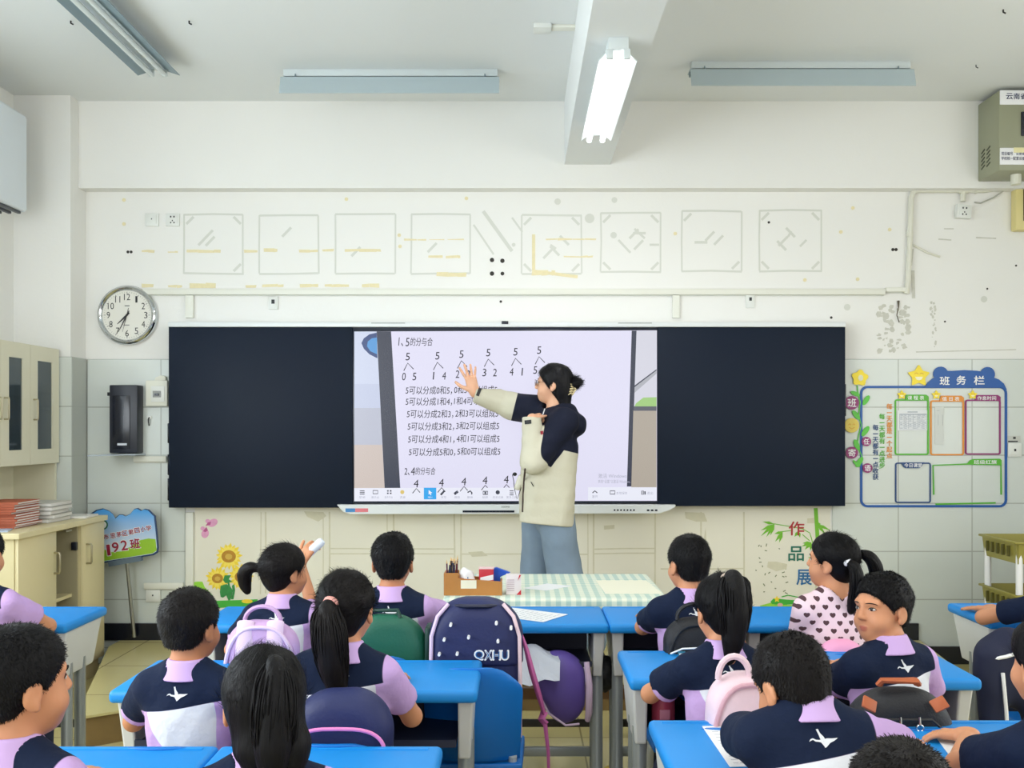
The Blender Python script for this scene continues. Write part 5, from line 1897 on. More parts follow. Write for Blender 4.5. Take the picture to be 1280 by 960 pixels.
sheet('worksheet', 'small white sheet under the hand at bottom right desk', [(wx(1169, 2.29), 2.28), (wx(1215, 2.30), 2.30), (wx(1230, 2.15), 2.16), (wx(1190, 2.14), 2.14)], DZ + .001)
# crumpled sheet hanging out of the middle desk
t = thing('crumpled_paper', 'crumpled handwritten sheet poking out of middle front desk', 'paper', (.08, 3.60, .608))
bm = bmesh.new()
nu, nv = 10, 8
G = []
for j in range(nv + 1):
    row = []
    for i in range(nu + 1):
        u, v = i / nu, j / nv
        x = -.13 + (.19 if v < .5 else .19 - .03 * (v - .5)) * u + .02 * v
        y = .06 - .15 * v
        z = .055 + .03 * u * (1 - u) - .09 * v ** 1.5 + .012 * math.sin(5 * u + 3 * v) + .006 * math.sin(13 * u - 7 * v)
        row.append(bm.verts.new((x, y, z)))
    G.append(row)
for j in range(nv):
    for i in range(nu):
        bm.faces.new([G[j][i], G[j][i + 1], G[j + 1][i + 1], G[j + 1][i]])
me = bpy.data.meshes.new('sheet'); bm.to_mesh(me); bm.free()
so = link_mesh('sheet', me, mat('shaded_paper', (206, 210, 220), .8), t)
sm_ = so.modifiers.new('thickness', 'SOLIDIFY'); sm_.thickness = .0012

# ================================================================== BAGS


def bag_f(p, w, d, h, top=.42, g=0.0):
    # rounded-top outline in xz, softened through its depth
    r = w * top
    q = np.abs(p[:, [0]]) - (w / 2 - r)
    zc = p[:, 2] - (h - r)
    a = np.maximum(q[:, 0], 0)
    up = np.sqrt(a * a + np.maximum(zc, 0) ** 2) + np.minimum(np.maximum(q[:, 0], zc), 0) - r
    up = np.where(zc < 0, np.abs(p[:, 0]) - w / 2, up)
    up = smax(up, -p[:, 2], .03)
    bulge = d / 2 * (1 - .25 * np.clip(p[:, 2] / h, 0, 1) ** 2)
    return smax(up - g, np.abs(p[:, 1]) - bulge - g, min(.06, d * .45))


def backpack(name, label, loc, rz, size, m, cat='backpack', pocket=None, piping=None, handle=None, straps=None, zip_=None, tilt=0.0):
    w, d, h = size
    t = thing(name, label, cat, loc, rz)
    t.rotation_euler = (tilt, 0, rz)
    f = lambda p: bag_f(p, w, d, h) + .0022 * wob3(p, 45, len(label))
    sdf_obj('body', f, (-w / 2 - .03, -d / 2 - .03, -.03), (w / 2 + .03, d / 2 + .03, h + .04), .009, m, t)
    if pocket:
        g = lambda p: s_box(p, (0, -d / 2 - .008, h * .33), (w * .40, .035, h * .27), .028) + .001 * wob3(p, 60, 5)
        sdf_obj('front_pocket', g, (-w / 2, -d / 2 - .06, -.02), (w / 2, -d / 2 + .04, h), .009, pocket, t)
    if piping:
        pts = []
        for a in np.linspace(-.1, PI + .1, 21):
            pts.append((w / 2 * .93 * math.copysign(abs(math.cos(a)) ** .75, math.cos(a)), -d / 2 * .80, h * .52 + h * .43 * math.sin(a)))
        pts = [(pts[0][0], pts[0][1], .03)] + pts + [(pts[-1][0], pts[-1][1], .03)]
        mb = MB(); mb.tube(pts, .006, 8); mb.build('piping', piping, t)
    if zip_:
        pts = [(w * .37 * math.cos(a), -d / 2 - .028 - .012, h * .40 + h * .17 * math.sin(a)) for a in np.linspace(0, PI, 15)]
        mb = MB(); mb.tube(pts, .005, 8); mb.build('zip', zip_, t)
    if handle:
        pts = [(.055 * math.cos(a), 0, h * .985 + .045 * math.sin(a)) for a in np.linspace(-.1, PI + .1, 13)]
        mb = MB(); mb.tube(pts, .011, 8, flat=.6); mb.build('handle', handle, t)
    if straps:
        for sx in (-1, 1):
            mb = MB()
            pts = [(sx * w * .2, -d / 2 * (.45 + .6 * k), h * (1.0 - .5 * k * k) - .003) for k in np.linspace(0, 1, 8)]
            mb.tube(pts, .026, 8, flat=.35); mb.build('strap', straps, t)
    return t


M_lil = mat('bag_lilac', (196, 160, 204), .6, bump=.15, bscale=200)
M_lil2 = mat('bag_pale_lilac', (222, 196, 222), .6)
M_grn = mat('bag_green', (18, 92, 70), .5, noise=.08, nscale=20, bump=.1)
M_grn2 = mat('bag_green_dark', (12, 56, 46), .5)
M_nav = mat('bag_navy', (22, 32, 82), .55, noise=.08, nscale=20, bump=.1)
M_nav2 = mat('bag_dark_navy', (20, 24, 52), .55)
M_pnk = mat('bag_pink', (230, 202, 210), .6, noise=.07, nscale=60)
M_pnk2 = mat('bag_hot_pink', (226, 130, 190), .5)
M_pnk3 = mat('bag_rose', (236, 160, 196), .5)
M_bbk = mat('bag_black', (22, 24, 30), .6, bump=.2, bscale=220)
M_brn = mat('bag_tan_leather', (176, 92, 52), .5)
M_purp = mat('bag_purple', (104, 84, 168), .5, noise=.1, nscale=15)
SZ = .466
# lilac backpack hung behind the front-row girl
b1 = backpack('backpack', 'lilac backpack with pale straps behind the girl raising eraser', (wx(329, 3.06), 3.055, .56), 0, (.225, .10, .325), M_lil, piping=M_lil2, handle=M_lil, straps=M_lil2)
b2 = backpack('satchel', 'dark green satchel bag behind the front row boy', (wx(485, 3.16), 3.172, SZ), 0, (.245, .10, .415), M_grn, cat='bag', pocket=M_grn, zip_=mat('zip_cream', (196, 200, 150), .5), handle=None)
mb = MB(); mb.tube([(-.06, 0, .405), (-.055, 0, .425), (.03, -.01, .428), (.04, -.02, .405)], .007, 8); mb.build('handle', M_grn2, b2)
mb = MB(); mb.box((.128, -.0, .30), (.02, .09, .16), bev=.008); mb.build('side_pocket', M_grn2, b2)
# navy backpack with letters on the empty chair
b3 = backpack('backpack', 'navy backpack with white dots and outlined letters on empty chair', (wx(595, 3.13), 3.16, SZ), 0, (.285, .17, .465), M_nav)
f = lambda p: smax(bag_f(p, .285, .17, .465, g=.005), s_pl(p, (0, 0, .27), (0, 0, -1)), .006)
sdf_obj('flap', f, (-.17, -.12, .2), (.17, .12, .5), .008, M_nav, b3)
for sx in (-1, 1):
    mb = MB()
    pts = [(sx * (.138), -.074, .05), (sx * .138, -.074, .25), (sx * .136, -.070, .36), (sx * .118, -.062, .42), (sx * .085, -.045, .456)]
    mb.tube(pts, .006, 8); mb.build('piping', M_pnk if sx > 0 else M_lil2, b3)
mb = MB(); mb.tube([(-.06, -.04, .45), (-.03, -.065, .452), (.03, -.065, .452), (.06, -.04, .45)], .012, 8, flat=.5); mb.build('handle', M_nav2, b3)
mb = MB()
for u, v in ((-.075, .40), (.065, .405), (-.095, .355), (-.02, .362), (.07, .35), (-.11, .31), (-.055, .312), (.11, .39)):
    mb.prism(circ(u, v, .0045, 8), -.104, -.06)
mb.build('dots', M_white, b3, smooth=0)
mb = MB()
for off, mi in ((.0022, 0), (-.0012, 1)):
    for ch, x0_, x1_ in (('Q', .000, .025), ('X', .031, .050), ('H', .056, .076), ('U', .082, .101)):
        text_into(mb, ch, x0_ - off, .296 - off, x1_ + off, .322 + off, -.101 - .001 * mi, bold=.05 if mi == 0 else 0, mi=mi)
mb.build('letters', [M_white, mat('letter_blue', (40, 110, 170), .5)], b3, smooth=0)
mb = MB(); mb.tube([(.142, -.02, .36), (.158, -.03, .31), (.175, -.02, .24), (.198, -.01, .16), (.215, -.01, .10)], [.008, .02, .026, .024, .014], 10, flat=.4); mb.tube([(.215, -.01, .11), (.205, -.02, .09), (.218, -.02, .075)], .016, 8, flat=.4); mb.build('shoulder_strap', mat('strap_pink', (186, 92, 150), .6), b3)
mb = MB(); mb.tube([(.216, -.02, .08), (.226, -.03, -.01), (.228, -.03, -.09), (.232, -.03, -.17)], [.008, .006, .005, .004], 6); mb.build('strap_tail', mat('strap_pink', (186, 92, 150), .6), b3)
# round purple hood-like bag hanging below the middle desk
t = thing('cap_bag', 'purple cloth bag with white zip rim hanging under middle desk', 'bag', (wx(706, 3.66), 3.665, .60))
sdf_obj('bag', lambda p: smax(smin(s_ell(p, (0, 0, -.085), (.085, .07, .125)), s_ell(p, (-.03, 0, -.04), (.08, .06, .09)), .04) + .006 * wob3(p, 30, 4), s_pl(p, (.075, 0, 0), (1, 0, 0)), .01), (-.15, -.12, -.25), (.12, .12, .1), .008, M_purp, t)
mb = MB(); mb.tube([(.078, -.03, .02), (.086, -.05, -.06), (.086, -.04, -.16), (.082, -.02, -.195)], [.01, .013, .013, .01], 8); mb.build('rim', M_lil2, t)
mb = MB(); mb.tube([(-.10, -.03, -.09), (-.06, -.055, -.16), (.0, -.066, -.20), (.05, -.05, -.20)], .004, 6); mb.build('piping', M_lil2, t)
t = thing('plastic_bag', 'crumpled black bag hanging between middle and right front desks', 'bag', (wx(757, 3.78), 3.80, .62))
sdf_obj('bag', lambda p: s_ell(p, (0, 0, -.085), (.042, .05, .075)) + .010 * wob3(p, 70, 9), (-.1, -.1, -.2), (.1, .1, .05), .006, M_bbk, t)
mb = MB(); mb.tube([(-.06, .0, .07), (-.02, 0, .02), (0, 0, -.03)], .006, 6); mb.build('handle', M_bbk, t)
t = thing('red_bottle', 'red drinking bottle lying inside second row desk at right', 'bottle', (wx(830, 3.0) + .0, 3.0, .612))
t.location = (wx(829, 2.93), 2.93, .604)
mb = MB(); mb.lathe([(.030, 0), (.034, .004), (.034, .075), (.026, .085), (.022, .09), (.022, .105)], n=20); mb.build('body', mat('bottle_red', (168, 62, 84), .35), t)
mb = MB(); mb.lathe([(.024, .1), (.024, .112)], n=20); mb.build('cap', mat('bottle_dark_red', (120, 36, 50), .4), t)
mb = MB(); mb.box((0, -.034, .035), (.03, .004, .03), bev=.002); mb.build('print', mat('bottle_print', (190, 120, 140), .5), t)
b4 = backpack('backpack', 'navy backpack with pink and purple trim behind ponytail girl', (wx(428, 2.30), 2.31, SZ), 0, (.235, .12, .405), M_nav, pocket=M_nav2)
for zz, rx, m in ((.33, .105, M_pnk2), (.288, .088, M_pnk2)):
    mb = MB(); mb.tube([(rx * math.copysign(abs(math.cos(a)) ** .6, math.cos(a)), -.072 - .028 * (zz < .3), zz - .05 + .05 * math.sin(a)) for a in np.linspace(0, PI, 21)], .0045, 8); mb.build('piping', m, b4)
mb = MB(); mb.box((0, -.095, .25), (.15, .03, .06), bev=.012, seg=3); mb.build('purple_panel', mat('bag_violet', (150, 88, 176), .5), b4)
b5 = backpack('backpack', 'black round topped backpack behind right front row boy', (wx(868, 3.18), 3.185, SZ), 0, (.20, .11, .405), M_bbk, piping=M_bbk, handle=M_bbk)
mb = MB(); mb.tube([(-.085, -.066, .30), (-.05, -.078, .318), (.03, -.08, .322), (.08, -.066, .31)], .003, 6); mb.build('white_piping', M_white, b5)
mb = MB()
for ch, x_ in (('F', -.06), ('K', -.02), ('O', .03)):
    mb.box((x_ + .008, -.074, .294), (.022, .006, .03)); text_into(mb, ch, x_, .284, x_ + .015, .304, -.0785, mi=1)
mb.build('patch', [mat('patch_teal', (60, 130, 150), .5), M_white], b5, smooth=0)
b6 = backpack('backpack', 'pale pink backpack with loop handle behind high ponytail girl', (wx(934, 2.42), 2.425, SZ), 0, (.20, .13, .415), M_pnk, pocket=M_pnk, piping=mat('pink_piping', (206, 160, 172), .5), zip_=mat('pink_piping', (206, 160, 172), .5))
mb = MB(); mb.tube([(-.035 + .038 * math.cos(a) * 1.0, -.02, .405 + .05 * math.sin(a)) for a in np.linspace(-.1, PI + .1, 13)], .008, 8); mb.build('handle', M_pnk, b6)
b7 = backpack('backpack', 'rose pink backpack top showing behind heart pattern girl', (wx(1052, 3.2), 3.205, SZ), 0, (.15, .10, .33), M_pnk3)
b8 = backpack('backpack', 'black backpack with tan leather handle and patches, right side', (wx(1124, 2.42), 2.43, SZ), 0, (.262, .13, .375), M_bbk)
mb = MB(); mb.tube([(-.05, -.015, .385), (-.045, -.02, .395), (.035, -.02, .395), (.04, -.015, .388)], .015, 8, flat=.55); mb.build('handle', M_brn, b8)
for x_, r_ in ((-.088, .5), (.078, -.45)):
    mb = MB(); mb.box((x_, -.055, .348), (.036, .008, .032), R=Matrix.Rotation(r_, 3, 'Y') @ Matrix.Rotation(-.7, 3, 'X'), bev=.003); mb.build('leather_patch', M_brn, b8)
mb = MB(); mb.box((.005, -.08, .262), (.046, .006, .014), bev=.002); mb.build('leather_label', mat('label_brown', (120, 66, 50), .5), b8)
for x_ in (-.025, .02):
    mb = MB()
    mb.tube([(x_ + .008 * math.cos(a), -.086, .30 + .008 * math.sin(a)) for a in np.linspace(0, 2 * PI, 13)], .002, 6); mb.tube([(x_, -.082, .325), (x_, -.086, .308)], .003, 6); mb.build('zip_pull', M_chrome, b8)
mb = MB(); mb.tube([(-.10, -.068, .27), (-.06, -.080, .318), (.05, -.080, .318), (.10, -.068, .275)], .004, 6); mb.build('zip', M_ink, b8)
t = thing('jacket', 'navy jacket with white side stripes draped over right chair', 'jacket', (wx(1255, 3.32), 3.30, .46))
sdf_obj('cloth', lambda p: smins(.04, s_ell(p, (0, 0, .22), (.10, .06, .13)), s_cap(p, (-.07, -.02, .26), (-.06, -.05, -.05), .045, .035), s_cap(p, (.06, -.02, .26), (.09, -.04, .0), .05, .05)) + .006 * wob3(p, 38, 6), (-.2, -.2, -.15), (.22, .15, .4), .01, mat('jacket_navy', (22, 28, 56), .8), t)
for pts in ([(-.085, -.06, .26), (-.04, -.074, .272), (.06, -.068, .30)], [(-.05, -.075, .22), (-.045, -.088, .10), (-.04, -.088, .0), (-.035, -.085, -.04)]):
    mb = MB(); mb.tube(pts, .006, 6); mb.build('stripe', M_white, t)
# yellow-black shoe lying under the front row
t = thing('stray_shoe', 'yellow and black shoe lying on the floor under front desks', 'shoe', (wx(762, 4.05), 4.02, .0))
sdf_obj('upper', lambda p: smax(smins(.02, s_ell(p, (0, -.05, .035), (.036, .07, .04)), s_ell(p, (0, .03, .05), (.034, .06, .05))), s_pl(p, (0, 0, .012), (0, 0, -1)), .004), (-.06, -.14, -.01), (.06, .12, .12), .006, mat('shoe_yellow', (214, 184, 60), .5), t)
mb = MB(); mb.box((0, -.01, .008), (.075, .21, .016), bev=.006); mb.build('sole', M_ink, t)

# ================================================================== PEOPLE
def skin_mat(name, col, lip):
    m = mat(name, col, .5, sss=.12, spec=.35)
    nt, N, L, b = nodes_of(m)
    at = N.new('ShaderNodeAttribute'); at.attribute_name = 'lip'
    mr = N.new('ShaderNodeMapRange'); mr.inputs['From Min'].default_value = .0026; mr.inputs['From Max'].default_value = .0
    L.new(at.outputs['Fac'], mr.inputs['Value'])
    L.new(mixcol(nt, mr.outputs[0], rgb(*col), rgb(*lip)), b.inputs['Base Color'])
    return m


M_skin = skin_mat('skin_child', (208, 146, 108), (178, 94, 82))
M_skin2 = skin_mat('skin_child_tan', (192, 130, 92), (160, 86, 74))
M_skint = skin_mat('skin_adult', (224, 172, 140), (190, 100, 92))
M_eyew = mat('eye_white', (206, 196, 186), .3)
M_iris = mat('iris_dark', (34, 22, 18), .15)


def hair_mat(name, col):
    m = mat(name, col, .52, spec=.16)
    nt, N, L, b = nodes_of(m)
    tc = N.new('ShaderNodeTexCoord'); mp = N.new('ShaderNodeMapping'); mp.inputs['Scale'].default_value = (160, 160, 14)
    n = N.new('ShaderNodeTexNoise'); n.inputs['Scale'].default_value = 1.0; n.inputs['Detail'].default_value = 3
    L.new(tc.outputs['Object'], mp.inputs[0]); L.new(mp.outputs[0], n.inputs['Vector'])
    c = rgb(*col)
    L.new(mixcol(nt, n.outputs['Fac'], tuple(x * .55 for x in c[:3]) + (1,), tuple(x * 1.6 for x in c[:3]) + (1,)), b.inputs['Base Color'])
    bp = N.new('ShaderNodeBump'); bp.inputs['Strength'].default_value = .6; bp.inputs['Distance'].default_value = .003
    L.new(n.outputs['Fac'], bp.inputs['Height']); L.new(bp.outputs['Normal'], b.inputs['Normal'])
    return m


M_hair = hair_mat('hair_black', (12, 11, 13))
M_hairb = hair_mat('hair_soft_black', (19, 16, 16))


def uniform_mat():
    m = mat('uniform_cloth', (198, 164, 216), .85, bump=.6, bscale=22, spec=.25)
    nt, N, L, b = nodes_of(m)
    c = rgb(198, 164, 216)
    for nm, col in (('white', (226, 228, 234)), ('navy', (13, 27, 54))):
        at = N.new('ShaderNodeAttribute'); at.attribute_name = nm
        mr = N.new('ShaderNodeMapRange'); mr.inputs['From Min'].default_value = -.0006; mr.inputs['From Max'].default_value = .0006
        L.new(at.outputs['Fac'], mr.inputs['Value'])
        c = mixcol(nt, mr.outputs[0], c, rgb(*col))
    L.new(c, b.inputs['Base Color'])
    return m


M_uni = uniform_mat()
M_coll = mat('collar_lilac', (202, 168, 220), .85)
M_trs = mat('navy_trousers', (24, 32, 58), .85)
M_shoe = mat('pale_shoe', (206, 206, 204), .5)


def heart_mat():
    m = mat('heart_print_cloth', (240, 212, 222), .85)
    nt, N, L, b = nodes_of(m)
    tc = N.new('ShaderNodeTexCoord'); sp = N.new('ShaderNodeSeparateXYZ'); L.new(tc.outputs['Object'], sp.inputs[0])
    per = .041
    v = math_node(nt, 'MULTIPLY', sp.outputs[2], 1 / (per * .62))
    row = math_node(nt, 'FLOOR', v)
    sh = math_node(nt, 'MULTIPLY', math_node(nt, 'MODULO', row, 2.0), .5)
    u = math_node(nt, 'ADD', math_node(nt, 'MULTIPLY', sp.outputs[0], 1 / per), sh)
    fx = math_node(nt, 'MULTIPLY', math_node(nt, 'SUBTRACT', math_node(nt, 'FRACT', u), .5), 5.2)
    fz = math_node(nt, 'MULTIPLY', math_node(nt, 'SUBTRACT', math_node(nt, 'FRACT', v), .5), 3.4)
    x2 = math_node(nt, 'MULTIPLY', fx, fx); z2 = math_node(nt, 'MULTIPLY', fz, fz)
    q = math_node(nt, 'SUBTRACT', math_node(nt, 'ADD', x2, z2), 1.0)
    q3 = math_node(nt, 'MULTIPLY', math_node(nt, 'MULTIPLY', q, q), q)
    r = math_node(nt, 'MULTIPLY', math_node(nt, 'MULTIPLY', x2, z2), fz)
    h = math_node(nt, 'LESS_THAN', math_node(nt, 'SUBTRACT', q3, r), 0.0)
    L.new(mixcol(nt, h, rgb(240, 212, 222), rgb(84, 56, 62)), b.inputs['Base Color'])
    return m


M_heart = heart_mat()


def s_head(q, ears=True, lips_out=None):
    d = smins(.03, s_ell(q, (0, -.012, .025), (.073, .090, .080)), s_ell(q, (0, .028, -.035), (.058, .055, .068)), s_ell(q, (0, .043, -.077), (.033, .032, .026)))
    ax = np.abs(q[:, 0])
    m = np.stack([ax, q[:, 1], q[:, 2]], -1)
    d = smin(d, s_ell(m, (.035, .050, -.042), (.024, .026, .024)), .02)
    d = smin(d, s_cap(m, (.012, .076, .022), (.044, .062, .022), .008, .006), .014)
    d = smin(d, s_cap(q, (0, .080, .008), (0, .093, -.021), .0065, .0100), .010)
    d = smin(d, s_ell(m, (.009, .085, -.025), (.0075, .010, .007)), .006)
    d = smax(d, -s_ell(m, (.030, .092, .004), (.017, .012, .009)), .012)
    l1 = s_ell(q, (0, .0805, -.0548), (.0160, .007, .0040)); l2 = s_ell(q, (0, .0788, -.0625), (.0138, .007, .0048))
    d = smin(smin(d, l1, .005), l2, .005)
    if ears:
        e = s_ell(m, (.0750, -.010, -.012), (.0072, .0185, .0275), rotm(0, -.25, 0))
        e = smax(e, -s_ell(m, (.085, -.004, -.010), (.007, .011, .017)), .005)
        e = smin(e, s_ell(m, (.073, -.004, -.036), (.007, .010, .010)), .008)
        d = smin(d, e, .010)
    return d, np.minimum(l1, l2)


def s_hand(p, W, X, Nn, side, L, curl=.5, spread=1.0, thumb=.6):
    X = np.asarray(X, np.float32); X = X / np.linalg.norm(X)
    Nn = np.asarray(Nn, np.float32); Nn = Nn - X * (Nn @ X); Nn = Nn / np.linalg.norm(Nn)
    Y = np.cross(Nn, X) * side
    Rm = np.stack([X, Y, Nn], -1).astype(np.float32)
    c = np.asarray(W, np.float32) + X * L * .45
    far = np.sqrt(((p - c) ** 2).sum(-1)) - L * .62
    out = far + L * .06
    k = far < L * .25
    if k.any():
        q = ((p[k] - np.asarray(W, np.float32)) @ Rm) / L
        d = s_box(q, (.27, .0, 0), (.235, .195, .075), .07)
        d = smin(d, s_cap(q, (-.08, 0, 0), (.12, 0, 0), .135, .14), .08)
        cl = curl if isinstance(curl, (list, tuple)) else [curl] * 4
        for i, (y, ln, r) in enumerate(((.15, .42, .050), (.052, .47, .052), (-.048, .43, .049), (-.14, .33, .044))):
            a = .14 * spread * (1.2 - .8 * i)
            b0 = np.array([.46, y, 0], np.float32)
            th = cl[i]
            pts = [b0]
            ang = 0
            for sgm in (.44, .31, .25):
                ang += th * .62
                dr = np.array([math.cos(ang) * math.cos(a), math.cos(ang) * math.sin(a), -math.sin(ang)], np.float32)
                pts.append(pts[-1] + dr * ln * sgm)
            f = chain(q, pts, [r, r * .95, r * .88, r * .74])
            d = smin(d, f, .022)
        t0 = np.array([.10, .15, -.02], np.float32)
        ta = thumb
        t1 = t0 + np.array([math.cos(ta) * .22, math.sin(ta) * .22, -.05], np.float32)
        t2 = t1 + np.array([math.cos(ta * .75) * .16, math.sin(ta * .75) * .16, -.03], np.float32)
        t3 = t2 + np.array([math.cos(ta * .6) * .11, math.sin(ta * .6) * .11, -.02], np.float32)
        d = smin(d, chain(q, [t0, t1, t2, t3], [.085, .062, .054, .044]), .035)
        out[k] = d * L
    return out


def ik(S, W, l1, l2, hint):
    S, W, hint = (np.asarray(v, np.float32) for v in (S, W, hint))
    v = W - S
    d = np.linalg.norm(v)
    mx = (l1 + l2) * .985
    u = v / d
    if d > mx:
        W = S + u * mx; d = mx
    a = (l1 * l1 - l2 * l2 + d * d) / (2 * d)
    h = math.sqrt(max(0, l1 * l1 - a * a))
    pp_ = hint - u * (hint @ u)
    pp_ = pp_ / max(np.linalg.norm(pp_), 1e-6)
    return S + u * a + pp_ * h, W


def strands(vs, F, n, length, crown, width=.0016, out=.45, seed=1, keep=None):
    """short fine locks standing on a hair surface"""
    r = np.random.RandomState(seed)
    fc = F[r.randint(0, len(F), n)]
    a, b, c = vs[fc[:, 0]], vs[fc[:, 1]], vs[fc[:, 3]]
    w = r.rand(n, 1).astype(np.float32); w2 = r.rand(n, 1).astype(np.float32)
    p = a + (b - a) * w + (c - a) * w2
    nn = np.cross(b - a, c - a); nn /= np.maximum(np.linalg.norm(nn, axis=1, keepdims=True), 1e-9)
    t = p - crown
    t = t - nn * (t * nn).sum(-1, keepdims=True)
    t /= np.maximum(np.linalg.norm(t, axis=1, keepdims=True), 1e-6)
    t = t + r.normal(size=(n, 3)) * .22
    dr = nn * out + t
    dr /= np.linalg.norm(dr, axis=1, keepdims=True)
    ln = length * (.6 + .8 * r.rand(n, 1))
    sd = np.cross(dr, nn); sd /= np.maximum(np.linalg.norm(sd, axis=1, keepdims=True), 1e-6)
    if keep is not None:
        k = keep(p)
        p, dr, ln, sd, nn = p[k], dr[k], ln[k], sd[k], nn[k]
        n = len(p)
    p0 = p - nn * .002
    mid = p0 + dr * ln * .6
    tip = p0 + dr * ln + t[:n] * 0 - nn * ln * .12
    V = np.stack([p0 - sd * width, p0 + sd * width, mid + sd * width * .7, mid - sd * width * .7, tip + sd * width * .15, tip - sd * width * .15], 1).reshape(-1, 3)
    o = (np.arange(n) * 6)[:, None]
    Q = np.concatenate([o + np.array([[0, 1, 2, 3]]), o + np.array([[3, 2, 4, 5]])])
    return V.astype(np.float32), Q.astype(np.int32)


def lock_tubes(paths, radii, n=4):
    """many thin curved locks; paths: list of (k,3) arrays"""
    V, Q = [], []
    base = 0
    for pts in paths:
        k = len(pts)
        t = np.gradient(pts, axis=0); t /= np.maximum(np.linalg.norm(t, axis=1, keepdims=True), 1e-9)
        u = np.cross(t, np.array([.3, .9, .1])); u /= np.maximum(np.linalg.norm(u, axis=1, keepdims=True), 1e-9)
        w = np.cross(t, u)
        for i in range(k):
            for j in range(n):
                a = 2 * PI * j / n
                V.append(pts[i] + (u[i] * math.cos(a) + w[i] * math.sin(a)) * radii[i])
        for i in range(k - 1):
            for j in range(n):
                Q.append((base + i * n + j, base + i * n + (j + 1) % n, base + (i + 1) * n + (j + 1) % n, base + (i + 1) * n + j))
        base += k * n
    return np.array(V, np.float32), np.array(Q, np.int32)


def spline(pts, n):
    pts = np.asarray(pts, np.float32)
    t = np.linspace(0, len(pts) - 1, n)
    i = np.clip(t.astype(int), 0, len(pts) - 2)
    f = (t - i)[:, None]
    p0 = pts[np.maximum(i - 1, 0)]; p1 = pts[i]; p2 = pts[i + 1]; p3 = pts[np.minimum(i + 2, len(pts) - 1)]
    return .5 * ((2 * p1) + (-p0 + p2) * f + (2 * p0 - 5 * p1 + 4 * p2 - p3) * f ** 2 + (-p0 + 3 * p1 - 3 * p2 + p3) * f ** 3)


def skull(q):
    return smin(s_ell(q, (0, -.012, .025), (.073, .090, .080)), s_ell(q, (0, -.046, -.035), (.050, .042, .048)), .03)


def ss(x, a, b):
    t = np.clip((x - a) / (b - a), 0, 1)
    return t * t * (3 - 2 * t)


def hair_boy(q, seed=0, t=.0095, low=-.060):
    z = q[:, 2]
    th = .0004 + t * ss(z, -.065, .045) + .004 * ss(z, .05, .11)
    d = skull(q) - th - .0022 * wob3(q * np.array([1, 1, .4], np.float32), 140, seed) - .002 * wob3(q, 45, seed + 1)
    cut = .75 * (q[:, 1] - .080) - .66 * (z - .060)
    m = np.stack([np.abs(q[:, 0]), q[:, 1], z], -1)
    d = smax(d, cut, .008)
    d = smax(d, -s_ell(m, (.080, -.004, -.022), (.024, .024, .034)), .006)
    return smax(d, low - z, .010)


def hair_girl(q, seed=0, t=.009, fringe=False, low=-.085):
    z = q[:, 2]
    th = .004 + t * ss(z, -.09, .03)
    d = skull(q) - th - .0018 * wob3(q * np.array([1, .5, .5], np.float32), 170, seed) - .0015 * wob3(q, 50, seed + 1)
    cut = .75 * (q[:, 1] - (.082 if not fringe else .088)) - .66 * (z - (.062 if not fringe else .035))
    m = np.stack([np.abs(q[:, 0]), q[:, 1], z], -1)
    d = smax(d, cut, .008)
    d = smax(d, -s_ell(m, (.082, .002, -.022), (.020, .022, .032)), .006)
    return smax(d, low - z, .012)


EMB = ([(-.20, .35), (-.13, .36), (-.08, .22), (.02, .10), (.05, .02), (.0, -.05), (-.10, .02), (-.14, .18)],
       [(.0, -.25), (.0, .02), (.12, .05), (.30, .045), (.50, .06), (.36, -.03), (.20, -.10), (.05, -.24)],
       [(-.50, -.05), (-.44, .03), (-.36, .06), (-.26, .01), (-.16, .0), (-.06, .02), (.02, -.10), (.0, -.22), (-.10, -.08), (-.18, -.06), (-.28, -.05), (-.36, .01), (-.44, -.02)])


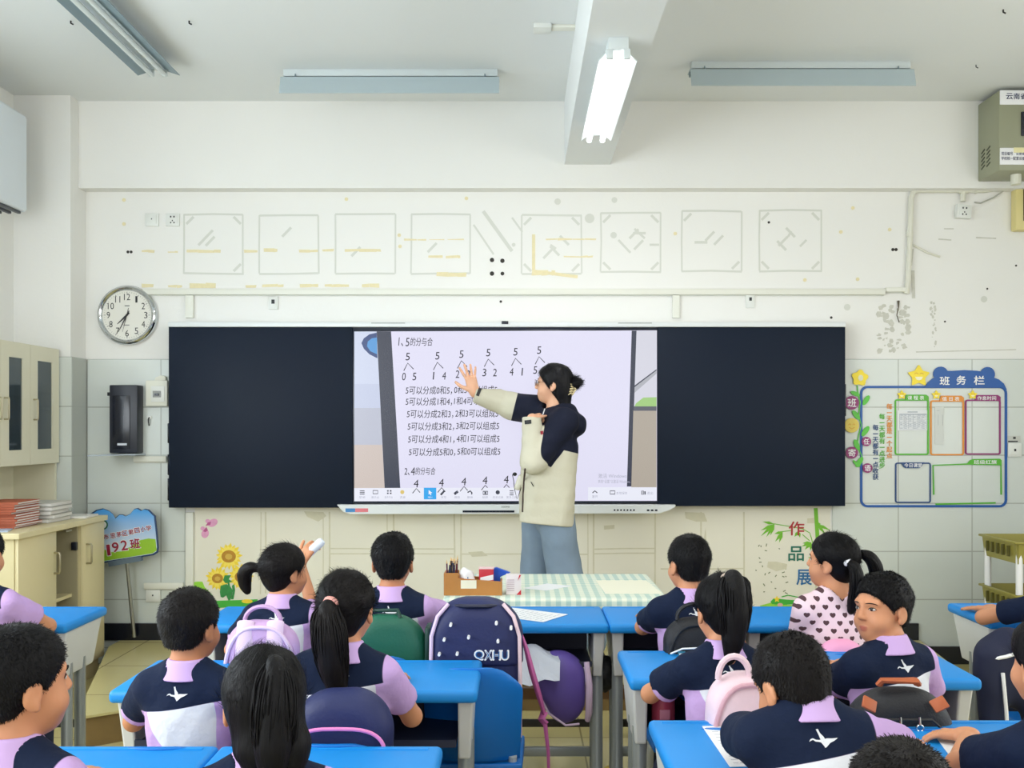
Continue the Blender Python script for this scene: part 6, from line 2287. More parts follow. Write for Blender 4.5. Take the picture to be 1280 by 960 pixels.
def kid(label, x, y, s=1.0, yaw=0, lean=.06, side=0.0, hyaw=0, hpitch=0, hroll=0, hoff=(0, 0, 0), hair='boy', shirt='uniform', L=None, R=None,
        skin=None, h=.0055, seed=0, hairm=None, emblem=True, wide=.87, hs=.84, tails=(), ties=(), low=None, eyes=True, cat='child', long_hair=None, fringe=False):
    """a seated child; L and R give (wrist in room coords, finger direction, back-of-hand normal, curl, elbow hint)"""
    skin = skin or M_skin
    hairm = hairm or M_hair
    root = thing('person', label, cat, (x, y, 0), yaw)
    root.scale = (s, s, s)
    Rz = rotm(yaw)
    H = V3(0, 0, .50)
    Rt = np.array(Matrix.Rotation(side, 3, 'Y') @ Matrix.Rotation(-lean, 3, 'X'), np.float32)

    def fwd(p):
        return (np.asarray(p, np.float32) - H) @ Rt.T + H

    def inv(p):
        return (p - H) @ Rt + H

    Hc = fwd((0, .010, 1.020)) + np.asarray(hoff, np.float32)
    Rh = rotm(hyaw, hpitch, hroll)

    def toh(p):
        return (p - Hc) @ Rh / hs

    def fromh(q):
        return np.asarray(q, np.float32) @ Rh.T * hs + Hc

    def local(w):
        return (np.asarray(w, np.float32) - V3(x, y, 0)) @ Rz / s

    def ldir(w):
        return np.asarray(w, np.float32) @ Rz

    arms = []
    for sd, A in ((-1, L), (1, R)):
        S = fwd((sd * .118 * wide, -.006, .862))
        if A is None:
            W = V3(sd * .13, .27, .785 / s); X, Nn, cu, hint = V3(-sd * .45, 1, -.02), V3(0, 0, 1), .35, V3(sd * .5, -.7, -.5)
        else:
            W, X, Nn, cu = local(A[0]), ldir(A[1]), ldir(A[2]), A[3]
            hint = ldir(A[4]) if len(A) > 4 else V3(sd * .8, -.2, -.6)
        E, W = ik(S, W, .205, .185, hint)
        arms.append((sd, S, E, W, X, Nn, cu))

    neckb = fwd((0, -.012, .87))
    neckt = fromh((0, -.020, -.055))

    def torso(q, g=0.0):
        d = smins(.05, s_ell(q, (0, 0, .785), (.112 * wide + g, (.072 + g), .125 + g)), s_ell(q, (0, .012, .64), (.102 * wide + g, .078 + g, .16 + g)), s_ell(q, (0, 0, .545), (.118 * wide + g, .090 + g, .092 + g)))
        d = smin(d, s_cap(q, (-.092 * wide, -.006, .858), (.092 * wide, -.006, .858), .036 + g, .036 + g), .035)
        m = np.stack([np.abs(q[:, 0]), q[:, 1], q[:, 2]], -1)
        return smin(d, s_cap(m, (.088 * wide, -.008, .868), (.025, -.014, .905), .027 + g, .031 + g), .03)

    def body(p):
        q = inv(p)
        d = torso(q)
        d = smin(d, s_cap(p, neckb, neckt, .041, .037), .03)
        for sd, S, E, W, X, Nn, cu in arms:
            a = smin(s_cap(p, S, E, .033, .026), s_cap(p, E, W, .025, .017), .012)
            d = smin(d, a, .025)
            d = smin(d, s_hand(p, W, X, Nn, sd, .122, cu), .012)
        hd, _ = s_head(toh(p))
        return smin(d, hd * hs, .016)

    ends = np.concatenate([np.stack([a[3] for a in arms]), np.stack([a[2] for a in arms])])
    tips = np.stack([a[3] + a[4] / np.linalg.norm(a[4]) * .15 for a in arms])
    allp = np.concatenate([ends, tips, fromh([(-.1, -.12, -.12), (.1, .12, .12), (.1, -.12, .12), (-.1, .12, .12)]), np.array([(-.19, -.13, .44), (.19, .15, .95)])])
    lo, hi = allp.min(0) - .04, allp.max(0) + .04
    bo = sdf_obj('body', body, lo, hi, h, skin, root, {'lip': lambda p: s_head(toh(p), False)[1]})

    # ---- shirt
    wseed = seed * 3 + 1
    sl = .62

    def sleeves(p):
        out = []
        for sd, S, E, W, X, Nn, cu in arms:
            if shirt == 'heart':
                d = smin(s_cap(p, S, E, .044, .037), s_cap(p, E, E + (W - E) * .93, .035, .027), .02)
                ax = (W - E) / np.linalg.norm(W - E)
                d = smax(d, s_pl(p, E + (W - E) * .90, ax), .006)
                out.append((d, np.full(len(p), .1, np.float32)))
            else:
                ax = (E - S) / np.linalg.norm(E - S)
                d = s_cap(p, S, S + (E - S) * 1.0, .043, .050)
                t = (p - S) @ ax - np.linalg.norm(E - S) * sl
                # a flat cut sleeve end
                out.append((smax(d, t, .006), -t - .022))
        return out

    def shirt_f(p):
        q = inv(p)
        d = torso(q, .011)
        for e, _ in sleeves(p):
            d = smin(d, e, .022)
        d = d + .0042 * wob3(q * np.array([1, 1, .6], np.float32), 28, wseed) + .0022 * wob3(q, 62, wseed + 7)
        nk = np.sqrt(q[:, 0] ** 2 + (q[:, 1] + .012) ** 2) - .044
        d = smax(d, -np.maximum(nk, .90 - q[:, 2]), .004)
        return smax(d, .475 - q[:, 2], .008)

    zs = .905

    def navy(p):
        q = inv(p)
        nt_ = q[:, 2] - (zs - .076 + .17 * q[:, 0])
        (dl, cl_), (dr, _) = sleeves(p)
        t = torso(q, .011)
        eL, eR = t - dl, t - dr
        return np.maximum(np.minimum(nt_, -eR), np.minimum(eL, cl_))

    def white(p):
        q = inv(p)
        nt_ = q[:, 2] - (zs - .076 + .17 * q[:, 0])
        (dl, _), (dr, _) = sleeves(p)
        t = torso(q, .011)
        r = 1 - np.sqrt(((q[:, 0] - .06) / .155) ** 2 + ((q[:, 2] - (zs - .03)) / .17) ** 2)
        return np.minimum(np.minimum(np.minimum(-nt_, r * .12), np.minimum(t * 0 - (t - dl), -(t - dr))), np.minimum(.092 - q[:, 0], .03 - q[:, 1]))

    sp_ = np.concatenate([np.stack([a[1] for a in arms]), np.stack([a[2] for a in arms])] + ([np.stack([a[3] for a in arms])] if shirt == 'heart' else []) + [np.array([(-.19, -.14, .46), (.19, .15, .93)])])
    lo, hi = sp_.min(0) - .075, sp_.max(0) + .075
    so = sdf_obj('shirt', shirt_f, lo, hi, .0068, M_uni if shirt == 'uniform' else M_heart, root, {'navy': navy, 'white': white} if shirt == 'uniform' else None)
    if shirt == 'uniform':
        def collar(p):
            q = inv(p)
            rr = np.sqrt(q[:, 0] ** 2 * .92 + (q[:, 1] + .010) ** 2)
            zc = q[:, 2] - .22 * q[:, 1] * -1
            r = .0525 - .42 * (q[:, 2] - .915) + .003 * wob3(q, 40, seed)
            d = np.abs(rr - r) - .0046
            d = smax(d, q[:, 2] - (.943 + .0 * rr - .35 * np.maximum(q[:, 1], 0)), .004)
            d = smax(d, (.894 - .35 * np.maximum(q[:, 1], 0)) - q[:, 2], .004)
            return d
        c0 = fwd((0, -.01, .925))
        sdf_obj('collar', collar, c0 - .10, c0 + .10, .0036, M_coll, so)
        if emblem:
            mb = MB()
            yd = Rt @ V3(0, 1, 0)
            for poly in EMB:
                pts = []
                for u, v in poly:
                    p = fwd((.054 * u + .003, -.22, zs - .042 + .054 * v))
                    for _ in range(60):
                        d = float(shirt_f(p[None])[0])
                        p = p + yd * (d - .0016) * .75
                    pts.append(p)
                vsn = [mb.bm.verts.new(Vector(p.tolist())) for p in pts] 
                back = [mb.bm.verts.new(Vector((p + yd * .0012).tolist())) for p in pts]
                mb.bm.faces.new(vsn); mb.bm.faces.new(back[::-1])
                for i in range(len(pts)):
                    mb.bm.faces.new([vsn[i], back[i], back[(i + 1) % len(pts)], vsn[(i + 1) % len(pts)]])
            mb.build('bird_emblem', mat('emblem_white', (224, 226, 230), .7), so, smooth=0)

    # ---- trousers and shoes
    def trs(p):
        m = np.stack([np.abs(p[:, 0]), p[:, 1], p[:, 2]], -1)
        d = smins(.04, s_ell(p, (0, .0, .535), (.128, .108, .078)), s_cap(m, (.065, .03, .53), (.075, .27, .505), .068, .058))
        d = smin(d, s_cap(m, (.075, .27, .50), (.078, .26, .11), .056, .048), .03)
        return smax(d, .10 - p[:, 2], .006)
    sdf_obj('trousers', trs, (-.16, -.13, .08), (.16, .36, .64), .011, M_trs, root)
    for sd in (-1, 1):
        sdf_obj('shoe', lambda p: smax(smin(s_ell(p, (sd * .078, .33, .042), (.038, .085, .036)), s_ell(p, (sd * .078, .265, .06), (.036, .045, .05)), .02), .006 - p[:, 2], .004), (sd * .078 - .06, .2, 0), (sd * .078 + .06, .45, .13), .010, M_shoe, root)

    # ---- hair
    if hair == 'boy':
        hf = lambda p: hs * hair_boy(toh(p), seed, low=low if low is not None else -.060)
    else:
        hf = lambda p: hs * hair_girl(toh(p), seed, low=low if low is not None else -.085, fringe=fringe)
    if long_hair:
        base_hf = hf
        def hf(p):
            q = toh(p)
            d = base_hf(p)
            for pts, rs in long_hair:
                e = chain(q, pts, rs, .03) + .003 * wob3(q * np.array([1, 1, .15], np.float32), 120, seed + 3)
                d = smin(d, e * hs, .02)
            m = np.stack([np.abs(q[:, 0]), q[:, 1], q[:, 2]], -1)
            hd, _ = s_head(q, False)
            return smax(d, -hs * (s_ell(m, (.0, .10, -.04), (.062, .075, .09))), .01)
    ext = [(-.1, -.13, -.11), (.1, .1, .13), (.1, -.13, .13), (-.1, .1, .13), (-.1, .1, -.11)]
    if long_hair:
        for pts, rs in long_hair:
            for p_, r_ in zip(pts, rs):
                ext += [tuple(np.array(p_) - r_ - .01), tuple(np.array(p_) + r_ + .01)]
    ee = fromh(ext)
    vs, F = sdf_arrays(hf, ee.min(0) - .02, ee.max(0) + .02, .0055)
    crown = fromh((.01, -.045, .115))
    if hair == 'boy':
        V2, Q2 = strands(vs, F, 9000, .0085, crown, width=.0008, out=.75, seed=seed)
    else:
        tcen = fromh(ties[0][0]) if ties else crown
        V2, Q2 = strands(vs, F, 5000, .026, 2 * vs.mean(0) - tcen, width=.0006, out=.10, seed=seed, keep=lambda p: (toh(p)[:, 2] > -.01) & (toh(p)[:, 1] < .04))
    V_, F_ = [vs, V2], [F, Q2 + len(vs)]
    rs_ = np.random.RandomState(seed + 5)
    nv = len(vs) + len(V2)
    hairs = []
    for pts, rad, cnt in tails:
        c = spline(pts, 14)
        paths = []
        rr = np.interp(np.linspace(0, 1, 14), np.linspace(0, 1, len(rad)), rad)
        for k in range(int(cnt * 1.8)):
            a, u = rs_.uniform(0, 2 * PI), math.sqrt(rs_.rand())
            off = np.array([math.cos(a) * u, math.sin(a) * u * .8, 0])
            end = 1 - rs_.rand() * .22
            nn_ = 14
            cc = spline(pts, 40)[: int(40 * end)]
            cc = spline(cc[:: max(1, len(cc) // 8)], nn_)
            wv = .10 * np.sin(np.linspace(0, 5, nn_) + rs_.uniform(0, 6))[:, None] * np.array([[1, .6, 0]])
            paths.append(fromh(cc + (off[None] * .97 + wv) * rr[:, None]))
        v3, q3 = lock_tubes(paths, np.interp(np.linspace(0, 1, 14), [0, .1, .75, 1], [.0012, .0021, .0020, .0005]))
        core = lambda p, pts=pts, rad=rad: hs * chain(toh(p), spline(pts, 26), np.interp(np.linspace(0, 1, 26), np.linspace(0, 1, len(rad)), rad) * .74, .01)
        e2 = fromh(np.array(pts)); mr_ = max(rad) + .025
        v4, q4 = sdf_arrays(core, e2.min(0) - mr_, e2.max(0) + mr_, .006)
        tail_me = mesh_np('ponytail', np.concatenate([v3, v4]), np.concatenate([q3, q4 + len(v3)]))
        hairs.append(tail_me)
    ho = link_mesh('hair', mesh_np('hair', np.concatenate(V_), np.concatenate(F_)), hairm, root)
    for me in hairs:
        link_mesh('ponytail', me, hairm, ho)
    for tpos, tdir, r_, m_ in ties:
        mb = MB()
        dv = Vector((Rh @ np.asarray(tdir, np.float32)).tolist()); dv.normalize()
        c_ = Vector(fromh(tpos).tolist())
        mb.tube([c_ - dv * .009, c_ - dv * .004, c_ + dv * .004, c_ + dv * .009], [r_ * .85, r_ * 1.12, r_ * 1.12, r_ * .85], 14)
        mb.build('hair_tie', m_, ho)

    # ---- eyes and brows
    if eyes:
        fd = Vector((Rh @ V3(0, 1, 0)).tolist())
        for sd in (-1, 1):
            q = np.array([[sd * .030, .12, .003]], np.float32)
            for _ in range(30):
                q[:, 1] -= s_head(q, False)[0] * .8
            yy0 = float(q[0, 1])
            RM = Matrix(Rh.tolist()) @ Matrix.Rotation(sd * -.32, 3, 'Z')
            mb = MB(); mb.ell(Vector(fromh((sd * .0305, yy0 + .0002, .003)).tolist()), (.0108 * hs, .0034 * hs, .0052 * hs), 14, RM)
            eo = mb.build('eye', M_eyew, bo)
            mb = MB(); mb.ell(Vector(fromh((sd * .0300, yy0 + .0022, .0033)).tolist()), (.0060 * hs, .0022 * hs, .0054 * hs), 12, RM); mb.build('iris', M_iris, root)
            lid, brow = [], []
            for u in np.linspace(-1, 1, 9):
                for lst, xx, zz, lift in ((lid, .0122 * u, .0085 - .006 * u * u, .0014), (brow, .0175 * u, .0225 - .0035 * u * u - sd * u * .001, .0008)):
                    q = np.array([[sd * .0305 + xx, .12, zz]], np.float32)
                    for _ in range(24):
                        q[:, 1] -= s_head(q, False)[0] * .8
                    lst.append(Vector(fromh((float(q[0, 0]), float(q[0, 1]) + lift, zz)).tolist()))
            mb = MB(); mb.tube(lid, [.0004, .0010, .0014, .0015, .0015, .0014, .0013, .0010, .0004], 6); mb.build('eyelid_line', M_iris, root)
            mb = MB(); mb.tube(brow, [.0008, .0018, .0023, .0025, .0025, .0024, .002, .0014, .0006], 6, flat=.6); mb.build('eyebrow', hairm, root)
    return root, fromh


# ------------------------------------------------------------------ the class
UP = (0, 0, 1)
M_tiep = mat('tie_pink', (226, 160, 150), .7)
M_tieb = mat('tie_black', (30, 30, 36), .7)
M_tiew = mat('tie_white', (226, 226, 230), .6)
M_tiec = mat('tie_cream', (222, 204, 188), .8, bump=.3, bscale=150)
ZD = DZ + .018
# front row, left to right
girl1, fh = kid('girl in uniform with side ponytail raising a white eraser', -.795, 3.32, s=.972, yaw=-.10, lean=.10, hyaw=-.62, hpitch=.05, hair='girl', hairm=M_hairb, seed=1,
                R=((wx(375, 3.60), 3.60, wz(702, 3.60)), (.55, .1, .75), (-.3, -.9, .2), .9, (.15, .5, -.8)),
                ties=(((-.060, -.075, .012), (-.8, -.5, .1), .015, M_tieb),),
                tails=(([(-.060, -.075, .012), (-.095, -.100, .020), (-.125, -.110, -.005), (-.135, -.105, -.05), (-.125, -.10, -.085)], (.012, .026, .034, .030, .012), 150),))
t = thing('board_eraser', 'white oblong eraser held up in the girls right hand', 'eraser', (0, 0, 0))
ec = Vector((wx(393.5, 3.61), 3.61, wz(684.5, 3.61)))
t.location = ec
mb = MB(); mb.tube([Vector((-.030, 0, -.028)), Vector((-.024, 0, -.022)), Vector((.022, 0, .02)), Vector((.028, 0, .026))], [.013, .016, .016, .012], 14); mb.build('body', mat('eraser_white', (226, 236, 246), .35), t)
mb = MB(); mb.tube([Vector((-.036, 0, -.034)), Vector((-.028, 0, -.026))], [.012, .0135], 14); mb.build('end_cap', mat('eraser_blue', (186, 208, 232), .35), t)
kid('boy in uniform sitting upright, green satchel behind his back', -.42, 3.32, s=1.005, lean=.03, hair='boy', seed=2, skin=M_skin2, 
    R=((wx(565, 3.60), 3.70, ZD), (-.7, .7, -.05), UP, .35, (.9, -.2, -.3)))
kid('boy in uniform with left hand on front desk, black backpack behind', .575, 3.34, s=.995, yaw=.12, lean=.03, hyaw=.25, hair='boy', seed=3,
    L=((wx(812, 3.72), 3.69, ZD), (-.25, .95, -.05), UP, .4, (-.55, -.7, -.4)))
kid('girl in pink heart pattern top with two pigtails and headband', 1.065, 3.36, s=1.0, yaw=.18, lean=.03, hyaw=.75, hpitch=.04, hair='girl', shirt='heart', seed=4,
    L=((wx(1006, 3.60), 3.60, ZD), (.2, .95, -.05), UP, .4, (-.4, -.8, -.45)),
    ties=(((-.055, -.085, .010), (0, -.4, -.8), .014, M_tiew), ((.055, -.085, .035), (.3, -.6, -.5), .014, M_tiew)),
    tails=(([(-.055, -.085, .012), (-.062, -.115, -.01), (-.066, -.125, -.07), (-.060, -.115, -.14), (-.050, -.10, -.185)], (.012, .027, .034, .030, .010), 170),
           ([(.055, -.085, .035), (.072, -.125, .025), (.085, -.150, -.02), (.085, -.150, -.08), (.08, -.145, -.12)], (.012, .028, .034, .028, .010), 170)))
# second row
kid('crew cut boy in uniform sitting at second row left end', -.81, 2.45, s=.963, yaw=-.12, lean=.02, hyaw=-.25, hair='boy', seed=5, skin=M_skin2, hairm=M_hairb, low=-.056)
kid('girl in uniform with long ponytail tied by a pink band', -.435, 2.47, s=1.0, yaw=-.1, lean=.06, hyaw=-.05, hair='girl', hairm=M_hairb, seed=6,
    R=((wx(489, 2.76), 2.77, ZD), (.3, .9, -.1), UP, .8, (.45, -.8, -.45)),
    ties=(((-.012, -.105, .030), (-.1, -.75, -.45), .019, M_tiep),),
    tails=(([(-.012, -.100, .032), (-.016, -.128, .012), (-.006, -.140, -.06), (.0, -.130, -.14), (.012, -.115, -.215), (.022, -.105, -.255)], (.014, .032, .050, .050, .034, .008), 260),))
kid('girl in uniform with high ponytail and cream scrunchie', .545, 2.60, s=.972, yaw=.10, lean=.10, hyaw=.06, hpitch=-.12, hair='girl', seed=7,
    L=((wx(858, 2.88), 2.90, ZD), (.6, .8, -.05), UP, .4, (-.75, -.6, -.35)),
    ties=(((.005, -.060, .100), (.0, -.5, .8), .018, M_tiec),),
    tails=(([(.005, -.060, .100), (.010, -.092, .105), (.0, -.125, .06), (-.005, -.130, -.01), (-.01, -.120, -.09), (-.02, -.105, -.16)], (.013, .030, .052, .056, .044, .010), 260),))
kid('boy in uniform turning his head back to the left', .985, 2.60, s=.985, yaw=.32, lean=.10, hyaw=1.72, hpitch=.02, hroll=0.05, hoff=(0, .0, -.01), hair='boy', seed=8, h=.0036, low=-.056,
    L=((wx(1052, 2.95), 2.92, ZD), (-.85, .5, -.05), UP, .35, (-.6, -.7, -.35)))
# third row
kid('boy in uniform with large dark head at lower left corner', -.85, 1.66, s=1.02, yaw=-.28, lean=.04, hyaw=-.42, hair='boy', seed=9, h=.005, skin=M_skin)
kid('girl in uniform with half up long black hair, bottom left', -.43, 1.66, s=.985, yaw=.1, lean=.08, hyaw=.15, hpitch=-.1, hair='girl', seed=10, h=.005, low=-.09,
    ties=(((.018, -.070, .088), (.1, -.6, .6), .012, M_tieb),),
    tails=(([(.018, -.070, .088), (.022, -.098, .080), (.020, -.118, .02), (.016, -.118, -.07), (.015, -.108, -.15)], (.010, .022, .040, .046, .016), 200),),
    long_hair=(([(.028, -.056, .0), (.038, -.064, -.08), (.042, -.062, -.16)], (.048, .048, .034)), ([(-.02, -.056, .0), (-.012, -.066, -.08), (.0, -.068, -.15)], (.048, .040, .026))))
kid('boy in uniform bending his head over his worksheet', .57, 1.84, s=1.02, yaw=.06, lean=.28, hyaw=.40, hpitch=-.42, hoff=(-.02, -.01, -.055), hair='boy', seed=11, h=.0045, hairm=M_hairb,
    L=((.60, 2.26, ZD), (.9, .35, -.05), UP, .5, (-1, .25, .1)), R=((.74, 2.24, ZD), (-.7, .6, -.05), UP, .5, (.9, -.1, -.2)))
kid('child in uniform with long hair, cut by right bottom edge', 1.06, 1.86, s=1.0, yaw=.22, lean=.16, hyaw=.05, hair='girl', seed=12, h=.005,
    L=((wx(1218, 2.20), 2.23, ZD + .006), (-.8, .55, -.08), UP, .45, (-.7, -.6, -.3)),
    long_hair=(([(-.045, -.045, .0), (-.050, -.048, -.08), (-.046, -.03, -.13)], (.05, .04, .02)), ([(.045, -.045, .0), (.05, -.05, -.10), (.045, -.03, -.17)], (.05, .045, .025)), ([(.0, -.065, .0), (.0, -.075, -.10), (.0, -.07, -.17)], (.05, .05, .03))))
# edges of the picture
kid('child in uniform leaning on desk, cut by left edge', -1.835, 3.36, s=1.02, yaw=-.05, lean=.08, hair='boy', seed=13,
    R=((wx(34, 3.70), 3.66, ZD), (.3, .9, -.05), UP, .4, (.9, -.2, -.3)))
kid('child at right desk with forearm stretched across it', 1.965, 3.48, s=1.0, yaw=.10, lean=.14, side=-.12, hyaw=.35, hair='girl', seed=14,
    L=((wx(1243, 3.80), 3.82, ZD), (-.75, .62, -.03), UP, .15, (-.5, -.3, -.1)))
kid('child in the last row, only hair top showing at bottom', .475, 1.22, s=.966, yaw=-.1, lean=.05, hair='boy', seed=15, h=.006, hairm=M_hairb)

# ------------------------------------------------------------------ the teacher
TX, TY = .19, 5.50
te = thing('person', 'teacher in navy and beige jacket pointing at the lit screen', 'person', (TX, TY, ZP))


def tp(px, py, yy_=0.0):
    d = TY + yy_
    return V3((px - X0) / FX * d - TX, yy_, CZ - (py - Y0) / FX * d - ZP)


HS = .97
Hc = tp(691, 480, 0)
Rh = rotm(PI / 2 - .16, .04, 0)
toh = lambda p: ((p - Hc) @ Rh) / HS
fromh = lambda q: (np.asarray(q, np.float32) * HS) @ Rh.T + Hc
nS, nE, nW = tp(706, 526, -.15), tp(666, 578, -.22), tp(665, 523, -.19)
fS, fE, fW = tp(672, 512, .12), tp(640, 508, .26), tp(592, 489, .24)
nb_, nt2 = tp(696, 521, 0.0), fromh((0, -.018, -.06))
fX, fN = V3(-.22, -.02, .97), V3(.12, -1, 0)
nX, nN = V3(.45, .9, .30), V3(-.5, -.85, .1)
nHip, nKnee, nAnk = tp(696, 655, -.085), tp(708, 735, -.095), tp(736, 800, -.09)
fHip, fKnee, fAnk = tp(676, 655, .085), tp(669, 735, .085), tp(668, 800, .09)


def tbody(p):
    d = smins(.05, s_ell(p, (-.02, 0, 1.22), (.10, .15, .20)), s_ell(p, (-.02, 0, .93), (.11, .15, .15)))
    d = smin(d, s_cap(p, nb_, nt2, .056, .048), .03)
    for S, E, W, X, Nn, sd, cu, sp_, th in ((nS, nE, nW, nX, nN, -1, 1.3, .6, .5), (fS, fE, fW, fX, fN, 1, [.10, .06, .08, .12], 1.9, 1.0)):
        d = smin(d, smin(s_cap(p, S, E, .045, .036), s_cap(p, E, W, .035, .026), .015), .03)
        d = smin(d, s_hand(p, W, X, Nn, sd, .172 if sd > 0 else .135, cu, sp_, th), .012)
    for Hh, K, A in ((nHip, nKnee, nAnk), (fHip, fKnee, fAnk)):
        d = smin(d, smin(s_cap(p, Hh, K, .075, .055), s_cap(p, K, A, .05, .04), .02), .03)
    return smin(d, s_head(toh(p))[0] * HS, .018)


tb = sdf_obj('body', tbody, (-.62, -.36, .02), (.30, .40, 1.72), .0052, M_skint, te, {'lip': lambda p: s_head(toh(p), False)[1]})

M_jacket = mat('jacket_beige', (206, 202, 180), .8, bump=.4, bscale=22, spec=.3)
nt, N, L_, b = nodes_of(M_jacket)
at = N.new('ShaderNodeAttribute'); at.attribute_name = 'navy'
mr = N.new('ShaderNodeMapRange'); mr.inputs['From Min'].default_value = -.0008; mr.inputs['From Max'].default_value = .0008
L_.new(at.outputs['Fac'], mr.inputs['Value'])
L_.new(mixcol(nt, mr.outputs[0], rgb(204, 199, 178), rgb(12, 18, 40)), b.inputs['Base Color'])


def near_arm(p):
    return s_cap(p, nS, nE, .078, .066), smax(s_cap(p, nE, nW, .064, .050), s_pl(p, nW + (nW - nE) * .02, nW - nE), .008)


def far_arm(p):
    d = smin(s_cap(p, fS, fE, .082, .078), s_cap(p, fE, fW, .074, .060), .03)
    return smax(d, s_pl(p, fW - (fW - fE) * .06, fW - fE), .008)


def trunk_(p):
    d = smins(.06, s_box(p, (-.030, 0, .98), (.147, .200, .30), .085, rotm(0, 0, .05)), s_ell(p, (-.008, 0, 1.26), (.128, .175, .155)))
    d = smin(d, s_cap(p, nS, fS, .058, .058), .05)
    d = smin(d, s_cap(p, nb_ + V3(.02, 0, -.05), nb_ + V3(.01, 0, -.015), .10, .072), .04)
    return d


def hood(p):
    c = tp(718, 531, 0.0)
    return smin(s_ell(p, c, (.062, .115, .07)), s_ell(p, tp(704, 514, 0), (.075, .10, .05)), .03)


def jacket(p):
    a, bb_ = near_arm(p)
    d = smin(trunk_(p), hood(p), .015)
    d = smin(d, smin(a, bb_, .015), .022)
    d = smin(d, far_arm(p), .03)
    d = d + .0065 * wob3(p * V3(1, 1, .8), 24, 11) + .0045 * wob3(p * V3(.6, 1, 1), 52, 12)
    d = smax(d, .800 - .10 * p[:, 0] - p[:, 2], .006)
    nk = np.sqrt((p[:, 0] - nb_[0] + .012) ** 2 + p[:, 1] ** 2) - .066
    return smax(d, -np.maximum(nk, nb_[2] - .02 - p[:, 2]), .006)


def jnavy(p):
    a, bb_ = near_arm(p)
    fa_ = far_arm(p)
    tr_ = np.minimum(trunk_(p), hood(p))
    upper = np.minimum(bb_ - a - .012, np.minimum(tr_, fa_) + .02 - a)          # near upper sleeve
    pt = p[:, 2] - (1.215 - .25 * (p[:, 0] - .0))
    trunk_n = np.minimum(pt, np.minimum(bb_ - tr_, fa_ - tr_) + .012)
    u = fE - fS
    ln = np.linalg.norm(u)
    fo = np.minimum(tp(643, 508, .2)[0] * -1 + p[:, 0] - .25 * (p[:, 2] - 1.44), np.minimum(tr_, bb_) - fa_ + .01)
    return np.maximum(np.maximum(upper, trunk_n), fo)


jk = sdf_obj('jacket', jacket, (-.56, -.36, .74), (.26, .42, 1.52), .006, M_jacket, te, {'navy': jnavy})


def on_jacket(px, py, y0_=-.5):
    p = tp(px, py, 0.0)
    o = V3(0 - TX, -TY, CZ - ZP)
    dr = p - o; dr = dr / np.linalg.norm(dr)
    q = o + dr * 4.6
    for _ in range(90):
        q = q + dr * float(jacket(q[None])[0]) * .7
    return q - dr * .004


def strap(name, corners, m, n=7):
    mb = MB()
    a, b_, c, d = [np.array(k, float) for k in corners]
    G = []
    for j in range(n + 1):
        for i in range(n + 1):
            u, v = i / n, j / n
            q = (a * (1 - u) + b_ * u) * (1 - v) + (d * (1 - u) + c * u) * v
            G.append(Vector(on_jacket(q[0], q[1]).tolist()))
    f_ = [mb.bm.verts.new(p) for p in G]
    g_ = [mb.bm.verts.new(p + Vector((0, .005, 0))) for p in G]
    w = n + 1
    for j in range(n):
        for i in range(n):
            k = j * w + i
            mb.bm.faces.new([f_[k], f_[k + 1], f_[k + w + 1], f_[k + w]])
            mb.bm.faces.new([g_[k + w], g_[k + w + 1], g_[k + 1], g_[k]])
    rim = [i for i in range(w)] + [j * w + n for j in range(1, w)] + [n * w + i for i in range(n - 1, -1, -1)] + [j * w for j in range(n - 1, 0, -1)]
    for k in range(len(rim)):
        a_, c_ = rim[k], rim[(k + 1) % len(rim)]
        mb.bm.faces.new([f_[a_], g_[a_], g_[c_], f_[c_]])
    return mb.build(name, m, jk, smooth=0)


strap('cuff_strap', [(598.5, 484.5), (602.5, 485.5), (598.5, 495.5), (594.8, 494.2)], M_ink)
strap('cuff_strap', [(655.5, 525.5), (664, 524.5), (664.3, 529.5), (656, 530.5)], M_ink)
strap('chest_mark', [(675.2, 539), (679, 538.4), (679.2, 542.6), (676, 543.4)], mat('mark_red', (150, 34, 52), .6))
strap('pocket_zip', [(663, 602), (664.2, 602.4), (667.4, 608), (666.2, 608)], M_ink)
mb = MB(); mb.tube([Vector(on_jacket(a, c).tolist()) for a, c in ((656.5, 586), (655, 600), (654, 615), (653.5, 630), (653.2, 640))], .005, 6); mb.build('zip', mat('zip_dark', (66, 50, 44), .6), jk)
mb = MB(); mb.tube([Vector(on_jacket(a, c).tolist()) for a, c in ((681, 511), (680, 514), (679, 517), (678, 520))], .003, 6); mb.build('drawcord', M_tiew, jk)

M_jean = mat('washed_denim', (124, 142, 160), .85, noise=.16, nscale=9, bump=.25, bscale=260)


def jeans(p):
    d = smins(.05, s_ell(p, (-.02, 0, .90), (.128, .165, .14)), s_cap(p, nHip, nKnee, .098, .098), s_cap(p, nKnee, nAnk, .096, .098))
    e = smin(s_cap(p, fHip, fKnee, .104, .090), s_cap(p, fKnee, fAnk, .088, .09), .03)
    d = smin(d, e, .02) + .006 * wob3(p * V3(1, 1, .55), 26, 21) + .003 * wob3(p, 55, 22)
    return smax(d, .07 - p[:, 2], .006)


sdf_obj('jeans', jeans, (-.34, -.32, .04), (.42, .32, 1.04), .009, M_jean, te)
for A in (nAnk, fAnk):
    sdf_obj('shoe', lambda p, A=A: smax(smin(s_ell(p, (A[0] - .07, A[1], .045), (.10, .045, .045)), s_ell(p, (A[0], A[1], .07), (.06, .045, .06)), .03), .004 - p[:, 2], .004), (A[0] - .2, A[1] - .07, 0), (A[0] + .09, A[1] + .07, .15), .009, M_white, te)


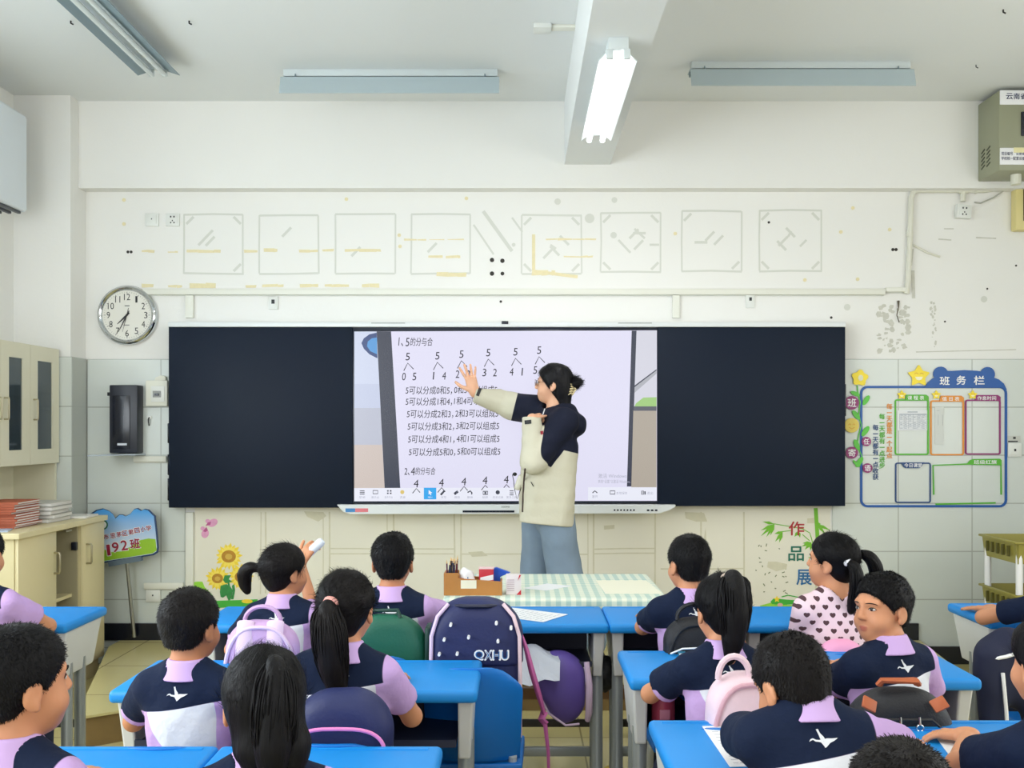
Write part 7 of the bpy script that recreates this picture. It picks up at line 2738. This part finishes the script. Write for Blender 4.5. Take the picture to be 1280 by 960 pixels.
def thair(p):
    q = toh(p)
    z = q[:, 2]
    d = skull(q) - (.010 + .006 * ss(z, .0, .1)) - .0016 * wob3(q * V3(1, 1, .3), 150, 3) - .002 * wob3(q, 45, 4)
    d = smin(d, s_cap(q, (0, -.050, -.02), (0, -.058, -.125), .060, .050), .03)
    m = np.stack([np.abs(q[:, 0]), q[:, 1], z], -1)
    d = smin(d, s_cap(m, (.066, .020, .045), (.070, .006, -.008), .016, .010), .02)
    cut = .80 * (q[:, 1] - .074) - .60 * (z - .050)
    d = smax(d, cut, .008)
    return smax(d, -s_ell(m, (.084, -.004, -.030), (.022, .020, .026)), .006)


ee = fromh([(-.12, -.15, -.17), (.12, .12, .13), (.12, -.15, .13), (-.12, .12, -.17)])
vs, F = sdf_arrays(thair, ee.min(0) - .03, ee.max(0) + .03, .0052)
V2, Q2 = strands(vs, F, 2600, .022, fromh((0, .02, .12)), width=.0011, out=.25, seed=44)
th_ = link_mesh('hair', mesh_np('hair', np.concatenate([vs, V2]), np.concatenate([F, Q2 + len(vs)])), mat('hair_teacher', (13, 12, 17), .45, spec=.22), te)
bc = tp(716.5, 479, 0)
vs, F = sdf_arrays(lambda p: s_ell(p, bc, (.040, .045, .042)) + .006 * wob3(p, 90, 8), bc - .08, bc + .08, .005)
V2, Q2 = strands(vs, F, 700, .03, bc + V3(-.05, 0, .0), width=.001, out=.5, seed=45)
link_mesh('bun', mesh_np('bun', np.concatenate([vs, V2]), np.concatenate([F, Q2 + len(vs)])), MATS['hair_teacher'], th_)
mb = MB()
M_claw = mat('claw_beige', (226, 208, 160), .35)
for k in range(5):
    a = -.9 + .42 * k
    c0 = Vector(tp(718 - abs(k - 2) * .8, 481.5 + k * 2.7, -.03).tolist())
    mb.tube([c0, c0 + Vector((-.012, -.018, .004)), c0 + Vector((-.03, -.022, .010 - .004 * k)), c0 + Vector((-.045, -.012, .008 - .005 * k))], [.0045, .0045, .004, .0025], 8)
mb.tube([Vector(tp(716, 480.5, -.03).tolist()), Vector(tp(719.5, 487, -.03).tolist()), Vector(tp(714.5, 494, -.03).tolist())], .006, 8)
mb.build('claw_clip', M_claw, th_)
# glasses
mb = MB()
for sd in (-1, 1):
    mb.tube([Vector(fromh((sd * .033 + .021 * math.cos(a), .098 - .012 * abs(math.cos(a)) * (1 if sd * math.cos(a) > 0 else 0), .002 + .018 * math.sin(a))).tolist()) for a in np.linspace(0, 2 * PI, 17)], .0013, 6)
    mb.tube([Vector(fromh((sd * .053, .088, .006)).tolist()), Vector(fromh((sd * .074, .03, .008)).tolist()), Vector(fromh((sd * .077, -.01, .006)).tolist())], .0012, 6)
mb.tube([Vector(fromh((-.013, .100, .004)).tolist()), Vector(fromh((.013, .100, .004)).tolist())], .0012, 6)
gl = mb.build('glasses', mat('glasses_frame', (70, 60, 64), .3, .5), te)
mb = MB()
for sd in (-1, 1):
    mb.prism([(sd * .033 + .020 * math.cos(a), .002 + .017 * math.sin(a)) for a in np.linspace(0, 2 * PI, 17)[:-1]], .0955, .0965)
for v in mb.bm.verts:
    v.co = Vector(fromh((v.co.x, v.co.y, v.co.z)).tolist())
mb.build('lens', mat('lens_glass', (250, 250, 250), .02, trans=1.0), gl)
for sd in (-1, 1):
    mb = MB(); mb.ell(Vector(fromh((sd * .030, .0800, .003)).tolist()), (.0115, .0042, .0052), 14, Matrix(Rh.tolist()) @ Matrix.Rotation(sd * -.32, 3, 'Z')); mb.build('eye', M_eyew, tb)
    mb = MB(); mb.ell(Vector(fromh((sd * .029, .0826, .0033)).tolist()), (.0046, .0024, .0046), 12, Matrix(Rh.tolist())); mb.build('iris', M_iris, te)
    mb = MB(); mb.tube([Vector(fromh((sd * (.014 + .012 * k), .0865 - .0035 * k * k, .0235 + .002 * k - .0012 * k * k)).tolist()) for k in range(4)], [.001, .002, .002, .001], 6); mb.build('eyebrow', MATS['hair_teacher'], te)
mb = MB(); mb.tube([Vector(fromh((.083, -.012, .012)).tolist()), Vector(fromh((.086, -.022, -.004)).tolist())], .0012, 6)
mb.build('ear_wire', M_chrome, te)
# microphone pouch with its dangling cord at her waist
t = thing('voice_amplifier', 'small pale voice amplifier with dark cord hanging before her waist', 'speaker', tuple((tp(649, 603, -.10) + V3(TX, TY, ZP)).tolist()))
mb = MB(); mb.box((0, 0, 0), (.034, .05, .085), R=Matrix.Rotation(.35, 3, 'Y'), bev=.012, seg=3); mb.build('case', mat('amp_cream', (218, 214, 196), .4), t)
mb = MB(); mb.tube([(-.02, -.01, .035), (-.03, -.012, .052), (-.036, -.012, .04), (-.03, -.012, .01), (-.026, -.012, -.03), (-.012, -.012, -.09), (.0, -.012, -.06), (.012, -.012, -.02)], .0022, 6); mb.build('cord', M_ink, t)
mb = MB(); mb.ell((-.024, -.015, .045), (.012, .012, .01), 12); mb.build('microphone', M_ink, t)
